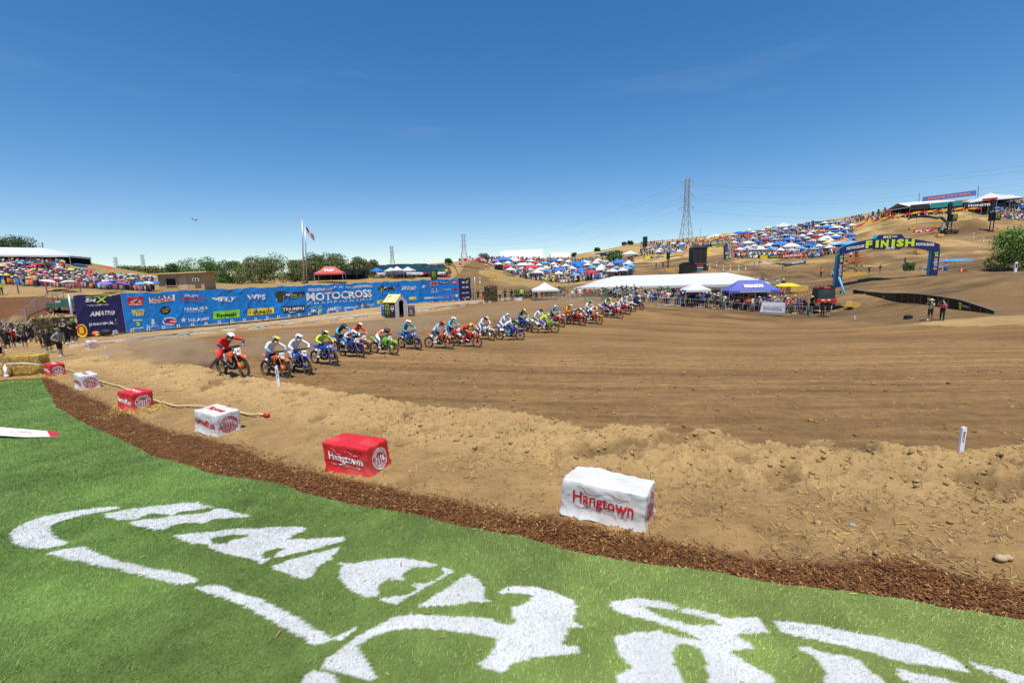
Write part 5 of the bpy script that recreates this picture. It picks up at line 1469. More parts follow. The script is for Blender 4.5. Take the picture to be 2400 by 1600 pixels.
wrect(500, 731.5, 562, 750, 'g'); wtext('Kawasaki', 531, 738, 46, 8.5, 'k', None, .05, .05, .022)
wrect(580, 726, 642, 741, 'y'); wtext('DUNLOP', 616, 731.5, 44, 7, 'k', None, .05, .25, .022); wdisc(588, 733, 3.2, 3.4, 'r', None, .02)
wrect(659, 720, 715, 736, 'dk'); wtext('TRIUMPH', 687, 724.5, 50, 7, 'w', None, .03, 0, .022); wpoly([(672, 731), (680, 734), (690, 733), (700, 729), (690, 731.5), (681, 732)], 'w', None, .022)
wtext('ROAD', 323, 751.5, 19, 4, 'w'); wpoly([(315, 755), (333, 753.5), (332, 762), (324, 767.5), (316, 763)][::-1], 'gn'); wtext('2', 324, 760, 7, 7.5, 'w', None, .03, 0, .022); wtext('RECOVERY', 325, 769.5, 24, 3.6, 'w')
wdisc(358.5, 751, 3.4, 3.0, 'w'); wpoly([(354, 760), (356, 754), (361, 753), (364, 759.5)], 'w'); wtext('St. Jude', 358, 763, 29, 3.2, 'w'); wtext("CHILDREN'S HOSPITAL", 358, 767, 29, 2, 'w')
wdisc(398, 754, 16.5, 9.5, 'w'); wdisc(399, 754.5, 14, 7.6, 'r', None, .02); wtext('VP', 391, 752.5, 16, 10, 'n', None, .06, .1, .03); wtext('Racing', 405, 754, 12, 4, 'w', None, .02, .1, .03)
star = lambda x, y, r: [(x + (r if k % 2 == 0 else r * .42) * math.sin(math.pi * k / 5), y - (r if k % 2 == 0 else r * .42) * math.cos(math.pi * k / 5)) for k in range(10)][::-1]
wpoly(star(430.5, 751, 7.5), 'w'); wtext('U.S. ARMY', 467, 749, 49, 7, 'w', None, .04)
for k in range(3):
 wpoly([(722, 678.5 + k * 2.3), (780, 673.5 + k * 2.2), (780, 674.7 + k * 2.2), (722, 679.7 + k * 2.3)], 'w'); wpoly([(824, 671.5 + k * 2.1), (873, 667.5 + k * 2.0), (873, 668.6 + k * 2.0), (824, 672.6 + k * 2.1)], 'w')
wtext('P R O', 802, 673.5, 40, 5, 'w', None, .0); wtext('MOTOCROSS', 799, 692, 152, 18, 'w', None, .045); wpoly(star(839.5, 687, 5.2), 'r', None, .035); wtext('C H A M P I O N S H I P', 800, 706.5, 150, 5.6, 'w', None, .0)
wtext('SM', 735, 729, 13, 6.5, 'w', None, .05, .25); wtext('X', 749, 727.5, 14, 9, 'lime', None, .04, .15); wpoly([(727, 722), (756, 718.5), (756, 719.5), (727, 723)], 'lime')
wtext('AMA', 776, 725, 20, 8, 'w', None, .05, .3); wtext('PRO', 793, 722, 14, 4.5, 'w'); wtext('RACING', 793, 726.5, 14, 2.4, 'w')
wtext('peacock', 823, 720, 34, 6, 'w', None, .03); wtext('NBC', 869, 714.5, 16, 5.6, 'w', None, .03)
for k, cc in enumerate(('y', 'o', 'r', 'bl', 'gn')): wdisc(854 + 4.5 * math.cos(math.pi * (1 - k / 4)), 718 - 5 * math.sin(math.pi * k / 4), 2, 2.6, cc)
wclaw(893, 680, 13, 17); wpoly([(899, 675), (926, 672), (926, 678), (915, 681), (899, 682)], 'dk'); wtext('MONSTER', 913, 675, 25, 4, 'w', None, .03, 0, .02); wtext('ENERGY', 916, 679, 15, 2, 'lime', None, 0, 0, .02)
wtext('Rocky Mountain', 959, 672.5, 33, 3.6, 'w', None, .02, .1); wtext('ATV-MC', 958, 677.5, 34, 5, 'w', None, .05, .1)
wrect(884, 705, 913, 713, 'y'); wtext('ROCK', 897, 707.5, 15, 4.5, 'k', None, .02, 0, .022); wdisc(967, 700, 9, 4.2, 'y'); wpoly([(960, 703), (975, 701), (972, 704), (964, 704)], 'r', None, .02)
wpoly([(986, 678), (992, 671), (990, 669.5), (1000, 670), (995, 673), (996, 677), (991, 674.5)], 'w')
wrect(1008, 661.5, 1025, 670, 'o'); wtext('KTM', 1016.5, 664.5, 13, 4.2, 'k', None, .05, .1, .022); wrect(1029, 660.5, 1052, 666.5, 'n'); wtext('Husqvarna', 1041, 662, 20, 3.4, 'w', None, .02, 0, .022); wrect(1058, 659.5, 1072, 667, 'r'); wtext('GAS', 1065, 662.5, 8, 3.4, 'w', None, .03, 0, .022)
wdisc(1018, 679, 6.5, 3.2, 'w'); wdisc(1018, 679, 4.3, 1.9, 'bl', None, .02); wtext('OAKLEY', 1018, 684.5, 19, 3, 'w'); wtext('SUZUKI', 1047, 679, 16, 3, 'w'); wdisc(1036, 679.5, 2, 2, 'r'); wrect(1062, 677, 1072, 683, 'r'); wtext('FXR', 1067, 679, 8, 2.6, 'k', None, .02, 0, .02)
wtext('YAMAHA', 1005, 698.5, 22, 5, 'w', None, .05, .1); wtext('GARRETT', 1026, 698, 22, 3, 'w'); wtext('CHAMPION', 1046, 693, 18, 2.6, 'r'); wtext('PRO TAPER', 1045, 697.5, 12, 2.2, 'w'); wdisc(1061, 694, 2.8, 3.2, 'o'); wpoly([(1067, 691), (1073, 690.4), (1073, 694), (1070, 697.5), (1067, 694.5)][::-1], 'w')
wtext('SM', 1085.5, 662, 8, 4.6, 'w', PN2, .05, .25); wtext('X', 1095, 661, 8, 6.4, 'lime', PN2, .04, .15); wtext('AMA PRO', 1090, 673.5, 16, 4.2, 'w', PN2, .05, .2); wtext('peacock', 1089.5, 686, 16, 3.8, 'w', PN2, .03); wtext('NBC', 1095, 697.5, 8, 3.8, 'w', PN2, .03)
for k, cc in enumerate(('y', 'o', 'r', 'bl', 'gn')): wdisc(1087 + 2.4 * math.cos(math.pi * (1 - k / 4)), 699.5 - 2.6 * math.sin(math.pi * k / 4), 1.2, 1.5, cc, PN2)
M_POST = mat('galvanised', (.42, .43, .44), .4, .5, .1, 6)
M_WOOD = mat('weathered_wood', (.24, .16, .10), .9, 0, .35, 5, .5, 30)
for s, w, m in ((-.25, .09, M_POST), (WLEN + .4, .06, M_WOOD), (WLEN + .9, .05, M_POST)):
 mb = MB(); b = wall_pt(max(0, min(WLEN, s)), 0) + _wd * (s if s < 0 else s - min(WLEN, s)) - _wn * .1 - WL
 mb.tube([b + Vector((0, 0, -.3)), b + Vector((0, 0, HL + .15))], w, 8); mb.build('end_post', m, banner, True)
for k in range(14):
 s = WLEN * (k + .5) / 14
 mb = MB(); b = wall_pt(s, 0) - _wn * .32 - WL; mb.tube([b + Vector((0, 0, -.3)), b + Vector((0, 0, HL * .98))], .05, 6); mb.build('back_post', M_WOOD, banner)
tagm = MB(); tagm.box((0, 0, .14), (.24, .05, .28)); tagm = tagm.mesh('ground_tag', [M_PRW])
tagk = MB(); tagk.box((0, -.03, .15), (.10, .012, .12)); tagk = tagk.mesh('tag_print', [PRT['dk']])
s = 1.2
while s < WLEN - .2:
 p = wall_pt(s, 0.0, .16) - WL
 o = obj('ground_tag', tagm, banner, p, (0, rr.uniform(-.2, .2), math.atan2(_wd.y, _wd.x))); obj('tag_print', tagk, o)
 s += 1.18 if s < WLEN * .6 else 1.3
# ------------------------------------------------------------------ start gate line
gpts = [hit(*q) for q in [(165, 814), (300, 797), (450, 779), (560, 766), (700, 752), (800, 743), (900, 735), (1000, 722), (1100, 709), (1222, 697)]]
gpts = [Vector((p.x, p.y, hz(p.x, p.y))) for p in gpts]
M_CURB = mat('painted_timber', (.62, .57, .48), .8, 0, .15, 3, .3, 20, dirt=(.40, .29, .17))
gate = empty('start_gate_beam', gpts[0]); tag(gate, 'long off-white timber beam along the start line in front of banner', 'beam')
for a, b in zip(gpts[:-1], gpts[1:]):
 n = max(2, int((b - a).length / 2.4))
 for k in range(n):
  p, q = a.lerp(b, k / n), a.lerp(b, (k + .985) / n)
  d = (q - p); mb = MB()
  mb.box((0, 0, 0), (d.length, .30, .20), Matrix((d.normalized(), Vector((0, 0, 1)).cross(d).normalized(), d.normalized().cross(Vector((0, 0, 1)).cross(d).normalized()))).transposed())
  mb.build('timber', M_CURB, gate, loc=(p + q) / 2 - gpts[0] + Vector((0, 0, rr.uniform(.02, .07))))
M_GR = mat('gate_red', (.55, .06, .02), .6)
def gate_pt(f):
 f = max(0, min(.999, f)) * (len(gpts) - 1); i = int(f); return gpts[i].lerp(gpts[i + 1], f - i)
gd = (gpts[-1] - gpts[0]).normalized(); gn = Vector((gd.y, -gd.x, 0))
lying = MB(); lying.tube([(-.75, 0, 0), (-.3, .02, .03), (.3, 0, .03), (.75, -.03, 0)], .03, 6); lying = lying.mesh('dropped_gate_bar', [M_PRW])
for k in range(44):
 p = gate_pt(.03 + .95 * (k + rr.random() * .6) / 44) + gn * (1.6 + rr.random() * 1.7) + gd * rr.uniform(-.4, .4)
 o = obj('dropped_gate_bar', lying, None, (p.x, p.y, hz(p.x, p.y) + .05), (0, rr.uniform(-.05, .05), math.atan2(gd.y, gd.x) + rr.uniform(-.5, .5)))
 red = k % 3 == 1
 objmats(o, [M_GR if red else M_PRW])
 tag(o, 'dropped %s gate bar in the dirt %s' % ('orange red' if red else 'white', ['left of the first bike', 'behind the first orange bike', 'behind bike 775', 'behind bike 302', 'behind the blue bikes', 'left of the hut', 'in front of the hut', 'right of the hut', 'right of the sign board', 'near the right end of the beam'][min(9, k * 10 // 44)]), 'gate bar', 'dropped start gate bars')
blk = MB(); blk.box((0, 0, .16), (.30, .26, .32)); blk.box((0, 0, .34), (.34, .3, .04)); blk = blk.mesh('gate_block', [M_CURB])
for n_, q in enumerate([(605, 772), (622, 770), (661, 768), (427, 792), (440, 790), (745, 757), (775, 756), (787, 754), (832, 748), (849, 746), (859, 745), (1006, 729), (1014, 728), (1082, 719), (1089, 718), (1135, 712), (1148, 711)]):
 p = hit(*q); o = obj('gate_block', blk, None, (p.x, p.y, hz(p.x, p.y)), (0, 0, math.atan2(gd.y, gd.x) + rr.uniform(-.2, .2)))
 tag(o, 'small pale block on the start line, ' + ['behind the first bike', 'behind the first bike, second', 'left of bike 775', 'far left, first of pair', 'far left, second of pair', 'behind bike 302', 'behind bike 39, first', 'behind bike 39, second', 'above bike 376, left', 'above bike 376, middle', 'above bike 376, right', 'right of the hut, left of pair', 'right of the hut, right of pair', 'below navy banner end, left', 'below navy banner end, right', 'last pair, left', 'last pair, right'][n_], 'block', 'pale blocks along the start line')
# ------------------------------------------------------------------ starter hut and the things beside it
p = hit(941, 744); p.z = hz(p.x, p.y)
hr = math.atan2(gd.y, gd.x)
hut = empty('starter_hut', p, rad(-28)); tag(hut, 'black hut with yellow gable roof and white arched front', 'hut')
hw, hl, he, hrg = .85, 1.65, 1.75, 2.5
M_HUTK = mat('hut_black', (.016, .015, .016), .55, 0, .3, 3, dirt=(.07, .05, .035)); M_HUTW = mat('hut_white', (.58, .57, .56), .6, 0, .06, 3, dirt=(.40, .33, .25)); M_HUTY = mat('hut_roof_print', (.72, .58, .22), .6, 0, .15, 4, dirt=(.66, .62, .5))
for s in (-1, 1):
 mb = MB(); mb.box((-hl / 2, s * hw, he / 2), (hl, .05, he)); mb.build('side_wall', M_HUTK, hut)
 mb = MB(); sl = math.atan2(hrg - he, hw); ln = math.hypot(hw, hrg - he) + .14
 mb.box((-hl / 2 + .02, s * (hw / 2 + .03), (he + hrg) / 2 + .0), (hl + .16, ln, .05), Matrix.Rotation(-s * sl, 3, 'X')); rf = mb.build('roof_slope', M_HUTY, hut)
 if s < 0:
  for k in range(12):
   mb = MB(); u, v = rr.uniform(-.42, .38), rr.uniform(-.32, .32); c = Vector((-hl / 2 + u * hl, -(hw / 2 + .03), (he + hrg) / 2)) + Matrix.Rotation(sl, 3, 'X') @ Vector((0, v * ln, .032))
   mb.box(c, (rr.uniform(.12, .45), rr.uniform(.05, .16), .006), Matrix.Rotation(sl, 3, 'X')); mb.build('roof_print', PRT[('w', 'gn', 'r', 'k', 'o', 'w')[k % 6]], rf)
mb = MB(); mb.box((-hl, 0, he / 2), (.05, hw * 2, he)); mb.build('back_wall', M_HUTK, hut)
dw, dh = .42, 1.55
out = [(-hw - .06, 0), (-hw - .06, he), (0, hrg + .06), (hw + .06, he), (hw + .06, 0), (dw, 0), (dw, dh)] + [(dw * math.cos(a), dh + .42 * math.sin(a)) for a in [math.pi * k / 8 for k in range(1, 8)]] + [(-dw, dh), (-dw, 0)]
mb = MB(); mb.prism(out, .10, Matrix(((0, 0, 1, .05), (1, 0, 0, 0), (0, 1, 0, 0), (0, 0, 0, 1)))); mb.build('arched_front', M_HUTW, hut)
for k in (-.02, -hl + .05):
 mb = MB(); mb.lathe([(.035, 0), (.03, .08), (.005, .2)], 8, Matrix.Translation((k, 0, hrg + .05))); mb.build('roof_finial', M_HUTW, hut)
def hutside(pts, m, name, off=.032):
 mb = MB(); mb.add([(-x, -hw - off, z) for x, z in pts], [tuple(range(len(pts)))]); mb.build(name, m, hut)
for q in claw_polys(): hutside([(1.52 - x * .62, 1.55 - y * 1.3) for x, y in q], PRT['lime'], 'claw_mark')
hutside([(.62, 1.35), (.30, 1.35), (.22, 1.0), (.46, .68), (.70, 1.0)], PRT['w'], 'shield_print'); hutside([(.60, 1.30), (.32, 1.30), (.28, 1.12), (.64, 1.12)], PRT['n'], 'shield_print', .036); hutside([(.62, .98), (.30, .98), (.46, .74)], PRT['r'], 'shield_print', .036)
q = hit(965, 741); sg = empty('sign_board', (q.x, q.y, hz(q.x, q.y)), rad(-12)); tag(sg, 'small black sign board with blue and red top beside the hut', 'sign')
mb = MB(); mb.box((0, 0, .62), (.80, .06, 1.15)); mb.build('board', M_HUTK, sg); mb = MB(); mb.box((0, -.036, 1.02), (.76, .012, .28)); mb.build('header', PRT['bl'], sg); mb = MB(); mb.box((0.02, -.046, 1.04), (.26, .01, .22)); mb.build('header_mark', PRT['r'], sg)
mb = MB()
for k, t in enumerate(('Eight.', 'Qualify.', 'Extra.')): letters(mb, t, Matrix.Translation((0, -.04, .66 - k * .2)) @ Matrix.Rotation(rad(90), 4, 'X'), .11, .42, bold=.02)
mb.build('lettering', M_PRW, sg)
q = hit(902, 741); br = empty('drum', (q.x, q.y, hz(q.x, q.y))); tag(br, 'blue barrel standing left of the black hut', 'barrel')
mb = MB(); mb.lathe([(.36, 0), (.38, .03), (.37, .35), (.39, .38), (.37, .41), (.37, .75), (.39, .78), (.37, .81), (.36, 1.15)], 18); mb.build('body', mat('plastic', (.02, .12, .36), .4), br, True)
mb = MB(); mb.lathe([(.39, 1.15), (.39, 1.22), (.34, 1.26)], 18); mb.tube([(-.4, 0, 1.18), (-.42, 0, 1.3)], .03, 6); mb.build('lid', M_POST, br, True)
# ------------------------------------------------------------------ quick ground lookup for the many small things far off
_hx = np.arange(-170, 270, 1.5); _hy = np.arange(26, 460, 1.5)
_HG = terrain(*np.meshgrid(_hx, _hy, indexing='ij'))
def hg(x, y):
 a = np.clip((np.asarray(x) + 170) / 1.5, 0, len(_hx) - 2.001); b = np.clip((np.asarray(y) - 26) / 1.5, 0, len(_hy) - 2.001)
 i = a.astype(int); j = b.astype(int); u = a - i; v = b - j
 return (_HG[i, j] * (1 - u) + _HG[i + 1, j] * u) * (1 - v) + (_HG[i, j + 1] * (1 - u) + _HG[i + 1, j + 1] * u) * v
def hits(px, py, y0=30, y1=420, n=500):
 px = np.asarray(px, float); py = np.asarray(py, float)
 D = _f[None] + ((px - 1200) / FPX)[:, None] * _r[None] + ((800 - py) / FPX)[:, None] * _u[None]
 Ys = np.geomspace(y0, y1, n)
 t = Ys[None] / D[:, 1:2]
 X = D[:, 0:1] * t; Zr = CAMZ + D[:, 2:3] * t
 Yg = np.broadcast_to(Ys[None], X.shape)
 bel = Zr < hg(X, Yg)
 i = np.where(bel.any(1), bel.argmax(1), n - 1)
 k = np.arange(len(px))
 return X[k, i], Ys[i], hg(X[k, i], Ys[i]), bel.any(1)
rb = random.Random(23)
M_TENTW = mat('tent_white', (.54, .54, .535), .5, 0, .03, 1.5)
M_STEEL = mat('steel', (.45, .46, .47), .4, .7, .1, 5)
M_BLK = mat('black_cloth', (.012, .012, .013), .6, 0, .2, 3)
# ------------------------------------------------------------------ tents
def marquee(name, lab, L, R, depth, rise, hipL, hipR, bay=5.0, cat='tent', walls=None, roofm=None, valance=.35, legm=None):
 """L, R: (px, py, Y) of the two front eave corners; depth runs away from the camera side"""
 a, b = P(*L), P(*R)
 d = b - a; ln = math.hypot(d.x, d.y); ux = Vector((d.x / ln, d.y / ln, 0)); uy = Vector((-ux.y, ux.x, 0))
 root = empty(name, (a.x, a.y, hz(a.x, a.y))); o0 = root.location.copy()
 tag(root, lab, cat)
 def W(s, t, z): return a + ux * s + uy * t + Vector((0, 0, (b.z - a.z) * s / ln + z)) - o0
 n = max(2, int(ln / bay) * 2); mb = MB()
 for side in (0, 1):
  vs = []
  for i in range(n + 1):
   s = ln * i / n
   for j in range(5):
    q = j / 4
    h = rise * q
    t = depth / 2 * q
    if side: t = depth - t
    zz = h
    sx = s
    if hipL and s < hipL: zz = rise * min(q, s / hipL)
    if hipR and ln - s < hipR: zz = rise * min(q, (ln - s) / hipR)
    vs.append(W(sx, t, zz - (.10 * math.sin(math.pi * q) if .0 < q < 1 else 0) + .015 * rb.random()))
  fs = [(i * 5 + j, (i + 1) * 5 + j, (i + 1) * 5 + j + 1, i * 5 + j + 1) for i in range(n) for j in range(4)]
  mb.add(vs, fs if not side else [f[::-1] for f in fs])
 rf = mb.build('roof', roofm or M_TENTW, root, True)
 mb = MB()
 cor = [(0, 0), (ln, 0), (ln, depth), (0, depth)]
 for k in range(4):
  (s0, t0), (s1, t1) = cor[k], cor[(k + 1) % 4]
  m = max(2, int(math.hypot(s1 - s0, t1 - t0) / bay) * 3)
  for i in range(m):
   p, q = i / m, (i + 1) / m
   A = W(s0 + (s1 - s0) * p, t0 + (t1 - t0) * p, .01); B = W(s0 + (s1 - s0) * q, t0 + (t1 - t0) * q, .01)
   dz = Vector((0, 0, -valance + .08 * rb.random()))
   mb.add([A, B, B + dz, A + dz], [(0, 1, 2, 3)])
 mb.build('valance', roofm or M_TENTW, rf)
 for t in (0.05, depth - .05):
  m = max(1, round(ln / bay))
  for i in range(m + 1):
   s = min(max(ln * i / m, .05), ln - .05); top = W(s, t, 0); g = hz((top + o0).x, (top + o0).y) - o0.z
   mb = MB(); mb.tube([(top.x, top.y, min(g, top.z - .5)), top], .05 if legm is None else .06, 6); mb.build('leg', legm or M_STEEL, root)
 if walls:
  mb = MB()
  A, B = W(0, depth * .95, -.05), W(ln, depth * .95, -.05)
  ga, gb = hz((A + o0).x, (A + o0).y) - o0.z, hz((B + o0).x, (B + o0).y) - o0.z
  mb.add([(A.x, A.y, min(ga, A.z - 1)), (B.x, B.y, min(gb, B.z - 1)), B, A], [(0, 1, 2, 3)]); mb.build('back_wall', walls, root)
 return root, W, ln
T1, W1, l1 = marquee('marquee', 'long white marquee on the left hillside above the crowd', (-130, 596, 80), (163, 599, 86), 8, 1.55, 0, 4.5, 5.5, walls=M_BLK)
T2, W2, l2 = marquee('marquee', 'very long white marquee behind the fence crowd right of the bikes', (1344, 674, 70), (1806, 664, 58), 8.5, 1.5, 4.0, 4.5, 4.6)
T3, _, _ = marquee('marquee', 'white marquee with tall roof on top of the middle slope', (1172, 610, 185), (1274, 605, 185), 13, 4.0, 0, 0, 6, walls=M_BLK)
T4, _, _ = marquee('marquee', 'long low white marquee on the ridge behind the lattice tower', (1655, 561, 215), (1722, 553, 215), 10, 2.2, 5, 5, 6, walls=M_BLK)
T5, _, _ = marquee('marquee', 'peaked white marquee above the canopies on the right hill', (1824, 534, 205), (1890, 528, 205), 14, 2.6, 6.4, 6.4, 6, walls=M_BLK)
T6, W6, l6 = marquee('marquee', 'white hilltop marquee with dark and teal sponsor strips', (2133, 484, 165), (2276, 471, 165), 11, 1.9, 0, 5, 6, walls=M_BLK)
T7, _, _ = marquee('marquee', 'peaked white marquee at the top right edge of the hill', (2318, 468, 158), (2420, 460, 158), 14, 3.0, 7.5, 7.5, 6, walls=M_BLK)
T8, _, _ = marquee('marquee', 'small white marquee left of the lattice tower foot', (1462, 596, 175), (1503, 594, 175), 7, 1.5, 3, 3, 5)
T9, _, _ = marquee('marquee', 'open sided frame tent right of the tall roofed marquee', (1291, 604, 200), (1337, 603, 200), 8, 2.4, 0, 0, 6, roofm=mat('tent_grey', (.55, .52, .47), .6))
TB, _, _ = marquee('shade_shelter', 'flat black shade structure on the crest of the right hill', (1915, 522, 195), (1996, 516, 195), 8, .8, 0, 0, 6, 'shelter', M_BLK, M_BLK)
TC, _, _ = marquee('shade_shelter', 'low black shade structure on the ridge left of lattice tower', (1527, 570, 245), (1580, 566, 245), 6, 1.0, 0, 0, 6, 'shelter', M_BLK, M_BLK)
for s0, s1, c in ((.0, .32, (.02, .02, .03)), (.33, .86, (.02, .22, .22))):
 mb = MB(); q = [W6(l6 * s0, -.1, .45), W6(l6 * s1, -.1, .45), W6(l6 * s1, -.1, -1.3), W6(l6 * s0, -.1, -1.3)]
 mb.add(q, [(0, 1, 2, 3)]); mb.build('sponsor_strip', cmat(c), T6)
def strip_sign(name, lab, q, Y0, Y1, c, text=None, tc=None, posts=True, cat='banner', th=.05, hh=.5):
 """flat printed panel; q = 4 photo pixels (tl, tr, br, bl)"""
 pts = [P(q[0][0], q[0][1], Y0), P(q[1][0], q[1][1], Y1), P(q[2][0], q[2][1], Y1), P(q[3][0], q[3][1], Y0)]
 root = empty(name, pts[3]); tag(root, lab, cat); o0 = pts[3]
 mb = MB(); n = (pts[1] - pts[0]).cross(pts[3] - pts[0]).normalized()
 if n.y > 0: n = -n
 f = [p - o0 for p in pts]; bk = [p - o0 - n * th for p in pts]
 mb.add(f + bk, [(3, 2, 1, 0), (4, 5, 6, 7), (0, 1, 5, 4), (1, 2, 6, 5), (2, 3, 7, 6), (3, 0, 4, 7)]); pn_ = mb.build('panel', c if not isinstance(c, tuple) else cmat(c), root)
 if text:
  ex = (f[1] - f[0]); ey = (f[0] - f[3]); mb = MB()
  def mp(x, y): return f[3] + ex * x + ey * y + n * .03
  letters(mb, text, None, hh, .8, bold=.04, mapf=lambda x, y: mp(x + .5, y + .5 - hh / 2)); mb.build('lettering', tc or M_PRW, pn_)
 if posts:
  for k in (3, 2):
   b = pts[k]; g = hz(b.x, b.y)
   if b.z - g > .15:
    mb = MB(); mb.tube([(f[k].x, f[k].y + .05, g - o0.z - .2), (f[k - 1 if k == 3 else 1] if False else (f[0] if k == 3 else f[1])) + Vector((0, .06, 0))], .05, 6); mb.build('post', M_STEEL, root)
 return root
strip_sign('hill_banner', 'long purple blue printed banner above the hilltop marquee', [(2163, 462), (2288, 446), (2288, 458), (2163, 473)], 170, 170, (.09, .12, .34), 'PRAIRIE CITY SVRA', PRT['o'], cat='banner', hh=.42)
strip_sign('hill_banner', 'red banner on the roof edge at the top right', [(2303, 466), (2338, 462), (2338, 468), (2303, 472)], 155, 155, (.45, .03, .03))
strip_sign('hill_banner', 'black strip banner right of the hilltop marquee', [(2262, 478), (2335, 473), (2335, 484), (2262, 488)], 150, 150, (.015, .015, .018), 'MONSTER', M_PRW)
strip_sign('track_banner', 'red and white banner lying on the dirt turn below the hilltop', [(2141, 538), (2187, 535), (2187, 543), (2141, 546)], 128, 128, (.55, .015, .03), 'FLY', M_PRW, False, hh=.6)
strip_sign('fence_banner', 'red banner at the foot of the right hill crowd', [(1830, 597), (1887, 592), (1887, 601), (1830, 605)], 111, 111, (.48, .02, .02), 'HONDA', M_PRW, hh=.55)
strip_sign('fence_banner', 'dark banner left of the red one below the right crowd', [(1803, 598), (1829, 597), (1829, 605), (1803, 605)], 111, 111, (.02, .022, .02), 'MONSTER', PRT['lime'], hh=.4)
strip_sign('fence_banner', 'small yellow banner at the left foot of the right crowd', [(1782, 598), (1799, 598), (1799, 607), (1782, 607)], 112, 112, (.7, .5, .03))
strip_sign('fence_banner', 'yellow banner row on the middle slope under white marquee', [(1319, 615), (1357, 613), (1357, 618), (1319, 619)], 150, 150, (.75, .6, .02), 'DUNLOP', PRT['dk'], False)
strip_sign('fence_banner', 'yellow banner panel right of the small tree', [(1512, 600), (1524, 600), (1524, 606), (1512, 606)], 160, 160, (.75, .6, .02))
strip_sign('fence_banner', 'dark banner row beside the yellow panel right of small tree', [(1525, 601), (1558, 601), (1558, 606), (1525, 606)], 160, 160, (.03, .03, .05), 'TRIUMPH', M_PRW)
strip_sign('fence_banner', 'yellow wall banner beside the black scoring tower, upper', [(1657, 583), (1669, 581), (1669, 586), (1657, 588)], 118, 118, (.78, .65, .02), None, None, False)
strip_sign('fence_banner', 'yellow wall banner beside the black scoring tower, lower', [(1654, 588), (1663, 586), (1663, 591), (1654, 593)], 116, 116, (.78, .65, .02), None, None, False)
strip_sign('fence_banner', 'small yellow banner at the front of the middle canopy slope', [(1340, 652), (1353, 652), (1353, 656), (1340, 656)], 100, 100, (.75, .6, .02), None, None, False)
strip_sign('fence_banner', 'white cloth banner with grey lettering tied to the crowd fence', [(1786, 707), (1841, 709), (1840, 736), (1781, 733)], 49.6, 48.6, (.55, .55, .60), 'PARAGON', PRT['gr'], False, hh=.26, th=.03)
strip_sign('fence_banner', 'low white cloth on the fence at the end of the start line', [(1205, 697), (1224, 697), (1223, 706), (1204, 706)], 69, 68, (.62, .6, .57), None, None, False)
# ------------------------------------------------------------------ pop-up canopies
def canopy_mesh(nm, w=3.0, d=3.0, eave=2.15, rise=.95, ridge=0.0):
 mb = MB()
 hw, hd = w / 2, d / 2
 e = [(-hw, -hd), (hw, -hd), (hw, hd), (-hw, hd)]
 r = [(-ridge / 2, 0), (ridge / 2, 0)]
 mid = []
 for x, y in e: mid.append((x * .45 + (r[0][0] if x < 0 else r[1][0]) * .55, y * .45, eave + rise * .46))
 vs = [(x, y, eave) for x, y in e] + mid + [(r[0][0], 0, eave + rise), (r[1][0] + .001, 0, eave + rise)]
 mb.add(vs, [(0, 1, 5, 4), (1, 2, 6, 5), (2, 3, 7, 6), (3, 0, 4, 7), (4, 5, 9, 8), (5, 6, 9), (6, 7, 8, 9), (7, 4, 8)], 0)
 for k in range(4):
  a, b = e[k], e[(k + 1) % 4]
  mb.add([(a[0], a[1], eave), (b[0], b[1], eave), (b[0], b[1], eave - .26), (a[0], a[1], eave - .26)], [(0, 3, 2, 1)], 0)
 for x, y in e: mb.tube([(x * .985, y * .985, -.6), (x * .985, y * .985, eave - .01)], .03, 4, 1)
 return mb.mesh(nm, [M_TENTW, M_STEEL])
CAN = canopy_mesh('canopy'); CAN2 = canopy_mesh('canopy_long', 6, 3, 2.2, 1.1, 2.6)
CCOL = {'white': (.58, .58, .58), 'blue': (.02, .14, .48), 'light blue': (.10, .32, .58), 'dark blue': (.02, .06, .24), 'red': (.52, .02, .03), 'grey': (.36, .37, .39), 'yellow': (.75, .55, .03), 'purple': (.28, .16, .42), 'orange': (.75, .18, .02), 'teal': (.05, .30, .34)}
def canopies(n, region, cols, lab, group, ymin=34):
 rows = []
 x, y = [], []
 tries = 0
 while len(x) < n and tries < n * 60:
  tries += 1
  px, py = rb.uniform(*region['x']), rb.uniform(*region['y'])
  if not region['f'](px, py): continue
  if any(abs(px - a) < region['dx'](b) and abs(py - b) < region['dy'] for a, b in zip(x, y)): continue
  x.append(px); y.append(py)
 X, Y, Z, ok = hits(x, y)
 for k in range(len(x)):
  if not ok[k]: continue
  cn = rb.choices(list(cols), list(cols.values()))[0]
  big = rb.random() < .12
  o = obj('pop_up_canopy', CAN2 if big else CAN, None, (X[k], Y[k], Z[k]), (0, 0, rb.uniform(-.5, .5)))
  s = rb.uniform(.66, .86); o.scale = (s, s, rb.uniform(.66, .8))
  objmats(o, [cmat(CCOL[cn], .6)])
  fx = (x[k] - region['x'][0]) / (region['x'][1] - region['x'][0]); fy = (y[k] - region['y'][0]) / (region['y'][1] - region['y'][0])
  tag(o, '%s%s pop-up canopy %s, %s %s' % ('long ' if big else '', cn, lab, ('upper', 'middle', 'lower')[min(2, int(fy * 3))], ('left', 'centre left', 'centre', 'centre right', 'right')[min(4, int(fx * 5))]), 'canopy', group)
canopies(58, {'x': (1145, 1480), 'y': (622, 668), 'dx': lambda b: 13 + (b - 618) * .22, 'dy': 4.2, 'f': lambda x, y: (y - 620) < 44 - abs(x - 1330) * .10 and y > 622 - (x - 1200) * .02 and x > 1130 + (y - 620) * 2.2}, {'white': 13, 'blue': 5, 'light blue': 3, 'dark blue': 1.5, 'red': 2, 'grey': 3, 'purple': .6, 'teal': .5}, 'among the crowd on the middle slope', 'canopies on the middle slope')
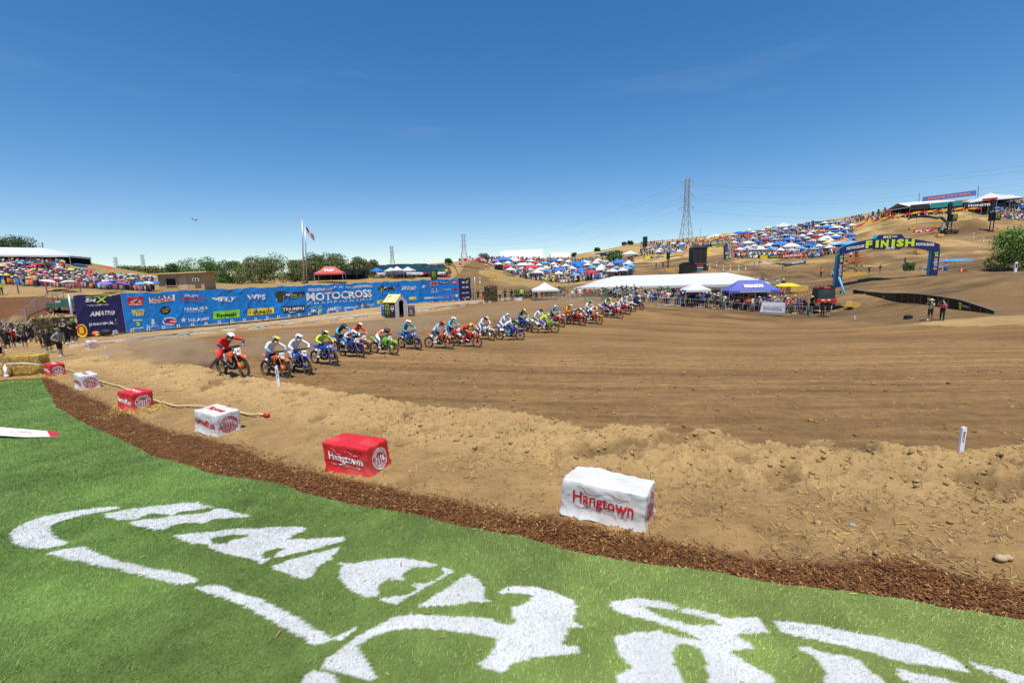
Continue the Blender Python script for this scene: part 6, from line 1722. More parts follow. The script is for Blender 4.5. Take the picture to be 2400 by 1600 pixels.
canopies(96, {'x': (1715, 2000), 'y': (532, 602), 'dx': lambda b: 12 + (b - 530) * .16, 'dy': 4.4, 'f': lambda x, y: y > 556 - (x - 1715) * .17 and y < 604 - abs(x - 1850) * .02 - max(0, x - 1900) * .12 and x < 1998 - (y - 530) * .1}, {'white': 12, 'blue': 4, 'light blue': 3, 'dark blue': 2, 'red': 1.2, 'grey': 5, 'yellow': .6, 'orange': .4}, 'among the crowd on the right hill', 'canopies on the right hill')
canopies(11, {'x': (1500, 1600), 'y': (573, 605), 'dx': lambda b: 10, 'dy': 4, 'f': lambda x, y: y > 590 - (x - 1500) * .15}, {'white': 4, 'blue': 4, 'grey': 2}, 'on the slope at the foot of the lattice tower', 'canopies near the lattice tower')
canopies(7, {'x': (2330, 2400), 'y': (485, 505), 'dx': lambda b: 14, 'dy': 4, 'f': lambda x, y: True}, {'blue': 3, 'white': 1, 'grey': 2}, 'in the crowd at the top right corner', 'canopies at the top right')
canopies(4, {'x': (878, 965), 'y': (651, 653), 'dx': lambda b: 12, 'dy': 2.5, 'f': lambda x, y: True}, {'white': 5, 'blue': 2, 'grey': 1}, 'by the parked cars beyond the banner', 'canopies by the parked cars')
def big_canopy(lab, q, Y, w, d, eave, rise, ridge, col, text=None, rz=0, name='pop_up_canopy', tcol=None, legs=M_STEEL):
 p = atY(q[0], q[1], Y)
 root = empty(name, p, rz); tag(root, lab, 'canopy')
 me = canopy_mesh('canopy_roof', w, d, eave, rise, ridge)
 bm_ = bmesh.new(); bm_.from_mesh(me); bmesh.ops.delete(bm_, geom=[f for f in bm_.faces if f.material_index == 1], context='FACES'); bm_.to_mesh(me); bm_.free()
 rf = obj('roof', me, root); objmats(rf, [cmat(col, .6)])
 for x in (-w / 2, w / 2) if w < 5 else (-w / 2, 0, w / 2):
  for y in (-d / 2, d / 2):
   mb = MB(); mb.tube([(x * .985, y * .985, -.3), (x * .985, y * .985, eave)], .035, 6); mb.build('leg', legs, root)
 if text:
  mb = MB(); a = Vector((0, -d / 2 * .74, eave + rise * .25)); sl = math.atan2(rise * .6, d * .32)
  letters(mb, text, Matrix.Translation(a + Vector((0, -.04, .06))) @ Matrix.Rotation(sl + .12, 4, 'X'), .5, w * .36, bold=.06); mb.build('lettering', tcol or M_PRW, rf)
 return root
pc = big_canopy('purple blue canopy with white lettering in front of the long marquee', (1755, 716), 53.5, 5.8, 3.0, 2.25, 1.15, 2.6, (.09, .11, .36), 'PARAGON', rad(-4))
mb = MB(); letters(mb, 'PARAGON MECHANICAL INC.', Matrix.Translation((0, -1.53, 2.04)) @ Matrix.Rotation(rad(90), 4, 'X'), .17, 3.4, bold=.02); mb.build('valance_lettering', M_PRW, pc)
big_canopy('small white canopy in front of the long marquee', (1628, 711), 55, 2.9, 2.9, 2.0, .85, 0, (.58, .58, .61), None, rad(-6))
big_canopy('white canopy with blue grey edge behind the start straight', (1277, 698), 68, 3.9, 3.9, 1.55, 1.05, 0, (.56, .57, .59), None, 0)
big_canopy('red canopy with round white badge behind the banner wall', (776, 668), 79, 4.6, 3.0, 1.6, 1.1, 1.6, (.60, .09, .08), 'TLD', rad(10))
# ------------------------------------------------------------------ crowd packed so tightly that it reads as one mass
def crowd_blobs(name, lab, X, Y, Z, sit=.5):
 n = len(X)
 bx = np.array([(-.16, -.11, .0), (.16, -.11, .0), (.16, .11, .0), (-.16, .11, .0), (-.15, -.10, .75), (.15, -.10, .75), (.15, .10, .75), (-.15, .10, .75),
                   (-.19, -.12, .75), (.19, -.12, .75), (.19, .12, .75), (-.19, .12, .75), (-.23, -.12, 1.38), (.23, -.12, 1.38), (.23, .12, 1.38), (-.23, .12, 1.38),
                   (-.09, -.10, 1.42), (.09, -.10, 1.42), (.09, .10, 1.42), (-.09, .10, 1.42), (-.10, -.11, 1.62), (.10, -.11, 1.62), (.10, .11, 1.62), (-.10, .11, 1.62),
                   (-.13, -.16, 1.60), (.13, -.16, 1.60), (.13, .12, 1.60), (-.13, .12, 1.60), (-.09, -.09, 1.74), (.09, -.09, 1.74), (.09, .09, 1.74), (-.09, .09, 1.74)])
 fb = []
 for b in (0, 8, 16, 24):
  for f in [(4, 5, 6, 7), (0, 1, 5, 4), (1, 2, 6, 5), (2, 3, 7, 6), (3, 0, 4, 7)]: fb.append([i + b for i in f])
 fb = np.array(fb)
 V = np.repeat(bx[None], n, 0)
 st = RNG.random(n) < sit
 V[st, :, 2] -= .55 * np.clip(V[st, :, 2] / .75, 0, 1)
 V[:, :, :2] *= RNG.uniform(.85, 1.2, (n, 1, 1)); V[:, :, 2] *= RNG.uniform(.88, 1.06, (n, 1))
 a = RNG.normal(0, .6, n); ca, sa = np.cos(a)[:, None], np.sin(a)[:, None]
 V = np.stack([V[..., 0] * ca - V[..., 1] * sa, V[..., 0] * sa + V[..., 1] * ca, V[..., 2]], -1) + np.stack([X, Y, Z], -1)[:, None, :]
 pal = np.array([(.50, .50, .50), (.60, .60, .58), (.03, .03, .03), (.08, .08, .09), (.10, .10, .10), (.25, .25, .26), (.02, .02, .022), (.02, .02, .022), (.05, .05, .055), (.18, .18, .19), (.42, .02, .03), (.02, .04, .14), (.03, .12, .40), (.25, .40, .55), (.62, .12, .02), (.05, .14, .05), (.60, .45, .05), (.45, .12, .22), (.35, .27, .18)])
 legs = np.array([(.02, .02, .025), (.04, .05, .09), (.12, .10, .08), (.30, .25, .18), (.06, .06, .06)])
 hd = np.array([(.42, .25, .17), (.35, .2, .13), (.5, .31, .22)]); ht = np.array([(.02, .015, .012), (.05, .03, .02), (.45, .34, .16), (.55, .54, .5), (.02, .02, .02), (.3, .03, .03), (.03, .05, .2)])
 cs = [legs, pal, hd, ht]
 col = np.concatenate([np.repeat(c[RNG.integers(0, len(c), n)][:, None, :], 8, 1) for c in cs], 1)
 F = (fb[None] + (np.arange(n) * 32)[:, None, None]).reshape(-1, 4)
 o = obj(name, np_mesh(name, V.reshape(-1, 3), F, M_CROWD, col.reshape(-1, 3))); kind(o, 'stuff'); tag(o, lab, 'crowd')
M_CROWD = attr_mat('crowd_cloth', .8, .1, (8.0,), 0)
def crowd_px(n, xr, yr, f):
 px = RNG.uniform(*xr, n * 5); py = RNG.uniform(*yr, n * 5)
 k = np.array([f(a, b) for a, b in zip(px, py)])
 px, py = px[k][:n], py[k][:n]
 X, Y, Z, ok = hits(px, py)
 return X[ok], Y[ok], Z[ok]
X, Y, Z = crowd_px(4600, (1690, 2010), (528, 607), lambda x, y: y > 558 - (x - 1715) * .165 and y < 609 - max(0, x - 1880) * .16 and x < 2000 - (y - 530) * .12 and x > 1700 + max(0, 600 - y) * .35)
crowd_blobs('hill_crowd', 'dense crowd of spectators covering the right hill', X, Y, Z, .6)
X, Y, Z = crowd_px(2700, (1135, 1485), (612, 668), lambda x, y: (y - 612) < 54 - abs(x - 1320) * .13 and x > 1125 + (y - 612) * 2.4)
crowd_blobs('slope_crowd', 'dense crowd of spectators under canopies on the middle slope', X, Y, Z, .6)
X, Y, Z = crowd_px(650, (2315, 2420), (475, 520), lambda x, y: y < 522 - (2400 - x) * .2)
crowd_blobs('corner_crowd', 'packed spectators on the hillside at the top right', X, Y, Z, .6)
X, Y, Z = crowd_px(420, (1980, 2330), (484, 524), lambda x, y: abs(y - (520 - (x - 1990) * .10 - max(0, 60 - abs(x - 2050)) * .05)) < 5 and x < 2310)
crowd_blobs('rim_crowd', 'thin line of spectators along the hill rim behind striped tape', X, Y, Z, .4)
X, Y, Z = crowd_px(420, (1500, 1730), (556, 606), lambda x, y: 572 - (x - 1500) * .06 < y < 604 - (x - 1500) * .12 and not (1590 < x < 1660 and y > 590))
crowd_blobs('tower_crowd', 'scattered spectators near the foot of the lattice tower', X, Y, Z, .4)
X, Y, Z = crowd_px(1000, (-40, 360), (630, 684), lambda x, y: 641 + x * .075 < y < 668 + x * .045)
crowd_blobs('bank_crowd', 'packed spectators sitting under parasols on the left hillside', X, Y, Z, .75)
X, Y, Z = crowd_px(120, (-60, 164), (630, 638), lambda x, y: True)
crowd_blobs('marquee_crowd', 'spectators in the shade under the left hillside marquee', X, Y, Z, .2)
# ------------------------------------------------------------------ lattice towers and wires
def pylon(lab, px, ptop, pbot, Y, wide, arms, group='power line pylons', hmul=1.0, thick=.12):
 top = P(px[0], ptop, Y); bot = P(px[1], pbot, Y); g = min(bot.z, hz(bot.x, bot.y) - .2)
 H = top.z - g
 root = empty('pylon', (bot.x, Y, g)); tag(root, lab, 'pylon', group)
 lv = [0, .18, .33, .45, .55, .63, .70, .76, .82, .88, .94, 1.0]
 def w(t): return wide * (1 - t / .62 * .72) if t < .62 else wide * .28 * (1 - (t - .62) * .25)
 C4 = lambda t: [Vector((sx * w(t) / 2, sy * w(t) / 2, H * t)) for sx, sy in ((-1, -1), (1, -1), (1, 1), (-1, 1))]
 mb = MB()
 for k in range(4): mb.tube([C4(t)[k] for t in lv], thick, 4)
 mb.build('corner_leg_frame', M_LAT, root)
 mb = MB()
 for t0, t1 in zip(lv[:-1], lv[1:]):
  a, b = C4(t0), C4(t1)
  for k in range(4):
   mb.tube([a[k], b[(k + 1) % 4]], thick * .55, 3, caps=False); mb.tube([a[(k + 1) % 4], b[k]], thick * .55, 3, caps=False); mb.tube([b[k], b[(k + 1) % 4]], thick * .55, 3, caps=False)
 o = mb.build('bracing', M_LAT, root)
 tips = []
 for t, L in arms:
  for s in (-1, 1):
   mb = MB()
   tip = Vector((s * L / 2, 0, H * t)); i = C4(t); j = C4(min(1, t + .045))
   for k in ((1, 2) if s > 0 else (0, 3)):
    mb.tube([i[k], tip], thick * .6, 3); mb.tube([j[k], tip], thick * .6, 3)
   mb.tube([tip, tip + Vector((0, 0, -H * .035))], thick * .7, 5)
   tips.append(Vector((bot.x, Y, g)) + tip + Vector((0, 0, -H * .035)))
   mb.build('cross_arm', M_LAT, root)
 return tips
M_LAT = mat('galvanised_lattice', (.34, .36, .37), .5, .2, .1, 1)
arms = [(.965, 5.2), (.80, 5.6), (.655, 6.0)]
tA = pylon('tall lattice pylon standing behind the black scoring tower', (1620, 1606), 419, 610, 205, 6.4, arms, thick=.12)
tB = pylon('lattice pylon behind the red and white arch', (1088, 1089), 549, 628, 430, 9, arms, thick=.16)
tC = pylon('distant pylon over the parked cars', (920, 921), 577, 632, 560, 9, arms, thick=.18)
tD = pylon('left of two distant pylons above the left crowd', (266, 275), 603, 640, 520, 8, arms, thick=.14)
tE = pylon('right of two distant pylons above the left crowd', (333, 338), 597, 635, 540, 8, arms, thick=.14)
M_WIRE = mat('wire', (.08, .085, .09), .6)
def wire(a, b, sag, r, lab):
 pts = [a.lerp(b, k / 24) - Vector((0, 0, sag * 4 * (k / 24) * (1 - k / 24))) for k in range(25)]
 o0 = a; mb = MB(); mb.tube([p - o0 for p in pts], r, 4)
 o = mb.build('power_cable', M_WIRE, None, False, o0); tag(o, lab, 'cable', 'power cables')
for k, tp in enumerate(tA):
 e = P(2500, [385, 400, 430, 445, 540, 500][k] if False else (372, 385, 415, 432, 470, 480)[k], 150)
 wire(tp, e, 4.0, .015, 'thin power cable running right from the tall pylon')
 wire(tp, tB[k], 9.0, .015, 'thin power cable running left from the tall pylon')
# ------------------------------------------------------------------ trees
def leaf_mat(name, rgb): return attr_mat(name, .75, .2, (.6,), 0, spec=.25)
M_LEAF = leaf_mat('leaves', None)
M_BARK = mat('tree_bark', (.10, .07, .05), .95, 0, .3, 4, .6, 20)
def tree(name, lab, base, H, Wd, rgb, n=2600, leaf=.30, seed=0, trunk=.28, droop=0.0, low=.18, group=None, lobes=16):
 rg = np.random.default_rng(seed + 900)
 root = empty(name, base); tag(root, lab, 'tree' if 'shrub' not in name else 'shrub', group)
 mb = MB(); tips = []
 top = Vector((rg.normal(0, .03) * H, 0, H * .62))
 mb.tube([(0, 0, -.4), (rg.normal(0, .02) * H, rg.normal(0, .02) * H, H * trunk), top], [H * .035 + .05, H * .026 + .03, H * .008], 7)
 C, R = [], []
 for k in range(lobes):
  a = rg.uniform(0, 6.28); zz = rg.uniform(low + .08, .86) ** .9
  rr_ = Wd / 2 * (1 - ((zz - .5) / .62) ** 2) ** .5 * rg.uniform(.25, .82)
  c = np.array([math.cos(a) * rr_, math.sin(a) * rr_, zz * H])
  C.append(c); R.append(Wd * rg.uniform(.13, .24))
  if k < 9:
   s = Vector((0, 0, H * rg.uniform(trunk * .8, .5))); mb.tube([s, s.lerp(Vector(c), .55) + Vector((0, 0, H * .03)), Vector(c)], [H * .012 + .02, H * .008 + .012, .01], 5)
 mb.build('trunk', M_BARK, root, True)
 C = np.array(C); R = np.array(R)
 n = int(n * 2.6)
 li = rg.integers(0, lobes, n)
 v = rg.normal(0, 1, (n, 3)); v /= np.linalg.norm(v, axis=1)[:, None]
 rad_ = R[li] * rg.uniform(.35, 1.08, n) ** .6
 p = C[li] + v * rad_[:, None] * np.array([1, 1, .8])
 p[:, 2] = np.maximum(p[:, 2] - droop * (np.hypot(p[:, 0], p[:, 1]) / (Wd / 2)) ** 2 * H * .25, H * .03)
 s = leaf * rg.uniform(.55, 1.3, n)
 d1 = rg.normal(0, 1, (n, 3)); d1 /= np.linalg.norm(d1, axis=1)[:, None]
 d2 = np.cross(d1, rg.normal(0, 1, (n, 3))); d2 /= np.linalg.norm(d2, axis=1)[:, None]
 V = np.stack([p - d1 * s[:, None] * .5, p + d2 * s[:, None] * .28, p + d1 * s[:, None] * .5, p - d2 * s[:, None] * .28], 1).reshape(-1, 3)
 lt = rg.uniform(.7, 1.35, lobes)[li] * rg.uniform(.7, 1.3, n)
 col = np.array(rgb)[None] * lt[:, None] * (1 + rg.normal(0, .08, (n, 3)))
 o = obj('crown', np_mesh('crown', V, np.arange(n * 4).reshape(-1, 4), M_LEAF, np.repeat(np.clip(col, .004, .5), 4, 0)), root)
 return root
GRN, OLV, DGN = (.095, .165, .040), (.130, .150, .048), (.060, .100, .030)
for k, (px, pb, Y, pt, wpx, col, lab, dr, n) in enumerate([
 (5, 604, 118, 556, 140, DGN, 'dark oak behind the left hillside marquee', 0, 4200),
 (300, 662, 125, 632, 70, GRN, 'low green tree at the right end of the left crowd', 0, 2200),
 (345, 664, 122, 630, 70, OLV, 'olive tree between the left crowd and shed', 0, 2200),
 (318, 668, 150, 630, 66, OLV, 'low olive tree right of the left crowd', 0, 1800),
 (372, 668, 150, 636, 60, DGN, 'small dark tree behind the tan shed', 0, 1600),
 (428, 669, 135, 618, 74, GRN, 'green tree directly behind the tan shed', 0, 2600),
 (482, 669, 125, 604, 86, GRN, 'tall green tree right of the tan shed', 0, 3200),
 (540, 669, 122, 613, 78, GRN, 'green tree left of the big olive tree', 0, 2800),
 (612, 668, 104, 600, 112, OLV, 'big rounded olive tree left of the flagpoles', .3, 4600),
 (692, 666, 118, 608, 66, OLV, 'slim olive tree beside the flagpoles', .2, 2400),
 (732, 664, 112, 606, 84, OLV, 'olive tree right of the flagpoles', .2, 3000),
 (768, 661, 118, 598, 84, DGN, 'dark green tree behind the black stage', 0, 3200),
 (817, 659, 104, 594, 92, OLV, 'tall olive tree behind the stage right part', .3, 4200),
 (862, 658, 98, 601, 70, OLV, 'weeping olive tree at the right end of the grove', .8, 3800),
 (1442, 620, 150, 588, 44, GRN, 'bright green round tree on the dirt beyond the middle canopies', 0, 2400),
 (1052, 645, 120, 618, 18, GRN, 'thin young tree left of the red arch', 0, 500),
 (1463, 585, 255, 570, 12, DGN, 'left one of two small trees on the far ridge line', 0, 400),
 (1477, 582, 255, 566, 14, DGN, 'right one of two small trees on the far ridge line', 0, 400),
 (1400, 598, 255, 587, 14, DGN, 'small tree on the ridge left of the round tree', 0, 300),
 (1346, 607, 230, 597, 14, DGN, 'small dark tree right of the frame tent', 0, 300),
 (2395, 640, 66, 541, 165, (.13, .21, .045), 'big leafy oak at the right picture edge', .1, 6500),
]):
 b = atY(px, pb, Y); t = P(px, pt, Y)
 H = max(2.0, t.z - b.z); Wm = wpx * Y / FPX * (1.12 if 300 < px < 900 else 1.0)
 tree('tree', lab, b, H, Wm, col, n, max(.20, Y * .0030) if Y > 80 else .26, k, droop=dr, low=.05 if Y < 90 else .1)
b = atY(2130, 642, 92); tree('round_shrub', 'round green shrub on the dirt inside the finish arch', b, 2.3, 2.4, GRN, 1300, .22, 51, low=0)
for px, py, lab in ((1225, 693, 'grey green shrub behind the fence near the hay screen'), (1300, 693, 'grey green shrub behind the fence beside white canopy'), (1135, 618, 'dark shrub right of the red arch top')):
 b = atY(px, py, 74 if py > 650 else 140); tree('wide_shrub', lab, b, 1.3 if py > 650 else 2.6, 4.2, (.09, .11, .05), 700, .25, px, low=0)
# ------------------------------------------------------------------ shed, flagpoles, stage
p0 = P(374, 678, 74); p0.z = hz(p0.x, p0.y);
sh = empty('shed', (p0.x, 74, p0.z - .3), rad(4)); tag(sh, 'tan shed with flat overhanging roof and dark window behind the banner', 'shed')
M_SHED = mat('painted_plywood', (.42, .29, .16), .8, 0, .08, 2, .2, 12); M_SHED2 = mat('plywood_patch', (.46, .36, .26), .8, 0, .08, 2)
sw, shh = 7.0, 2.75
mb = MB(); mb.box((sw / 2, 1.6, shh / 2), (sw, 3.2, shh)); wl = mb.build('wall', M_SHED, sh)
mb = MB(); mb.box((sw / 2 + .15, 1.5, shh + .11), (sw + 1.5, 4.4, .22), Matrix.Rotation(rad(-1.2), 3, 'Y')); mb.build('roof', mat('roof_edge', (.50, .36, .2), .8, 0, .1, 2), sh)
mb = MB(); mb.box((1.95, -.03, 1.45), (1.5, .08, 1.15)); wd = mb.build('window', mat('window_glass', (.02, .02, .022), .1, 0, .2, 2), sh)
for x0, z0, w, h in ((1.95, 2.06, 1.66, .08), (1.95, .84, 1.66, .08), (1.16, 1.45, .08, 1.3), (2.74, 1.45, .08, 1.3)):
 mb = MB(); mb.box((x0, -.05, z0), (w, .10, h)); mb.build('window_frame', M_SHED2, wd)
for x in (.05, 3.0, 4.4, 5.0, sw - .05): mb = MB(); mb.box((x, -.02, shh / 2), (.09, .05, shh - .04)); mb.build('batten', M_SHED2 if x == 5.0 else M_SHED, sh)
mb = MB(); mb.box((3.75, -.012, 1.2), (1.3, .03, 2.2)); mb.build('plywood_patch', M_SHED2, sh)
mb = MB(); mb.box((5.95, -.22, 1.75), (.95, .45, .5)); ac = mb.build('air_conditioner', mat('ac_case', (.6, .58, .52), .6), sh)
for k in (-.22, .22): mb = MB(); mb.box((5.95 + k, -.46, 1.75), (.30, .03, .36)); mb.build('grille', M_NUM, ac)
M_POLE = mat('flagpole', (.40, .42, .44), .35, .6, .06, 3)
def pole(px, py, ptx, pty, Y, r, lab, name='flagpole'):
 b = atY(px, py, Y); t = P(ptx, pty, Y)
 root = empty(name, b); tag(root, lab, 'flagpole' if 'flag' in name else 'pole')
 mb = MB(); mb.tube([(0, 0, -.3), Vector((t.x - b.x, 0, t.z - b.z))], [r, r * .5], 8); mb.build('mast', M_POLE, root, True)
 mb = MB(); mb.ell(Vector((t.x - b.x, 0, t.z - b.z + .08)), (.1, .1, .1), 8, 6); mb.build('ball_cap', M_GOLD, root, True)
 mb = MB(); mb.lathe([(r * 2.2, -.1), (r * 2.2, .12), (r * 1.2, .3)], 10); mb.build('base_collar', M_DARKM, root)
 return root, b, t
f1, fb, ft = pole(712, 664, 708, 512, 76, .15, 'taller of two grey flagpoles behind the banner wall')
f2, fb2, ft2 = pole(719, 664, 715, 531, 77, .13, 'shorter grey flagpole, flying the flag, behind the banner wall')
def us_flag(root, at, size, sl):
 w, h = size; n = 18
 def F(u, v):
  x = u * w; y = .35 * math.sin(u * 7 + v) * u; z = -v * h - sl * u * w + .12 * math.sin(u * 9 + v * 3)
  return at + Vector((x, y, z))
 mb = MB()
 for k in range(13):
  vs = [F(i / n, (k + j) / 13) for i in range(n + 1) for j in (0, 1)]
  fs = [(2 * i, 2 * i + 1, 2 * i + 3, 2 * i + 2) for i in range(n)]
  for i, f in enumerate(fs): mb.add([vs[a] for a in f], [(0, 1, 2, 3)], 2 if (k < 7 and i < n * .4) else (k % 2))
 return mb.build('flag', [PRT['r'], M_PRW, cmat(NAVY)], root)
us_flag(f2, Vector((ft2.x - fb2.x + .1, 0, ft2.z - fb2.z - .05)), (1.15, .8), 1.25)
st = atY(785, 664, 88); stg = empty('black_stage', st); tag(stg, 'low black hospitality stage with five banner towers under the trees', 'stage')
def sp(px, py, Y=88): return P(px, py, Y) - st
mb = MB(); a, b = sp(720, 642), sp(842, 640); mb.box(((a.x + b.x) / 2, 1.6, a.z), (b.x - a.x, 4.2, .75)); mb.build('roof', M_BLK, stg)
for px in (722, 750, 778, 806, 838):
 a = sp(px, 643); mb = MB(); mb.tube([(a.x, -.4, -.4), (a.x, -.4, a.z)], .08, 6); mb.build('post', M_BLK, stg)
for px, py in ((739, 628), (770, 628), (799, 628), (828, 627), (851, 626)):
 a = sp(px, py); mb = MB(); mb.box((a.x, -.7, a.z), (.62, .5, 1.5)); tw = mb.build('banner_tower', M_BLK, stg)
 for q in claw_polys(): mb = MB(); mb.add([(a.x - .2 + x * .4, -.97, a.z + .4 - y * .7) for x, y in q], [tuple(range(len(q)))]); mb.build('claw_mark', PRT['lime'], tw)
mb = MB(); a, b = sp(722, 664), sp(850, 662); mb.box(((a.x + b.x) / 2, 3.4, 1.0), (b.x - a.x, .1, 2.0)); mb.build('back_wall', M_BLK, stg)
def cube_sign(lab, px, py0, py1, w, Y, name='banner_cube'):
 t = P(px, py0, Y); b = P(px, py1, Y); root = empty(name, (b.x, Y, b.z)); tag(root, lab, 'sign')
 h = t.z - b.z; mb = MB(); mb.box((0, 0, h / 2), (w, w, h)); bd = mb.build('box', M_BLK, root)
 for q in claw_polys(): mb = MB(); mb.add([(w * (-.32 + x * .62), -w / 2 - .02, h * (.88 - y * .76)) for x, y in q], [tuple(range(len(q)))]); mb.build('claw_mark', PRT['lime'], bd)
 mb = MB(); g = hz(b.x, Y); mb.tube([(0, 0, min(g - b.z, -.1)), (0, 0, .05)], .12, 6); mb.build('stand', M_BLK, root)
cube_sign('black cube with green claw mark behind the banner wall right part', 1018, 634, 656, 1.05, 84)
cube_sign('large black screen box on the right dirt hill below the marquee', 2231, 502, 519, 1.5, 130)
cube_sign('black screen box by the right crowd edge on the dirt hill', 2330, 498, 517, 1.7, 128)
def scissor_lift(lab, px, y_top, y_plat, y_bot, Y, w, d, col, scis=True):
 b = P(px, y_bot, Y); pz = P(px, y_plat, Y).z - b.z; tz = P(px, y_top, Y).z - b.z
 root = empty('scissor_lift', (b.x, Y, b.z)); tag(root, lab, 'lift')
 m = plastic(col); mb = MB(); mb.box((0, 0, pz), (w, d, .16)); pl = mb.build('platform', m, root)
 for z in (pz + (tz - pz) * .5, tz):
  for y in (-d / 2, d / 2): mb = MB(); mb.tube([(-w / 2, y, z), (w / 2, y, z)], .04, 5); mb.build('guard_rail', m, pl)
  for x in (-w / 2, w / 2): mb = MB(); mb.tube([(x, -d / 2, z), (x, d / 2, z)], .04, 5); mb.build('guard_rail', m, pl)
 for x in (-w / 2, -w / 6, w / 6, w / 2):
  for y in (-d / 2, d / 2): mb = MB(); mb.tube([(x, y, pz), (x, y, tz)], .035, 5); mb.build('rail_post', m, pl)
 if scis:
  n = 3; hh_ = (pz - .4) / n
  for k in range(n):
   for y in (-d * .35, d * .35):
    for s in (1, -1): mb = MB(); mb.tube([(-w * .42 * s, y + .03 * s, .4 + k * hh_), (w * .42 * s, y + .03 * s, .4 + (k + 1) * hh_)], .07, 5); mb.build('scissor_arm', mat('lift_arm', (.20, .15, .08), .6), root)
  mb = MB(); mb.box((0, 0, .3), (w, d * .9, .35)); mb.build('chassis', m, root)
  for x in (-w * .35, w * .35):
   for y in (-d * .45, d * .45): mb = MB(); mb.torus(.2, .1, 12, 6, Matrix.Translation((x, y, .2))); mb.build('wheel', M_TYRE, root)
 return root, b, pz
r_, lb, lpz = scissor_lift('red framed lift platform with one spectator beyond the banner wall', 1046, 641, 650, 658, 86, 1.5, 1.2, (.35, .05, .04), False)
person((lb.x + .1, 86, lb.z + lpz + .08), rad(-90), 'stand', HIVIS, BLACK, 'person in yellow vest standing on the red framed lift platform', None, 'cap', BLACK, False)
r_, lb2, lpz2 = scissor_lift('orange scissor lift raised behind the left leg of the finish arch', 1997, 598, 611, 652, 80, 3.0, 1.6, (.75, .13, .02))
for k, dx in enumerate((-.5, .55, 1.0)): person((lb2.x + dx, 80.1 + .2 * k, lb2.z + lpz2 + .09), rad(-90 + 30 * k), 'camera' if k == 1 else 'stand', (WHITE, BLACK, GREY)[k], BLACK, ('person in white on the left of the orange lift platform', 'person in black filming from the orange lift platform', 'person in grey at the right end of the orange lift platform')[k], None, 'cap', BLACK)
scissor_lift('small red lift with white parasol on the hill rim', 2075, 492, 499, 515, 170, 3.0, 1.5, (.65, .08, .03))
# ------------------------------------------------------------------ arches
def arch_red():
 Y = 118; g = P(1107, 650, Y); root = empty('red_arch', g); tag(root, 'red and white banner arch over the far jump', 'arch')
 Q = lambda px, py: P(px, py, Y) - g
 mr = cmat((.55, .02, .03)); mb = MB()
 def slab(pts, m, name, th=.5):
  mb = MB(); v = [Q(*p) for p in pts]; n = len(v)
  mb.add([p + Vector((0, -th / 2, 0)) for p in v] + [p + Vector((0, th / 2, 0)) for p in v], [tuple(range(n)), tuple(range(2 * n - 1, n - 1, -1))] + [(i, i + n, (i + 1) % n + n, (i + 1) % n) for i in range(n)])
  return mb.build(name, m, root)
 tb = slab([(1075, 606), (1139, 603.5), (1138, 611), (1076, 613)], mr, 'crossbar')
 for x in (1078, 1081, 1084, 1126, 1129, 1132, 1135):
  o = slab([(x, 606), (x + 1.4, 606), (x + 4, 612.3), (x + 2.6, 612.3)], M_PRW, 'white_stripe', .56); o.parent = tb
 mb = MB(); letters(mb, 'FLY', Matrix.Translation(Q(1107, 610.6) + Vector((0, -.3, 0))) @ Matrix.Rotation(rad(90), 4, 'X'), .55, 2.9, bold=.06, shear=.3); mb.build('lettering', M_PRW, tb)
 for s, pts in ((0, [(1075, 606), (1080, 606), (1084, 650), (1078, 650)]), (1, [(1135, 604), (1139, 604), (1143, 645), (1137, 645)])):
  lg = slab(pts, mr, 'leg')
  for k in range(4):
   u = .12 + k * .22; a, b = pts[0], pts[3]; c, d = pts[1], pts[2]
   o = slab([(a[0] + (b[0] - a[0]) * u, a[1] + (b[1] - a[1]) * u), (c[0] + (d[0] - c[0]) * (u + .06), c[1] + (d[1] - c[1]) * (u + .06)), (c[0] + (d[0] - c[0]) * (u + .12), c[1] + (d[1] - c[1]) * (u + .12)), (a[0] + (b[0] - a[0]) * (u + .06), a[1] + (b[1] - a[1]) * (u + .06))], M_PRW, 'white_stripe', .56); o.parent = lg
arch_red()
def tape(name, lab, pts, Y0, Y1, hpx, cols, seg=2.2, base=.25):
 """banner tape strung along the ground, in alternating slanted colours"""
 W_ = []
 for k, (px, py) in enumerate(pts):
  Y = Y0 + (Y1 - Y0) * k / (len(pts) - 1); W_.append(P(px, py, Y))
 o0 = W_[0]; root = empty(name, o0); tag(root, lab, 'banner tape')
 mbs = MB(); i = 0; acc = []
 for a, b in zip(W_[:-1], W_[1:]):
  n = max(1, int((b - a).length / seg))
  for k in range(n): acc.append((a.lerp(b, k / n), a.lerp(b, (k + 1) / n)))
 hm = hpx * (Y0 + Y1) / 2 / FPX
 for k, (a, b) in enumerate(acc):
  u = Vector((0, 0, hm)); lean = (b - a) * .45
  m1 = a.lerp(b, .55)
  a, b, m1 = a - o0, b - o0, m1 - o0
  mbs.add([a, m1 - lean, m1 + u, a + u], [(0, 1, 2, 3)], k % 2); mbs.add([m1 - lean, b, b + u, m1 + u], [(0, 1, 2, 3)], (k + 1) % 2)
 mbs.build('tape', cols, root)
 for k in range(0, len(acc), 4):
  a = acc[k][0]; mb = MB(); mb.tube([(a.x - o0.x, a.y - o0.y + .05, hz(a.x, a.y) - o0.z - .1), (a.x - o0.x, a.y - o0.y + .05, a.z - o0.z + hm)], .05, 5); mb.build('stake', M_WOOD, root)
TY, TR = cmat((.80, .45, .02)), cmat((.50, .03, .02))
tape('striped_tape', 'red and yellow tape curving along the hilltop rim', [(1998, 536), (2040, 522), (2090, 510), (2150, 500), (2200, 496), (2250, 491), (2300, 490)], 150, 150, 4.2, [TY, TR])
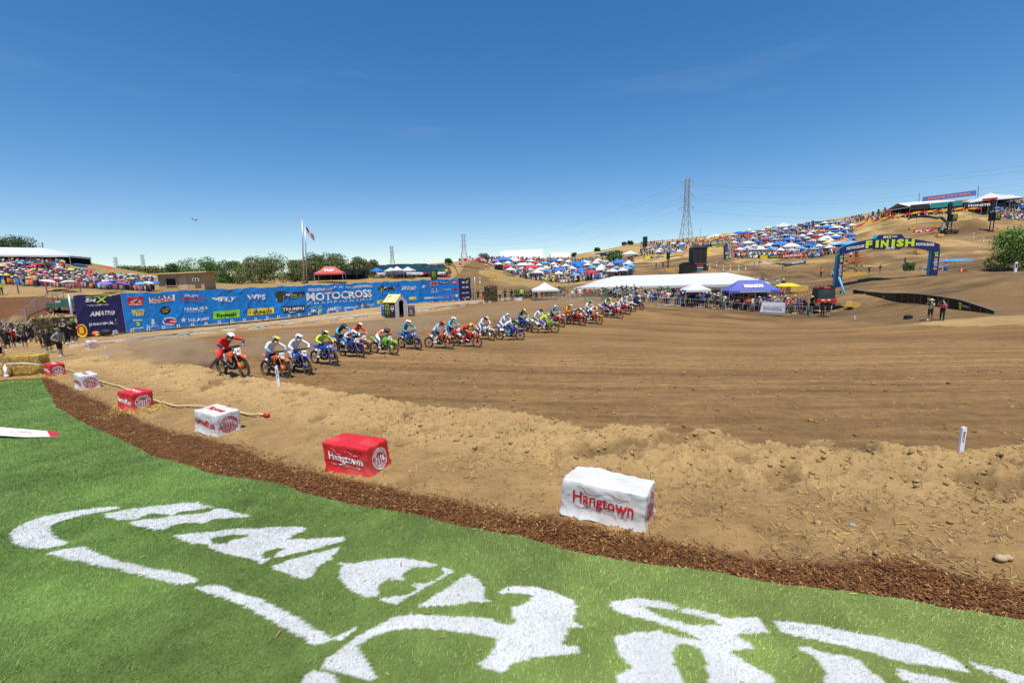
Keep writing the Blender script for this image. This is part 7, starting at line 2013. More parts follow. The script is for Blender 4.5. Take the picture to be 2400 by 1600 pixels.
tape('striped_tape', 'red and yellow tape round the bend beside the lattice tower', [(1633, 572), (1645, 566), (1670, 562), (1705, 558), (1726, 577)], 150, 145, 3.0, [TY, TR])
tape('striped_tape', 'red and white tape down the left side of the far jump', [(1058, 618), (1068, 630), (1076, 650)], 125, 100, 5, [M_PRW, TR])
tape('striped_tape', 'red and white tape down the right side of the far jump', [(1138, 640), (1145, 652), (1152, 664)], 112, 96, 5, [M_PRW, TR])
tape('black_tape', 'black and white banner tape along the turn below the right crowd', [(1778, 616), (1800, 619), (1838, 621)], 104, 103, 3.0, [M_BLK, M_PRW])
tape('black_tape', 'black banner tape along the bend right of the middle canopies', [(1430, 645), (1460, 638), (1486, 631)], 112, 118, 4, [M_BLK, M_BLK])
def finish_arch():
 Y = 58.0; g = P(1962, 676, Y); gz = hz(g.x, Y); root = empty('finish_arch', (g.x, Y, min(g.z, gz))); o0 = root.location.copy()
 tag(root, 'navy inflatable arch with big yellow FINISH lettering', 'arch')
 cv = lambda q: [(1900 + a / 6.533, 540 + b / 6.533) for a, b in q]
 Q = lambda p, dy=0.0: P(p[0], p[1], Y) - o0 + Vector((0, dy, 0))
 mn = mat('inflatable_navy', (.016, .020, .105), .4, 0, .1, 1.5, .1, 3); mc = mat('inflatable_cyan', (.02, .30, .42), .45, 0, .1, 1.5)
 def solid(pts, name, th=.5, par=root):
  v = [Q(p) for p in pts]; n = len(v); cx = sum(v, Vector()) / n
  mb = MB(); ins = [cx + (p - cx) * .985 for p in v]
  F0 = [p + Vector((0, -th / 2, 0)) for p in ins]; F1 = [p + Vector((0, -th / 2 + .12, 0)) for p in v]; F2 = [p + Vector((0, th / 2, 0)) for p in v]
  mb.add(F0 + F1 + F2, [tuple(range(n))] + [(i, i + n, (i + 1) % n + n, (i + 1) % n) for i in range(n)], 0)
  mb.add(F1 + F2, [(i, i + n, (i + 1) % n + n, (i + 1) % n) for i in range(n)], 1)
  mb.add(F2, [tuple(range(n - 1, -1, -1))], 0)
  return mb.build(name, [mn, mc], par)
 arc = lambda ps: [p for p in ps]
 topL = cv([(430, 300), (440, 270), (500, 240), (600, 205), (700, 180), (800, 155), (900, 140), (985, 128)]); topR = cv([(1400, 115), (1500, 120), (1620, 140), (1760, 165), (1880, 185), (1960, 210), (1965, 318)])
 botR = cv([(1832, 318), (1700, 285), (1560, 265), (1420, 255)]); botL = cv([(985, 272), (880, 285), (740, 305), (600, 335), (500, 365), (440, 375)])
 beam = solid((topL + cv([(1190, 112)]) + topR + botR + cv([(1190, 262)]) + botL)[::-1], 'beam')
 sign = solid(cv([(960, 240), (970, 130), (1010, 75), (1080, 68), (1360, 62), (1400, 118), (1412, 230), (1370, 262), (1335, 292), (990, 292)])[::-1], 'sign_board', .8)
 for pts, nm in ((cv([(402, 375), (492, 372), (440, 884), (355, 880)]), 'leg'), (cv([(1838, 320), (1952, 318), (1913, 690), (1796, 690)]), 'leg')):
  lg = solid(pts[::-1], nm, .55)
  v = [Q(p, -.30) for p in pts]
  for k, c in enumerate(('lime', 'g', 'w', 'r', 'y', 'w', 'w', 'y', 'w', 'bl', 'w', 'r')):
   t = .04 + k * .066; a, b = v[0].lerp(v[3], t), v[1].lerp(v[2], t); dn = (v[3] - v[0]) * (.030 if k != 1 else .045)
   mb = MB(); mb.add([a.lerp(b, .25 + .06 * (k % 3)), a.lerp(b, .78 - .05 * (k % 2)), a.lerp(b, .78 - .05 * (k % 2)) + dn, a.lerp(b, .25 + .06 * (k % 3)) + dn], [(3, 2, 1, 0)]); mb.build('sponsor_mark', PRT[c], lg)
 def txt(body, c, w, h, slope, mt, par, off, bold=.05, shear=0):
  cc = Q(c, off); s = Y / FPX; mb = MB()
  letters(mb, body, None, h * s, w * s, bold=bold, shear=shear, mapf=lambda x, y: cc + Vector((x, 0, y - h * s / 2 + slope * x))); mb.build('lettering', mt, par)
 ml = mat('print_yellow_green', (.56, .66, .02), .45)
 for ch, x, y, w in zip('FINISH', (866, 975, 1090, 1220, 1326, 1488), (213, 206, 202, 195, 190, 188), (96, 46, 116, 48, 112, 142)):
  p = cv([(x, y)])[0]; txt(ch, p, w / 6.533, 15.2, .03, ml, sign if 970 < x < 1400 else beam, -.44 if 960 < x < 1420 else -.28, .06)
 txt('SM', cv([(1105, 105)])[0], 12, 5, .02, M_PRW, sign, -.44, .05, .2); txt('X', cv([(1168, 102)])[0], 10, 7, .02, ml, sign, -.44, .05, .2); txt('WORLD', cv([(1240, 98)])[0], 12, 3, .02, M_PRW, sign, -.44); txt('AMA PRO', cv([(1175, 272)])[0], 22, 4.2, .01, M_PRW, sign, -.44, .05, .2)
 txt('MOTOCROSS', cv([(660, 258)])[0], 40, 6, .13, M_PRW, beam, -.28, .04); txt('MOTOCROSS', cv([(1722, 215)])[0], 42, 6, -.04, M_PRW, beam, -.28, .04)
 for a, b in (((2037, 690), (2029, 664)), ):
  pa, pb_ = P(*a, 52), P(*b, 56);
finish_arch()
p = P(1985, 690, 52); mb = MB(); mb.tube([(0, 0, -.6), (-.35, 1.0, 2.0)], .10, 8); o = mb.build('support_strut', mat('inflatable_cyan', (.10, .45, .62), .45), None, True, p); tag(o, 'pale blue strut leaning beside the left arch leg', 'strut')
def arch_blue():
 Y = 122; g = P(1700, 612, Y); root = empty('blue_arch', g); tag(root, 'distant blue banner arch behind the black scoring tower', 'arch')
 Q = lambda px, py: P(px, py, Y) - g
 for pts, nm, m in (([(1645, 574), (1704, 570), (1704, 576), (1645, 580)], 'crossbar', cmat(NAVY)), ([(1697, 576), (1704, 576), (1704, 608), (1698, 608)], 'leg', cmat((.03, .06, .2))), ([(1646, 580), (1652, 580), (1652, 614), (1646, 614)], 'leg', cmat((.03, .06, .2)))):
  v = [Q(*p) for p in pts]; mb = MB(); mb.add([p + Vector((0, -.4, 0)) for p in v] + [p + Vector((0, .4, 0)) for p in v], [(3, 2, 1, 0), (4, 5, 6, 7), (0, 1, 5, 4), (1, 2, 6, 5), (2, 3, 7, 6), (3, 0, 4, 7)]); o = mb.build(nm, m, root)
  if nm == 'crossbar':
   mb = MB(); letters(mb, 'MONSTER ENERGY', Matrix.Translation(Q(1683, 576.5) + Vector((0, -.43, 0))) @ Matrix.Rotation(rad(90), 4, 'X') @ Matrix.Rotation(.06, 4, 'Z'), .35, 3.4, bold=.04); mb.build('lettering', PRT['lime'], o)
  else:
   for k in (.55, .85): mb = MB(); c = v[0].lerp(v[2], k); mb.box(c + Vector((0, -.42, 0)), (.45, .02, .5)); mb.build('sponsor_mark', PRT['lime'], o)
arch_blue()
def scoring_tower():
 Y = 104; b = atY(1640, 632, Y); root = empty('scoring_tower', b); tag(root, 'black wrapped scoring tower with peaked roof on the dirt', 'tower')
 s = Y / FPX; t = P(1640, 580, Y).z - b.z; w = 2.9
 mb = MB(); mb.box((0, w / 2, t / 2 - .3), (w, w, t + .6)); bd = mb.build('wrapped_frame', mat('mesh_wrap', (.016, .017, .015), .6, 0, .4, 1.2), root)
 mb = MB(); q = w / 2 + .15; mb.add([(-q, -.15, t), (q, -.15, t), (q, w + .15, t), (-q, w + .15, t), (0, w / 2, t + .75)], [(0, 1, 4), (1, 2, 4), (2, 3, 4), (3, 0, 4), (3, 2, 1, 0)]); mb.build('peaked_roof', mat('roof_dark', (.035, .035, .035), .6), root)
 for x in (-w / 2, 0, w / 2): mb = MB(); mb.box((x, -.02, t / 2), (.1, .08, t)); mb.build('corner_post', mat('post_dark', (.05, .05, .05), .5), root)
 mb = MB(); mb.box((0, -.06, t * .38), (w + .3, .08, .08)); mb.build('rail', M_STEEL, root)
 for k, (c, z, h, ww) in enumerate(((RED, .30, .35, 1.5), (WHITE, .22, .22, 1.3), (TEAL, .12, .28, 1.3), (WHITE, .03, .18, .9))): mb = MB(); mb.box((.05, -.03, t * z), (ww, .03, h)); mb.build('sponsor_mark', cmat(c), bd)
 mb = MB(); mb.box((-2.6, 1.0, 1.0), (2.6, 2.4, 2.6)); mb.add([(-3.9, -.3, 2.3), (-1.3, -.3, 2.3), (-1.3, 2.3, 2.7), (-3.9, 2.3, 2.7)], [(0, 1, 2, 3)]); mb.build('side_shelter', M_BLK, root)
scoring_tower()
# ------------------------------------------------------------------ single people
rp = random.Random(5)
def spot(px, py, Y=None):
 p = hit(px, py) if Y is None else atY(px, py, Y)
 return Vector((p.x, p.y, hz(p.x, p.y)))
def face_to(p, tx=0.0, ty=0.0): return math.atan2(ty - p.y, tx - p.x)
_used = {}
def uniq(lab):
 """spell out look-alikes so that each label points to one person"""
 _used[lab] = _used.get(lab, 0) + 1
 return lab
TOPS = [(WHITE, 6), (BLACK, 7), (DGREY, 3), (GREY, 3), (NAVY, 2), (RED, 1.5), (BLUE, 1.5), (LBLUE, 1.5), (GREEN, .7), (TANC, 1.5), (TEAL, .6), (ORANGE, .8), (PINK, .5)]
BOTS = [(BLACK, 5), (DGREY, 3), (NAVY, 3), (TANC, 2), (GREY, 2), (BLUE, 1)]
def pick(l): return rp.choices([a for a, b in l], [b for a, b in l])[0]
def fan(px, py, Y=None, where='', group='', poses=('stand', 'lean', 'crossed', 'hips', 'phone', 'camera'), top=None, bot=None, face=None, hatp=.6, sc=None, jit=.35):
 p = spot(px, py, Y)
 sh = top or pick(TOPS); bt = bot or pick(BOTS)
 ht = rp.choice(['cap', 'straw', 'cap']) if rp.random() < hatp else None
 hc = (.52, .40, .20) if ht == 'straw' else rp.choice([BLACK, WHITE, RED, NAVY, GREY])
 ps = rp.choice(poses)
 f = (face if face is not None else face_to(p, -3, 22)) + rp.uniform(-jit, jit)
 hn = '' if not ht else (', straw hat' if ht == 'straw' else ', %s cap' % CNAME[hc])
 lab = 'person in %s and %s %s%s, %s' % (CNAME[sh], CNAME[bt], 'shorts' if (so := rp.random() < .6) else 'trousers', hn, where)
 if len(lab.split()) > 16: lab = lab.replace(hn, '')
 if len(lab.split()) > 16: lab = lab.replace(' shorts', '').replace(' trousers', '')
 if len(lab.split()) > 16: lab = 'person in %s, %s' % (CNAME[sh], where)
 return person(p, f, ps, sh, bt, uniq(lab), group, ht, hc, so, rp.random() < .15, rp.choice([BLACK, WHITE, GREY]), sc or rp.uniform(.92, 1.06))
GF = 'spectators along the track fence'
x = 1484
while x < 1888:
 if 1784 < x < 1842: top_ok = False
 yb = 711 + (x - 1490) * .0655
 near = 'left of the white pop-up canopy' if x < 1595 else 'below the white pop-up canopy' if x < 1665 else 'below the purple blue canopy' if x < 1780 else 'behind the grey lettered fence banner' if x < 1842 else 'at the right end of the fence'
 og = 1705 < x < 1755 and rp.random() < .55
 fan(x, yb, None, near + ', front row', GF, top=ORANGE if og else None)
 if rp.random() < .75: fan(x + rp.uniform(-4, 5), yb - 3.2, None, near + ', second row', GF, top=ORANGE if og and rp.random() < .5 else None)
 if rp.random() < .42: fan(x + rp.uniform(-4, 5), yb - 6, None, near + ', back row', GF)
 x += rp.uniform(6.6, 9.4)
x = 1322
while x < 1484:
 fan(x, 703.5 + rp.uniform(-.6, .6), None, 'behind the far group of bikes', 'spectators behind the bikes', top=rp.choice([WHITE, WHITE, LBLUE, GREY, TANC, RED, None]))
 x += rp.uniform(8, 12)
x = 1246
while x < 1330:
 fan(x, 702, None, 'by the fence near the white canopy', 'spectators near the white canopy')
 x += rp.uniform(9, 14)
for k in range(46):
 px = rp.uniform(1400, 1800) if k > 14 else rp.uniform(1395, 1500)
 fan(px, 690, rp.uniform(60.5, 67), 'in the shade of the long marquee', 'spectators under the long marquee', top=rp.choice([BLACK, DGREY, NAVY, GREEN, BLACK, TANC]))
for q, tp, bt, ps, lab in [((1121, 706), BLACK, BLACK, 'stand', 'person in black standing left at the end of the banner'), ((1133, 706), NAVY, RED, 'stand', 'person in navy top and red shorts walking at the banner end'), ((1172, 705), TANC, BLACK, 'hips', 'person in tan top right of the hay screen, first of three'), ((1184, 705), BLACK, BLACK, 'crossed', 'person in black right of the hay screen, middle of three'), ((1199, 705), BLACK, DGREY, 'stand', 'person in black right of the hay screen, last of three'), ((1223, 702), HIVIS, BLACK, 'stand', 'person in high visibility vest behind low white cloth'), ((1307, 703), HIVIS, BLACK, 'crossed', 'person in high visibility vest by the fence left of marquee'), ((1257, 701), ORANGE, BLACK, 'crouch', 'person in orange crouching at the fence by the white canopy'),
 ((1927, 743), BLACK, BLACK, 'stand', 'left of two people in black and straw hats before the red machine'), ((1940, 743), BLACK, BLACK, 'stand', 'right of two people in black and straw hats before the red machine'), ((1903, 731), BLACK, NAVY, 'lean', 'person in black and straw hat leaning on the red machine'),
 ((2179, 752), GREY, BLACK, 'camera', 'photographer in straw hat and grey shirt filming, left of two on the dirt'), ((2207, 752), BLACK, BLACK, 'camera', 'camera operator in black with pink vest, right of two on the dirt')]:
 p = spot(*q); straw = 'straw' in lab
 o = person(p, face_to(p, *((-6, 20) if q[0] > 1850 else (0, 0))), ps, tp, bt, lab, None, 'straw' if straw else ('cap' if 'black' in lab or 'camera' in lab else None), (.55, .42, .2) if straw else BLACK, q[0] not in (1133, 2207, 1927), False, WHITE if q[0] == 2179 else BLACK)
 if 'camera operator' in lab:
  mb = MB(); mb.box((.30, 0, 1.56), (.42, .16, .17)); mb.tube([(.5, 0, 1.56), (.68, 0, 1.56)], [.06, .08], 10); c_ = mb.build('shoulder_camera', M_BLKP, None, False, p); c_.rotation_euler = o.rotation_euler; tag(c_, 'black shoulder video camera held by the right operator', 'camera')
  mb = MB(); mb.box((.0, 0, 1.22), (.30, .40, .34), None, 0, .95); v_ = mb.build('vest', cmat((.55, .10, .14)), o)
 if 'filming, left' in lab:
  mb = MB(); mb.box((.26, 0, 1.60), (.10, .14, .11)); mb.tube([(.3, 0, 1.6), (.52, 0, 1.6)], [.045, .055], 10); c_ = mb.build('photo_camera', M_BLKP, None, False, p); c_.rotation_euler = o.rotation_euler; tag(c_, 'black camera with long lens held by the photographer in straw hat', 'camera')
p = spot(2128, 748); mb = MB(); mb.box((0, 0, .16), (.55, .35, .32), None, 0, .85); b_ = mb.build('bag_body', M_BLK); b_.location = (0, 0, 0); rt = empty('camera_bag', p); b_.parent = rt; mb = MB(); mb.tube([(-.15, 0, .3), (-.1, 0, .42), (.1, 0, .42), (.15, 0, .3)], .02, 6); mb.build('handle', M_BLK, rt); tag(rt, 'black bag on the dirt left of the photographers', 'bag')
for q, Y, tp, bt, lab in [((2037, 640), 96, NAVY, BLACK, 'left of two people standing on the dirt inside the finish arch'), ((2062, 639), 96, BLACK, GREY, 'right of two people standing on the dirt inside the finish arch'), ((2119, 632), 100, NAVY, BLUE, 'person behind the round shrub inside the finish arch'), ((1923, 656), 80, ORANGE, BLACK, 'person in orange top left of the finish arch'), ((1952, 660), 66, LBLUE, BLACK, 'person in light blue beside the left arch leg'), ((1768, 609), 109, LBLUE, TANC, 'person in light blue below the yellow banner'), ((1835, 616), 106, LBLUE, GREY, 'person in light blue beside the grey inflatable tube'), ((1538, 625), 118, BLUE, BLUE, 'person in blue on the open dirt left of scoring tower'), ((1554, 625), 118, BLACK, BLACK, 'person in dark clothes on the open dirt left of scoring tower'), ((1607, 630), 106, WHITE, BLACK, 'person in white left of the scoring tower'), ((1617, 630), 106, BLACK, BLACK, 'person in black left of the scoring tower'), ((1658, 630), 105, BLACK, BLACK, 'person in black at the right corner of scoring tower'),
 ((2217, 618), 88, RED, WHITE, 'person in red top standing behind the blue parasol'), ((2202, 522), 130, BLACK, BLACK, 'dark figure left on the dirt by the lift arm'), ((2205, 548), 128, BLACK, BLACK, 'dark figure in a group beside the red white banner'), ((2222, 547), 128, BLACK, DGREY, 'dark figure in the middle of the group on the dirt hill'), ((2230, 547), 128, NAVY, BLACK, 'navy figure in the group on the dirt hill'), ((2243, 545), 128, RED, BLACK, 'red topped figure right of the group on the dirt hill'), ((1820, 690), 60, TANC, BLACK, 'person in tan standing right of the long marquee'), ((1835, 690), 60, BLACK, BLACK, 'person in black standing right of the long marquee'), ((1832, 693), 56, ORANGE, BLACK, 'person in orange left of the yellow and red parasol'), ((1102, 615), 150, BLUE, BLUE, 'small figure in blue on top of the far jump')]:
 p = spot(q[0], q[1], Y)
 person(p, face_to(p) + rp.uniform(-.5, .5), rp.choice(['stand', 'hips', 'crossed']), tp, bt, lab, None, 'cap', rp.choice([BLACK, WHITE]), rp.random() < .5)
GL = 'spectators on the left hillside'
n = 0
while n < 60:
 px, py = rp.uniform(-8, 356), rp.uniform(640, 678)
 if not (652 + px * .06 < py < 668 + px * .045) : continue
 if 100 < px < 130: continue
 p = spot(px, py)
 if p.y > 90 or p.y < 50: continue
 zone = 'left end of lower row' if px < 100 else 'middle of lower row' if px < 230 else 'near the tan shed'
 sh = pick(TOPS)
 stand = rp.random() < .25
 hatc = rp.choice([BLACK, WHITE, (.52, .40, .20)])
 person(p, face_to(p, -5, 25) + rp.uniform(-.4, .4), 'stand' if stand else 'sit', sh, pick(BOTS), 'spectator in %s %s on the left hillside, %s' % (CNAME[sh], 'standing' if stand else 'sitting', zone), GL, 'straw' if hatc[0] == .52 else 'cap', hatc, True)
 if not stand:
  pass
 n += 1
o = spot(206, 684, 64); person(o, face_to(o, -60, 90), 'walk', BLUE, BLACK, 'person in bright blue shirt walking at the foot of left hillside', None, 'cap', (.6, .1, .1), True)
o = spot(4, 692, 55); person(o, face_to(o), 'stand', HIVIS, BLACK, 'person in yellow high visibility shirt at the far left edge', None, 'cap', BLACK, False)
crew = [(143, 836, GREY, BLACK, 'hips', 'crew member in grey shirt and black shorts in front of the group', 1, 'cap'), (117, 826, BLACK, BLACK, 'stand', 'crew member in black with dark shorts left of the grey shirt', 1, None), (103, 820, DGREY, BLACK, 'stand', 'crew member in dark grey with grey cap holding a board', 1, 'cap'), (60, 817, DGREY, BLACK, 'hips', 'crew member in faded grey shirt and dark shorts', 1, 'cap'), (33, 815, RED, BLACK, 'stand', 'crew member in bright red shirt', 1, None), (20, 822, BLACK, BLACK, 'stand', 'crew member in black at the left picture edge', 1, 'cap'), (8, 812, BLACK, DGREY, 'stand', 'crew member in black with bare head at the left edge', 1, None), (45, 806, WHITE, BLACK, 'camera', 'crew member in white hood behind the red shirt', 0, None), (74, 805, BLACK, BLACK, 'phone', 'crew member in black with green cap holding a phone', 1, 'cap'), (88, 803, NAVY, BLACK, 'camera', 'crew member in navy filming in the middle of the crew', 0, 'cap'), (128, 806, BLACK, BLACK, 'camera', 'camera operator in black under a dark cover', 0, None), (148, 808, BLACK, TANC, 'stand', 'crew member in black and tan trousers by the hide', 0, None), (160, 806, BLACK, BLACK, 'point', 'crew member in black pointing by the banner end', 0, 'cap'), (175, 803, BLACK, BLACK, 'lean', 'crew member in black leaning at the left banner post', 1, 'cap'), (54, 800, BLACK, BLACK, 'stand', 'crew member in black in the second row, left part', 0, 'cap'), (100, 799, RED, BLACK, 'stand', 'crew member in red cap and top in the second row', 0, 'cap'), (118, 799, BLACK, BLACK, 'stand', 'crew member in black in the second row, right part', 0, 'cap'), (14, 800, DGREY, BLACK, 'stand', 'crew member in dark grey in the second row at left', 0, 'cap'), (136, 799, DGREY, BLACK, 'crossed', 'crew member in dark grey in the second row by the hide', 0, None), (-12, 825, NAVY, DGREY, 'crouch', 'crew member crouching at the left picture edge', 1, None), (2, 838, BLACK, BLACK, 'crouch', 'crew member in black sitting on the ground behind straw bales', 1, None), (30, 800, GREEN, BLACK, 'stand', 'crew member in dark green in the second row', 0, 'cap')]
for k in range(26):
 crew.append((rp.uniform(-15, 178), rp.uniform(796, 803), rp.choice([BLACK, BLACK, DGREY, NAVY, BLACK]), BLACK, rp.choice(['stand', 'camera', 'crossed', 'phone']), 'crew member in dark clothes in the packed back row%s' % '', 0, rp.choice(['cap', 'cap', None])))
for (px, py, tp, bt, ps, lab, shr, ht) in crew:
 p = spot(px, py)
 person(p, face_to(p, -10, 22) + rp.uniform(-.5, .5), ps, tp, bt, lab, 'crew beside the start' if 'packed' in lab else None, ht, rp.choice([BLACK, BLACK, GREY, DGREY, (.06, .22, .04)]), bool(shr), False, rp.choice([BLACK, WHITE, GREY]), rp.uniform(.98, 1.06))
p = spot(199, 788); o = person(p, face_to(p, 0, 30), 'phone', (.02, .10, .42), NAVY, 'person in blue shirt taking a photo before the navy banner end', None, 'cap', BLACK, False)
def pile(name, lab, px, py, parts):
 p = spot(px, py); root = empty(name, p); tag(root, lab, name.split('_')[-1])
 for nm, c, r, cc in parts: mb = MB(); mb.ell(c, r, 10, 7); mb.build(nm, cmat(cc), root, True)
pile('gear_bag', 'orange and black gear bags at the foot of the navy banner', 222, 787, [('orange_bag', (0, 0, .22), (.5, .3, .24), (.75, .16, .02)), ('black_bag', (.95, .1, .28), (.55, .35, .3), (.015, .015, .018)), ('yellow_bottle', (.45, -.25, .1), (.14, .1, .1), (.6, .6, .05))])
p = spot(195, 792); rt = empty('course_sign', p, rad(15)); tag(rt, 'red and yellow oval sign propped before the navy banner', 'sign')
mb = MB(); mb.prism([(.38 * math.cos(a), .62 + .58 * math.sin(a)) for a in [2 * math.pi * k / 18 for k in range(18)]], .05, Matrix(((1, 0, 0, 0), (0, 0, -1, 0), (0, 1, 0, 0), (0, 0, 0, 1)))); bd = mb.build('board', PRT['y'], rt)
mb = MB(); mb.prism([(.32 * math.cos(a), .70 + .42 * math.sin(a)) for a in [2 * math.pi * k / 18 for k in range(18)]], .06, Matrix(((1, 0, 0, 0), (0, 0, -1, -.01), (0, 1, 0, 0), (0, 0, 0, 1)))); mb.build('red_field', M_PRR, bd)
mb = MB(); letters(mb, '8', Matrix.Translation((0, -.06, .42)) @ Matrix.Rotation(rad(90), 4, 'X'), .55, .34, bold=.04); mb.build('figure', PRT['y'], bd)
# ------------------------------------------------------------------ parasols on the left hillside
def umbrella_mesh():
 mb = MB(); n = 8
 rings = [(.02, 1.0), (.45, .93), (.82, .72), (1.0, .48)]
 vs = []
 for r, z in rings:
  for k in range(n): vs.append((r * math.cos(2 * math.pi * k / n), r * math.sin(2 * math.pi * k / n), 1.15 + z * .55 - (.03 if k % 2 and r > .5 else 0)))
 mb.add(vs, [(i * n + k, i * n + (k + 1) % n, (i + 1) * n + (k + 1) % n, (i + 1) * n + k) for i in range(3) for k in range(n)], 0)
 mb.tube([(0, 0, 0), (0, 0, 1.78)], .018, 5, 1)
 return mb.mesh('parasol', [M_TENTW, M_STEEL])
UMB = umbrella_mesh()
UC = {'red': (.55, .02, .04), 'blue': (.02, .16, .55), 'light blue': (.10, .38, .62), 'white': (.72, .72, .72), 'yellow': (.78, .55, .03), 'pink': (.75, .12, .30), 'black': (.015, .015, .02), 'purple': (.25, .12, .40), 'grey': (.35, .37, .40), 'green': (.06, .38, .08), 'orange': (.8, .2, .02), 'lime green': (.45, .7, .05)}
pl = [(58, 617, 'light blue', 1.5), (97, 624, 'red', 1.2), (187, 625, 'blue', 1.6), (250, 629, 'red', 1.5), (15, 623, 'grey', 1.2), (8, 630, 'yellow', 1.3), (28, 632, 'red', 1.0), (76, 629, 'red', 1.0), (136, 630, 'grey', 1.2), (165, 635, 'lime green', 1.2), (148, 637, 'purple', .9), (185, 638, 'grey', 1.1), (215, 636, 'red', 1.1), (70, 642, 'pink', .9), (82, 645, 'green', .9), (100, 646, 'red', .9), (115, 642, 'pink', 1.0), (155, 643, 'black', 1.2), (230, 648, 'light blue', 1.2), (282, 648, 'light blue', 1.1), (85, 637, 'yellow', 1.0), (12, 651, 'yellow', .9), (132, 665, 'red', 1.2), (112, 668, 'white', 1.2), (152, 668, 'black', 1.1), (166, 670, 'white', 1.2), (248, 672, 'purple', 1.2), (288, 663, 'red', 1.1), (268, 668, 'blue', 1.3), (284, 673, 'purple', 1.2), (335, 671, 'light blue', 1.0), (345, 668, 'white', 1.1), (362, 666, 'blue', 1.1), (355, 650, 'white', 1.2), (310, 645, 'grey', 1.0), (205, 644, 'red', .9), (40, 640, 'white', .9), (50, 648, 'purple', .8), (225, 657, 'pink', 1.0)]
for k, (px, py, c, s) in enumerate(pl):
 Xp, Yp, Zp, ok = hits([px], [py + 16])
 o = obj('parasol', UMB, None, (float(Xp[0]), float(Yp[0]), float(Zp[0])), (rp.uniform(-.18, .18), rp.uniform(-.18, .18), rp.uniform(0, 1)))
 o.scale = (s * .72, s * .72, .9)
 objmats(o, [cmat(UC[c], .6)])
 xs = 'far left of' if px < 60 else 'left of' if px < 140 else 'middle of' if px < 235 else 'right of' if px < 320 else 'beside the shed,'
 tag(o, '%s%s parasol %s the left hillside crowd, %s' % ('big ' if s > 1.25 else '', c, xs, 'upper rows' if py < 640 else 'middle rows' if py < 655 else 'lower row'), 'parasol', 'parasols on the left hillside')
b = spot(1844, 698, 54); rt = empty('parasol', b); tag(rt, 'yellow and red parasol behind the right end of the fence crowd', 'parasol')
pm_ = obj('shade', UMB, rt, (0, 0, .3)); pm_.scale = (1.35, 1.35, 1.15); objmats(pm_, [cmat((.80, .55, .02))])
mb = MB(); mb.add([(-.25, -1.16, 1.95), (.55, -1.12, 1.95), (.35, -.75, 2.16), (-.1, -.78, 2.16)], [(0, 1, 2, 3)]); mb.build('red_panel', cmat((.6, .03, .02)), rt)
b = spot(2235, 646, 70); rt = empty('parasol', b); tag(rt, 'wide sky blue shade parasol right of the finish arch', 'parasol')
pm_ = obj('shade', UMB, rt, (0, 0, .2)); pm_.scale = (2.1, 2.1, 1.1); objmats(pm_, [cmat((.03, .28, .72))])
# ------------------------------------------------------------------ fences
M_WIREF = mat('fence_wire', (.40, .41, .42), .4, .5, .1, 5)
def fence(name, lab, pts, h, post=.05, rails=(1.0,), step=2.6, m=None, pm=None, wires=0, z0=0.0):
 W_ = [Vector((p.x, p.y, hz(p.x, p.y))) for p in pts]
 o0 = W_[0]; root = empty(name, o0); tag(root, lab, 'fence')
 acc = []
 for a, b in zip(W_[:-1], W_[1:]):
  n = max(1, round((b - a).length / step))
  for k in range(n): q = a.lerp(b, k / n); acc.append(Vector((q.x, q.y, hz(q.x, q.y))))
 acc.append(W_[-1])
 for q in acc:
  mb = MB(); mb.tube([q - o0 - Vector((0, 0, .2)), q - o0 + Vector((0, 0, h))], post, 6); mb.build('post', pm or m or M_STEEL, root)
 for r in rails:
  for a, b in zip(acc[:-1], acc[1:]):
   mb = MB(); mb.tube([a - o0 + Vector((0, 0, h * r - .03)), b - o0 + Vector((0, 0, h * r - .03))], post * .6, 5); mb.build('rail', m or M_STEEL, root)
 if wires:
  mb = MB()
  for a, b in zip(acc[:-1], acc[1:]):
   for k in range(wires):
    z = h * (k + .5) / wires; mb.tube([a - o0 + Vector((0, 0, z)), b - o0 + Vector((0, 0, z))], .006, 3, caps=False)
   n = int((b - a).length / .25)
   for k in range(n): q = a.lerp(b, (k + .5) / n) - o0; mb.tube([q + Vector((0, 0, .02)), q + Vector((0, 0, h))], .004, 3, caps=False)
  o = mb.build('wire_mesh', M_WIREF, root); kind(o, 'stuff')
 return root
M_GPOST = mat('green_post', (.13, .15, .07), .8, 0, .2, 4)
fence('wire_fence', 'low wire fence in front of the standing crowd', [hit(1500, 713), hit(1700, 728), hit(1889, 741)], 1.05, .04, (1.0,), 5.0, M_WIREF, M_WIREF, 0)
for q, lab in (((1689, 727), 'tall dark post rising from the crowd fence'), ((1893, 741), 'green post at the right end of the crowd fence')):
 p = hit(*q); mb = MB(); mb.tube([(0, 0, -.2), (0, 0, 2.7 if q[0] < 1800 else 1.9)], .085, 8); mb.box((0, 0, .0), (.28, .28, .14)); o = mb.build('fence_post', M_GPOST, None, True, (p.x, p.y, hz(p.x, p.y))); tag(o, lab, 'post')
fence('wire_fence', 'low wire fence from the banner end to the white canopy', [hit(1112, 706), hit(1205, 704), hit(1330, 704), hit(1480, 711)], 1.0, .035, (1.0,), 5.0, M_WIREF, M_WIREF, 0)
fence('chain_link_fence', 'grey chain link fence curving down the rust brown bank at left', [hit(-40, 800), hit(8, 786), P(60, 740, 43), P(110, 715, 47), P(150, 700, 50)], 1.25, .04, (1.0, .5), 2.4, M_WIREF, M_WIREF, 9)
fence('wire_fence', 'post and wire fence along the top of the rust brown bank', [P(-60, 695, 55), P(45, 695, 56), P(112, 696, 56), P(190, 690, 58), P(330, 686, 66)], 1.2, .07, (), 6, M_WOOD, M_WOOD, 3)
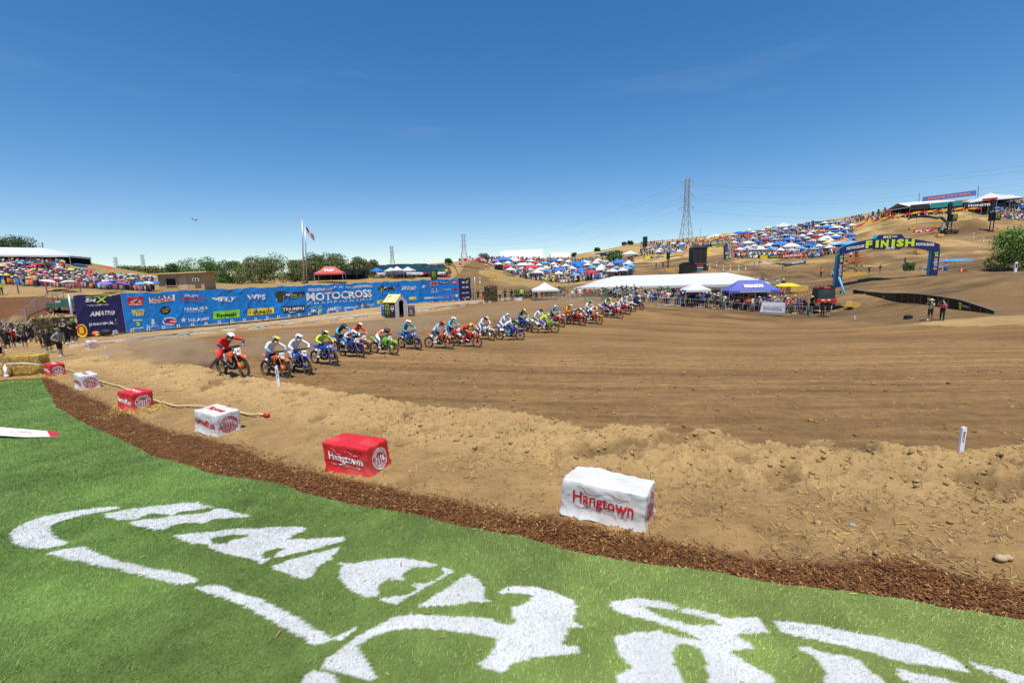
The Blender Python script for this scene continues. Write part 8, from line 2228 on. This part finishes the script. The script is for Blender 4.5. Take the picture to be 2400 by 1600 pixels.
def barrier(lab, px, py, rz, n=7):
 p = hit(px, py); root = empty('crowd_barrier', (p.x, p.y, hz(p.x, p.y)), rz); tag(root, lab, 'barrier')
 mb = MB(); mb.tube([(-1, 0, .0), (-1, 0, 1.05), (1, 0, 1.05), (1, 0, 0)], .022, 6); mb.tube([(-1, 0, .2), (1, 0, .2)], .018, 6); mb.build('frame', M_STEEL, root)
 for k in range(n): mb = MB(); x = -1 + 2 * (k + 1) / (n + 1); mb.tube([(x, 0, .2), (x, 0, 1.05)], .01, 5); mb.build('bar', M_STEEL, root)
barrier('steel crowd barrier in front of the fence left of the white canopy', 1564, 719, 0.0)
barrier('steel crowd barrier at the right end of the fence', 1897, 741, rad(70))
bl = spot(1560, 690, 66); root = empty('bleachers', bl, math.atan2(-10, 20) * .8); tag(root, 'grey metal bleachers under the long marquee', 'bleachers')
for k in range(6):
 for j in range(3):
  mb = MB(); mb.box((3 + j * 4.6, -1.6 + k * .55, .45 + k * .36), (4.4, .28, .05)); mb.build('seat_plank', M_STEEL, root)
 mb = MB(); mb.box((7.6, -1.6 + k * .55, .22 + k * .36), (13.6, .03, .04)); mb.build('riser_rail', M_STEEL, root)
for x in (.8, 5.3, 9.9, 14.4): mb = MB(); mb.tube([(x, -1.7, 0), (x, 1.3, 2.3), (x, 1.3, 0)], .04, 5); mb.build('support', M_STEEL, root)
# ------------------------------------------------------------------ hay screens and camouflage hide
def camo_mat(): return mat('camouflage', (.17, .12, .065), .9, 0, .85, 5, .8, 25)
def hide(lab, px, py, w, d, h, strawtop, Y=None):
 p = spot(px, py, Y); root = empty('camouflage_hide', p, rad(-12)); tag(root, lab, 'hide')
 mb = MB(); n = 12
 for face in range(5):
  vs = []
  for i in range(n + 1):
   for j in range(n + 1):
    u, v = i / n - .5, j / n
    if face == 0: q = (u * w, -d / 2, v * h)
    elif face == 1: q = (w / 2, u * d, v * h)
    elif face == 2: q = (-u * w, d / 2, v * h)
    elif face == 3: q = (-w / 2, -u * d, v * h)
    else: q = (u * w, (v - .5) * d, h)
    k = .09 * pfbm(q[0] * 4 + q[1] * 3, q[2] * 4 + q[1], 3, 77)
    vs.append((q[0] * (1 + k), q[1] * (1 + k), q[2] + k * .5))
  mb.add(vs, [(i * (n + 1) + j, (i + 1) * (n + 1) + j, (i + 1) * (n + 1) + j + 1, i * (n + 1) + j + 1) for i in range(n) for j in range(n)])
 net = mb.build('netting', camo_mat(), root, True)
 n = 900; x = RNG.uniform(-w / 2, w / 2, n); y = RNG.uniform(-d / 2, d / 2, n); z = np.where(RNG.random(n) < .5, h, RNG.uniform(0, h, n)); f = z < h
 y = np.where(f, -d / 2 - .04, y)
 V, F = flakes(x, y, z, RNG.uniform(.1, .3, n), RNG.uniform(.03, .06, n), RNG, .6)
 c = np.where((z >= h)[:, None] & strawtop, np.array([.58, .45, .22]), np.array([.20, .15, .07])) * RNG.uniform(.4, 1.2, (n, 1))
 o = obj('loose_scrim', np_mesh('loose_scrim', V, F, M_CHIP, np.repeat(c, 4, 0)), net); kind(o, 'stuff')
hide('camouflage covered hide behind the crew left of the banner', 134, 796, 2.1, 1.6, 1.9, True)
hide('brown camouflage hay screen right of the banner end', 1151, 706, 1.7, 1.4, 2.15, False)
# ------------------------------------------------------------------ red machine with blade
p = spot(1937, 735, 48); mc = empty('track_groomer', p, rad(-8)); mc.scale = (.82, .82, .78); tag(mc, 'red tracked machine with big windscreen and curved front blade', 'machine')
M_RED = plastic((.60, .012, .02)); M_GLS = mat('windscreen', (.02, .05, .06), .08, 0, .3, 1.5, spec=.8)
mb = MB(); mb.box((0, 1.0, 1.35), (2.3, 1.7, .5)); mb.box((0, .2, 1.32), (2.35, .35, .42), None, 0, .9); mb.build('body', M_RED, mc)
mb = MB(); mb.box((0, 1.05, 2.25), (2.15, 1.5, 1.5), None, 0, .94); cb = mb.build('cab', M_BLKP, mc)
mb = MB(); mb.add([(-1.02, .26, 1.58), (1.02, .26, 1.58), (.97, .31, 2.92), (-.97, .31, 2.92)], [(0, 1, 2, 3)]); mb.build('windscreen', M_GLS, cb)
mb = MB(); mb.box((0, .98, 3.06), (1.9, 1.5, .16)); rf = mb.build('roof', M_RED, mc)
for x in (-.85, -.55, .55, .85): mb = MB(); mb.box((x, .2, 3.14), (.24, .14, .16)); mb.build('work_light', M_BLKP, rf)
for s in (-1, 1):
 mb = MB(); mb.box((s * .72, .0, 1.30), (.5, .3, .38), Matrix.Rotation(s * .15, 3, 'Z')); mb.build('headlight_housing', M_RED, mc)
 mb = MB(); mb.tube([(s * 1.1, .3, 2.6), (s * 1.45, .1, 2.6)], .03, 6); mb.box((s * 1.5, .05, 2.45), (.16, .08, .42)); mb.build('mirror', M_BLKP, mc)
 mb = MB()
 loop = [(s * 1.15, .0 + .35 * math.cos(a), .5 + .45 * math.sin(a)) for a in [math.pi / 2 + math.pi * k / 6 for k in range(7)]] + [(s * 1.15, 2.6 + .35 * math.cos(a), .5 + .45 * math.sin(a)) for a in [-math.pi / 2 + math.pi * k / 6 for k in range(7)]]
 L = loop + loop[:1]
 for a, b in zip(L[:-1], L[1:]):
  a, b = Vector(a), Vector(b); d = b - a; mb.box((a + b) / 2, (.7, .06, d.length), Matrix((Vector((1, 0, 0)), Vector((1, 0, 0)).cross(d.normalized()).normalized() * -1, d.normalized())).transposed())
 tr_ = mb.build('crawler_track', M_TYRE, mc)
 for y in (0, .65, 1.3, 1.95, 2.6): mb = MB(); mb.torus(.26, .09, 14, 6, Matrix.Translation((s * 1.15, y, .5)) @ Matrix.Rotation(rad(90), 4, 'Z')); mb.build('road_wheel', M_BLKP, tr_)
mb = MB(); n = 20
prof = [(-.15, .72), (-.32, .60), (-.38, .40), (-.34, .20), (-.20, .06)]
vs = []
for i in range(n + 1):
 u = -1 + 2 * i / n; e = math.sqrt(max(0, 1 - abs(u) ** 5))
 for y, z in prof: vs.append((u * 1.95, -1.0 - y * 1.0 - .25 * (1 - u * u) + .55, .40 + (z - .40) * (.25 + .75 * e)))
mb.add(vs, [(i * 5 + j, (i + 1) * 5 + j, (i + 1) * 5 + j + 1, i * 5 + j + 1) for i in range(n) for j in range(4)], 0)
bl_ = mb.build('blade', M_BLKP, mc, True); sm_ = bl_.modifiers.new('s', 'SOLIDIFY'); sm_.thickness = .05
mb = MB(); mb.tube([(-1.85, -.62, .12), (-1, -.85, .07), (0, -.92, .06), (1, -.85, .07), (1.85, -.62, .12)], .07, 6); mb.build('cutting_edge', M_STEEL, bl_, True)
mb = MB(); mb.box((0, .0, .75), (.9, 1.3, .18)); mb.build('push_frame', M_DARKM, mc)
# ------------------------------------------------------------------ long black rail banner on the right
def rail_banner():
 top = [(2000, 678), (2030, 683), (2070, 686), (2100, 686.5), (2130, 687), (2160, 689), (2200, 694), (2250, 702), (2300, 718), (2331, 728)]
 bot = [(2000, 698), (2030, 703), (2070, 707), (2100, 708.5), (2130, 710.5), (2160, 713), (2200, 719), (2250, 729), (2300, 744), (2327, 752)]
 Ys = [51, 49.5, 47, 45, 43.5, 42, 40.5, 38.8, 37.3, 36.5]
 A = [P(*t, Y) for t, Y in zip(top, Ys)]; B = [P(*t, Y) for t, Y in zip(bot, Ys)]
 o0 = B[0].copy(); root = empty('rail_banner', o0); tag(root, 'long black printed rail banner curving down on the right', 'banner')
 n = 9; sub = 6
 def C(k, t):
  i = min(int(k), 8); u = k - i
  a = A[i].lerp(A[i + 1], u); b = B[i].lerp(B[i + 1], u)
  return b.lerp(a, t) - o0 + Vector((0, .05 * math.sin(k * 9) * (1 - t), 0))
 segs = [(0, 3), (3, 6), (6, 9)]
 for s0, s1 in segs:
  mb = MB(); m = int((s1 - s0) * sub); vs = [C(s0 + (s1 - s0) * i / m, j / 5) for i in range(m + 1) for j in range(6)]
  mb.add(vs, [(i * 6 + j, (i + 1) * 6 + j, (i + 1) * 6 + j + 1, i * 6 + j + 1) for i in range(m) for j in range(5)]); pnl = mb.build('banner_panel', mat('banner_black', (.014, .013, .010), .4, 0, .4, 1.5, .2, 5), root, True)
  mb = MB(); mb.tube([C(s0 + (s1 - s0) * i / m, 1.0) for i in range(m + 1)], .025, 5); mb.build('top_rail', M_STEEL, root)
  for k in ([.8, 1.7, 2.5] if s0 == 0 else [3.4, 4.3, 5.3] if s0 == 3 else [6.9]):
   off = Vector((-.0, -.05, 0))
   q = [C(k, .75) + off, C(k + .16, .75) + off, C(k + .13, .15) + off, C(k + .04, .15) + off]; mb = MB(); mb.add(q, [(3, 2, 1, 0)]); mb.build('claw_mark', PRT['lime'], pnl)
   q = [C(k + .2, .62) + off, C(k + .48, .62) + off, C(k + .48, .45) + off, C(k + .2, .45) + off]; mb = MB(); mb.add(q, [(3, 2, 1, 0)]); mb.build('word_mark', PRT['gr'], pnl)
 for k in range(0, 19):
  b = C(k * .5 if k < 18 else 8.98, 0); w = b + o0; g = hz(w.x, w.y) - o0.z; a = C(min(k * .5, 8.98), 1)
  mb = MB(); mb.tube([(b.x, b.y + .06, min(g, b.z) - .1), (a.x, a.y + .06, a.z)], .025, 5); mb.build('post', M_WOOD, root)
rail_banner()
SB = MB(); SB.box((0, 0, .25), (1.15, .55, .5), None, 0, .96); SB.box((.0, 0, .5), (1.0, .45, .03)); SB = SB.mesh('straw_bale', [mat('straw', (.56, .33, .07), .9, 0, .4, 8, .8, 40)])
for k, (px, py, Y, rz, s, lab) in enumerate([(2000, 694, 46.5, .35, 1.25, 'straw bale leaning right of the red machine'), (2156, 592, 108, .1, 2.2, 'long straw bale on the dirt seen through the arch'), (1868, 690, 58, .0, 2.0, 'straw bale wall behind the yellow and red parasol'), (1982, 656, 79, 0, 1.5, 'straw bale stack left under the orange lift'), (1998, 656, 79, .05, 1.5, 'straw bale stack middle under the orange lift'), (2014, 656, 79, 0, 1.5, 'straw bale stack right under the orange lift'), (2137, 524, 140, .2, 1.4, 'small straw bale inside the upper dirt turn, left'), (2143, 521, 141, .5, 1.4, 'small straw bale inside the upper dirt turn, right'), (2158, 534, 134, .1, 1.8, 'straw bale above the red white banner'), (2195, 531, 134, .5, 1.8, 'straw bale left of the black screen box'), (2202, 553, 126, .1, 1.6, 'straw bale in front of the dark group on the hill'), (2345, 529, 132, .0, 1.6, 'straw bale with red base at the right of the dirt hill'), (1592, 624, 108, .3, 1.6, 'upright straw bale left of the scoring tower'), (1662, 629, 106, .2, 1.5, 'straw bale right of the scoring tower'), (1566, 624, 112, .1, 1.6, 'straw bale at the foot of the small mast'), (1157, 656, 100, .2, 1.4, 'straw bale on the slope right of the red arch')]):
 b = atY(px, py, Y); o = obj('straw_bale', SB, None, b, (0, (.25 if k == 0 else 0), rz)); o.scale = (s, s * .9, s * (1.0 if s < 2 else .7)); tag(o, lab, 'hay bale', 'straw bales on the course')
MK = MB(); MK.box((0, 0, .4), (.16, .08, .8)); MK.box((0, -.045, .5), (.10, .012, .3), None, 1); MK = MK.mesh('course_marker', [M_STAKE, M_NUM])
for k, (px, py, Y, w_) in enumerate([(2282, 550, 122, 'left of the whoops'), (2306, 552, 118, 'right of the whoops'), (2294, 585, 105, 'in the middle of the right dirt slope'), (2378, 645, 52, 'below the big oak'), (1680, 602, 116, 'beside the far blue arch'), (1664, 610, 112, 'right of the scoring tower top'), (1696, 613, 110, 'right of the scoring tower, middle'), (1712, 617, 108, 'right of the scoring tower, lower'), (1732, 619, 107, 'below the right crowd, leftmost'), (1748, 612, 110, 'below the right crowd near yellow banner'), (1125, 668, 92, 'on the far jump face')]):
 b = atY(px, py, Y); o = obj('course_marker', MK, None, b); o.scale = (1.6, 1.6, 1.5); tag(o, 'small white course marker ' + w_, 'marker', 'far white course markers')
b = spot(2180, 650, 66); root = empty('white_table', b); tag(root, 'white folding table under the blue parasol at the arch', 'table')
mb = MB(); mb.box((0, 0, .95), (3.0, .6, .10)); mb.build('table_top', M_TENTW, root)
for x in (-1.45, -.5, .5, 1.45): mb = MB(); mb.box((x, 0, .45), (.12, .5, .9)); mb.build('leg', M_TENTW, root)
b = spot(2212, 648, 67); mb = MB(); mb.lathe([(.3, 0), (.32, .05), (.31, .45), (.33, .48), (.31, .9), (.28, .95)], 14); o = mb.build('drum', plastic((.02, .10, .34)), None, True, b); tag(o, 'dark blue barrel under the blue parasol', 'barrel')
b = spot(2252, 646, 66); mb = MB(); mb.lathe([(.22, 0), (.22, .04), (.14, .05), (.05, .7), (.03, .72)], 12); o = mb.build('traffic_cone', plastic((.65, .05, .02)), None, True, b); tag(o, 'red cone right of the blue parasol', 'cone')
def boom():
 Y = 129; pts = [(2224, 544), (2221, 530), (2216, 519), (2205, 509), (2196, 511), (2180, 508), (2160, 507), (2140, 509), (2128, 514)]
 q = [P(a, b, Y) for a, b in pts]; o0 = Vector((q[0].x, q[0].y, hz(q[0].x, q[0].y))); root = empty('boom_lift', o0); tag(root, 'black articulated boom reaching left over the dirt turn', 'boom')
 mb = MB(); mb.tube([q[0] - o0 - Vector((0, 0, .5))] + [p - o0 for p in q[:3]], [.25, .25, .22, .22], 7); mb.build('mast', mat('camo_boom', (.06, .06, .04), .6, 0, .5, 2), root)
 mb = MB(); mb.tube([p - o0 for p in q[2:6]], [.3, .38, .36, .3], 7); mb.build('lower_arm', mat('camo_boom', (.06, .06, .04), .6, 0, .5, 2), root)
 mb = MB(); mb.tube([p - o0 for p in q[5:]], [.34, .34, .3, .22], 7); mb.build('upper_arm', M_BLK, root)
 mb = MB(); a = P(2215, 522, Y) - o0; b_ = P(2208, 540, Y) - o0; mb.tube([a, b_], .16, 6); mb.build('strut', mat('strut_blue', (.25, .42, .5), .5), root)
 mb = MB(); mb.box((.0, 0, .45), (3.4, 2.0, .9)); mb.build('base', M_DARKM, root)
 for x in (-1.3, 1.3): mb = MB(); mb.torus(.4, .18, 12, 6, Matrix.Translation((x, -1.0, .4))); mb.build('wheel', M_TYRE, root)
boom()
p = P(2232, 480, 130); g = hz(p.x, 130); mb = MB(); mb.tube([(0, 0, 0), (0, 0, p.z - g + 1)], .14, 6); mb.box((0, 0, p.z - g - 1.0), (.9, .5, 3.0)); o = mb.build('speaker_mast', M_BLK, None, False, (p.x, 130.6, g)); tag(o, 'black speaker mast above the screen box on the dirt hill', 'mast')
p = P(2333, 470, 127); g = hz(p.x, 127); mb = MB(); mb.tube([(0, 0, 0), (0, 0, p.z - g)], .12, 6); mb.box((0, 0, p.z - g - .8), (.8, .5, 2.4)); o = mb.build('speaker_mast', M_BLK, None, False, (p.x, 127.6, g)); tag(o, 'black speaker mast by the right crowd', 'mast')
def mast(lab, px, pb, pt, Y, r=.10, head=None):
 b = atY(px, pb, Y); t = P(px, pt, Y); root = empty('mast', b); tag(root, lab, 'mast')
 mb = MB(); mb.tube([(0, 0, -.3), (t.x - b.x, 0, t.z - b.z)], r, 6); mb.build('pole', M_DARKM if head else M_STEEL, root)
 if head: mb = MB(); mb.box((t.x - b.x, 0, t.z - b.z), head); mb.build('head', M_BLK, root)
mast('thin dark mast with speaker cluster left of the scoring tower', 1566, 624, 600, 112, .16, (.7, .5, 1.6))
mast('grey lamp post right of the left hillside crowd', 172, 686, 635, 61, .09)
mast('leaning dark utility pole behind the left marquee', 99, 604, 568, 110, .16)
mast('tall steel mast left of the hilltop marquee', 2155, 480, 452, 170, .16)
mast('tall steel mast right of the hilltop marquee', 2293, 475, 435, 165, .16)
mast('thin mast on the ridge beside the tall pylon', 1641, 570, 533, 220, .10)
mast('hill camera crane with black speaker stack on the golden ridge', 1512, 586, 567, 190, .12, (1.6, 1.0, 4.2))
for k, (px, pb, pt) in enumerate(((2042, 516, 495), (2055, 515, 490), (2070, 514, 486), (2084, 512, 489), (1903, 528, 516))):
 b = atY(px, pb, 175); h = P(px, pt, 175).z - b.z; mb = MB(); mb.tube([(0, 0, -.2), (0, 0, h)], .06, 5, 1); mb.add([(0, 0, h * .45), (.9, 0, h * .5), (.8, 0, h * .9), (.35, 0, h), (0, 0, h)], [(0, 1, 2, 3, 4)]); o = mb.build('feather_flag', [cmat((.03, .04, .06)), M_STEEL], None, False, b); tag(o, ['first', 'second', 'third', 'fourth', 'lone'][k] + ' dark feather flag from the left on the hill rim' if k < 4 else 'lone dark feather flag beside the black shade structure', 'flag', 'feather flags')
b = P(1838, 620, 104); e = P(1888, 613, 104); root = empty('inflatable_tube', (b.x, b.y, hz(b.x, b.y))); tag(root, 'grey printed inflatable tube lying below the right crowd', 'inflatable')
o0 = root.location.copy(); q0, q1 = Vector((b.x, b.y, b.z)) - o0, Vector((e.x, e.y, e.z)) - o0; q0.z = max(q0.z, .5); q1.z = max(q1.z, .5)
mb = MB(); mb.tube([q0, q0.lerp(q1, .03), q0.lerp(q1, .97), q1], [.2, .5, .5, .2], 14); tb = mb.build('tube', mat('inflatable_grey', (.14, .15, .13), .5), root, True)
mb = MB(); letters(mb, 'MONSTER', Matrix.Translation(q0.lerp(q1, .58) + Vector((0, -.53, -.1))) @ Matrix.Rotation(rad(90), 4, 'X') @ Matrix.Rotation(.14, 4, 'Z'), .42, 2.6, bold=.04); mb.build('lettering', M_PRW, tb)
# ------------------------------------------------------------------ parked cars
def car_mesh():
 mb = MB()
 sec = [(-2.2, .45, .75), (-2.1, .35, .95), (-1.3, .35, 1.0), (-.8, .35, 1.02), (.9, .35, 1.0), (1.9, .35, .92), (2.2, .45, .7)]
 vs = []
 for x, z0, z1 in sec:
  for y, z in ((-.85, z0), (-.9, (z0 + z1) / 2), (-.82, z1), (.82, z1), (.9, (z0 + z1) / 2), (.85, z0)): vs.append((x, y, z))
 mb.add(vs, [(i * 6 + j, i * 6 + (j + 1) % 6, (i + 1) * 6 + (j + 1) % 6, (i + 1) * 6 + j) for i in range(6) for j in range(6)] + [(0, 1, 2, 3, 4, 5), (41, 40, 39, 38, 37, 36)], 0)
 mb.add([(-1.9, -.78, 1.0), (1.0, -.78, 1.0), (1.0, .78, 1.0), (-1.9, .78, 1.0), (-1.5, -.66, 1.5), (.35, -.66, 1.5), (.35, .66, 1.5), (-1.5, .66, 1.5)], [(0, 1, 5, 4), (1, 2, 6, 5), (2, 3, 7, 6), (3, 0, 4, 7)], 1)
 mb.add([(-1.5, -.67, 1.51), (.35, -.67, 1.51), (.35, .67, 1.51), (-1.5, .67, 1.51)], [(0, 1, 2, 3)], 0)
 for x in (-1.4, 1.4):
  for y in (-.8, .8): mb.torus(.23, .11, 12, 6, Matrix.Translation((x, y, .34)), 2)
 return mb.mesh('parked_car', [M_PLATE, M_GLS, M_TYRE])
CAR = car_mesh()
rc = random.Random(9); cars = []
CC = {'white': (.72, .72, .72), 'black': (.02, .02, .022), 'silver': (.45, .46, .48), 'dark blue': (.03, .05, .14), 'red': (.35, .02, .03), 'dark grey': (.10, .10, .11)}
for row, (py, x0, x1, n) in enumerate(((633, 870, 1010, 16), (636, 875, 1040, 20), (639, 875, 1045, 20), (643, 905, 1050, 20), (646, 905, 1050, 18), (649, 910, 1045, 14))):
 px = np.array([x0 + (x1 - x0) * (k + rc.random() * .7) / n for k in range(n)]); pyv = np.array([py + rc.uniform(-.6, .6) - (x - 960) * .012 for x in px])
 Xc, Yc, Zc, ok = hits(px, pyv, 60, 420)
 for k in range(n):
  if not ok[k] or rc.random() < .12: continue
  cn = rc.choice(list(CC)); o = obj('parked_car', CAR, None, (Xc[k], Yc[k], Zc[k]), (0, 0, rc.choice([.1, 1.5, -.2, 1.7]) + rc.uniform(-.1, .1)))
  objmats(o, [plastic(CC[cn]) if False else mat('car_paint', CC[cn], .25, .2, .05, 2)]); tag(o, '%s car in %s parked row on the far golden slope' % (cn, ['the topmost', 'the second', 'the third', 'the fourth', 'the fifth', 'the lowest'][row]), 'car', 'cars parked on the far slope')
for k, (px, py) in enumerate(((1405, 603), (1415, 601), (1426, 599), (1437, 597), (1448, 595))):
 Xc, Yc, Zc, ok = hits([px], [py], 120, 420); o = obj('parked_car', CAR, None, (float(Xc[0]), float(Yc[0]), float(Zc[0])), (0, 0, .3)); cn = list(CC)[k]; objmats(o, [mat('car_paint', CC[cn], .25, .2, .05, 2)]); tag(o, cn + ' car parked on the golden ridge behind the round tree', 'car', 'cars on the ridge')
p = P(150, 716, 46); p.z = hz(p.x, p.y); ct = empty('utility_cart', p, rad(25)); tag(ct, 'dark green utility cart parked behind the left banner end', 'cart')
mb = MB(); mb.box((0, 0, .75), (2.4, 1.3, .5), None, 0, .92); mb.build('body', plastic((.02, .10, .06)), ct); mb = MB(); mb.box((.5, 0, 1.15), (1.0, 1.2, .3)); mb.build('cargo_box', plastic((.03, .12, .08)), ct); mb = MB(); mb.box((-.2, 0, 1.08), (.5, 1.1, .12)); mb.build('seat', M_TENTW, ct)
for x in (-.85, .85):
 for y in (-.62, .62): mb = MB(); mb.torus(.24, .12, 14, 6, Matrix.Translation((x, y, .36))); mb.build('wheel', M_TYRE, ct)
mb = MB(); mb.tube([(-.5, -.55, 1), (-.6, -.55, 1.75), (-.6, .55, 1.75), (-.5, .55, 1)], .03, 6); mb.build('roll_bar', M_BLKP, ct)
p = spot(165, 682, 61); mb = MB(); mb.box((0, 0, .22), (.7, .4, .4)); ck = empty('cool_box', p); mb.build('body', cmat((.5, .03, .03)), ck); mb = MB(); mb.box((0, 0, .45), (.74, .44, .08)); mb.build('lid', M_TENTW, ck); tag(ck, 'red cool box with white lid below the left hillside crowd', 'cool box')
p = P(456, 515, 40); dr = empty('drone', p, rad(20)); dr.rotation_euler = (rad(12), rad(10), rad(30)); dr.scale = (.75, .75, .75); tag(dr, 'small camera drone hovering in the left sky', 'drone')
mb = MB(); mb.box((0, 0, 0), (.26, .16, .09)); mb.ell((.12, 0, -.06), (.05, .05, .05), 8, 6); mb.build('body', mat('drone_shell', (.30, .29, .25), .5), dr, True)
for sx in (-1, 1):
 for sy in (-1, 1):
  mb = MB(); mb.tube([(sx * .1, sy * .06, 0), (sx * .22, sy * .22, .03)], .018, 6); mb.tube([(sx * .22, sy * .22, 0), (sx * .22, sy * .22, .07)], .025, 8); a_ = mb.build('arm', M_BLKP, dr)
  mb = MB(); mb.box((sx * .22, sy * .22, .08), (.24, .022, .006), Matrix.Rotation(sx * .6 + sy, 3, 'Z')); mb.build('rotor_blade', M_BLKP, a_)
# ------------------------------------------------------------------ dust thrown up behind the bikes
def dust_mat(dens, seed, col=(.82, .60, .38)):
 m = bpy.data.materials.new('dust'); m.use_nodes = True; n = m.node_tree.nodes; l = m.node_tree.links
 n.remove(n['Principled BSDF']); out = n['Material Output']
 v = n.new('ShaderNodeVolumePrincipled'); v.inputs['Color'].default_value = col + (1,); v.inputs['Anisotropy'].default_value = 0.2
 tc = n.new('ShaderNodeTexCoord'); ln = n.new('ShaderNodeVectorMath'); ln.operation = 'LENGTH'
 l.new(tc.outputs['Object'], ln.inputs[0])
 fo = n.new('ShaderNodeMapRange'); fo.inputs[1].default_value = 1.0; fo.inputs[2].default_value = .25; fo.inputs[3].default_value = 0; fo.inputs[4].default_value = 1
 l.new(ln.outputs['Value'], fo.inputs[0])
 mp = n.new('ShaderNodeMapping'); mp.inputs['Location'].default_value = (seed * 3.7, seed, 0); mp.inputs['Scale'].default_value = (1.6, 1.6, 1.0)
 nz = n.new('ShaderNodeTexNoise'); nz.inputs['Scale'].default_value = 1.7; nz.inputs['Detail'].default_value = 4; nz.inputs['Roughness'].default_value = .6
 l.new(tc.outputs['Object'], mp.inputs['Vector']); l.new(mp.outputs['Vector'], nz.inputs['Vector'])
 mr = n.new('ShaderNodeMapRange'); mr.inputs[1].default_value = .42; mr.inputs[2].default_value = .72; mr.inputs[3].default_value = 0; mr.inputs[4].default_value = 1
 l.new(nz.outputs['Fac'], mr.inputs[0])
 a = n.new('ShaderNodeMath'); a.operation = 'MULTIPLY'; l.new(fo.outputs[0], a.inputs[0]); l.new(mr.outputs[0], a.inputs[1])
 b = n.new('ShaderNodeMath'); b.operation = 'MULTIPLY'; b.inputs[1].default_value = dens; l.new(a.outputs[0], b.inputs[0])
 l.new(b.outputs[0], v.inputs['Density']); l.new(v.outputs['Volume'], out.inputs['Volume'])
 return m
def dust(px, py, Y, r, dens, seed, lab, rz=0.0):
 p = P(px, py, Y); me = MB().ell((0, 0, 0), (1, 1, 1), 20, 12).mesh('dust_cloud', [dust_mat(dens, seed)], True)
 o = obj('dust_cloud', me, None, (p.x, p.y, hz(p.x, p.y) + r[2] * .55), (0, 0, rz)); o.scale = r
 kind(o, 'stuff'); tag(o, lab, 'dust')
dust(430, 838, 22.5, (2.8, 1.5, 1.0), 3.2, 1, 'brown dust streaming back from the leftmost bike', rad(-30))
dust(330, 820, 26, (3.6, 2.0, 1.0), 1.8, 2, 'thin brown dust drifting left of the first bike', rad(-20))
dust(610, 835, 24.5, (2.2, 1.4, .9), 2.5, 3, 'dust behind the second and third bikes', rad(-30))
dust(700, 815, 27, (2.5, 1.6, .9), 1.8, 4, 'dust behind the fluorescent yellow rider', rad(-30))
dust(900, 790, 33, (4.0, 2.0, 1.1), 1.5, 5, 'dust behind the green bike', rad(-20))
dust(1010, 775, 36, (4.0, 2.2, 1.2), 1.5, 6, 'dust behind the orange and red bikes', rad(-20))
dust(1180, 755, 42, (5.0, 2.4, 1.2), 1.1, 7, 'dust behind the blue bikes in the middle', rad(-15))
dust(1340, 730, 50, (6.0, 3.0, 1.3), .9, 8, 'dust behind the far right group of bikes', rad(-15))
bpy.data.scenes.remove(TMP)
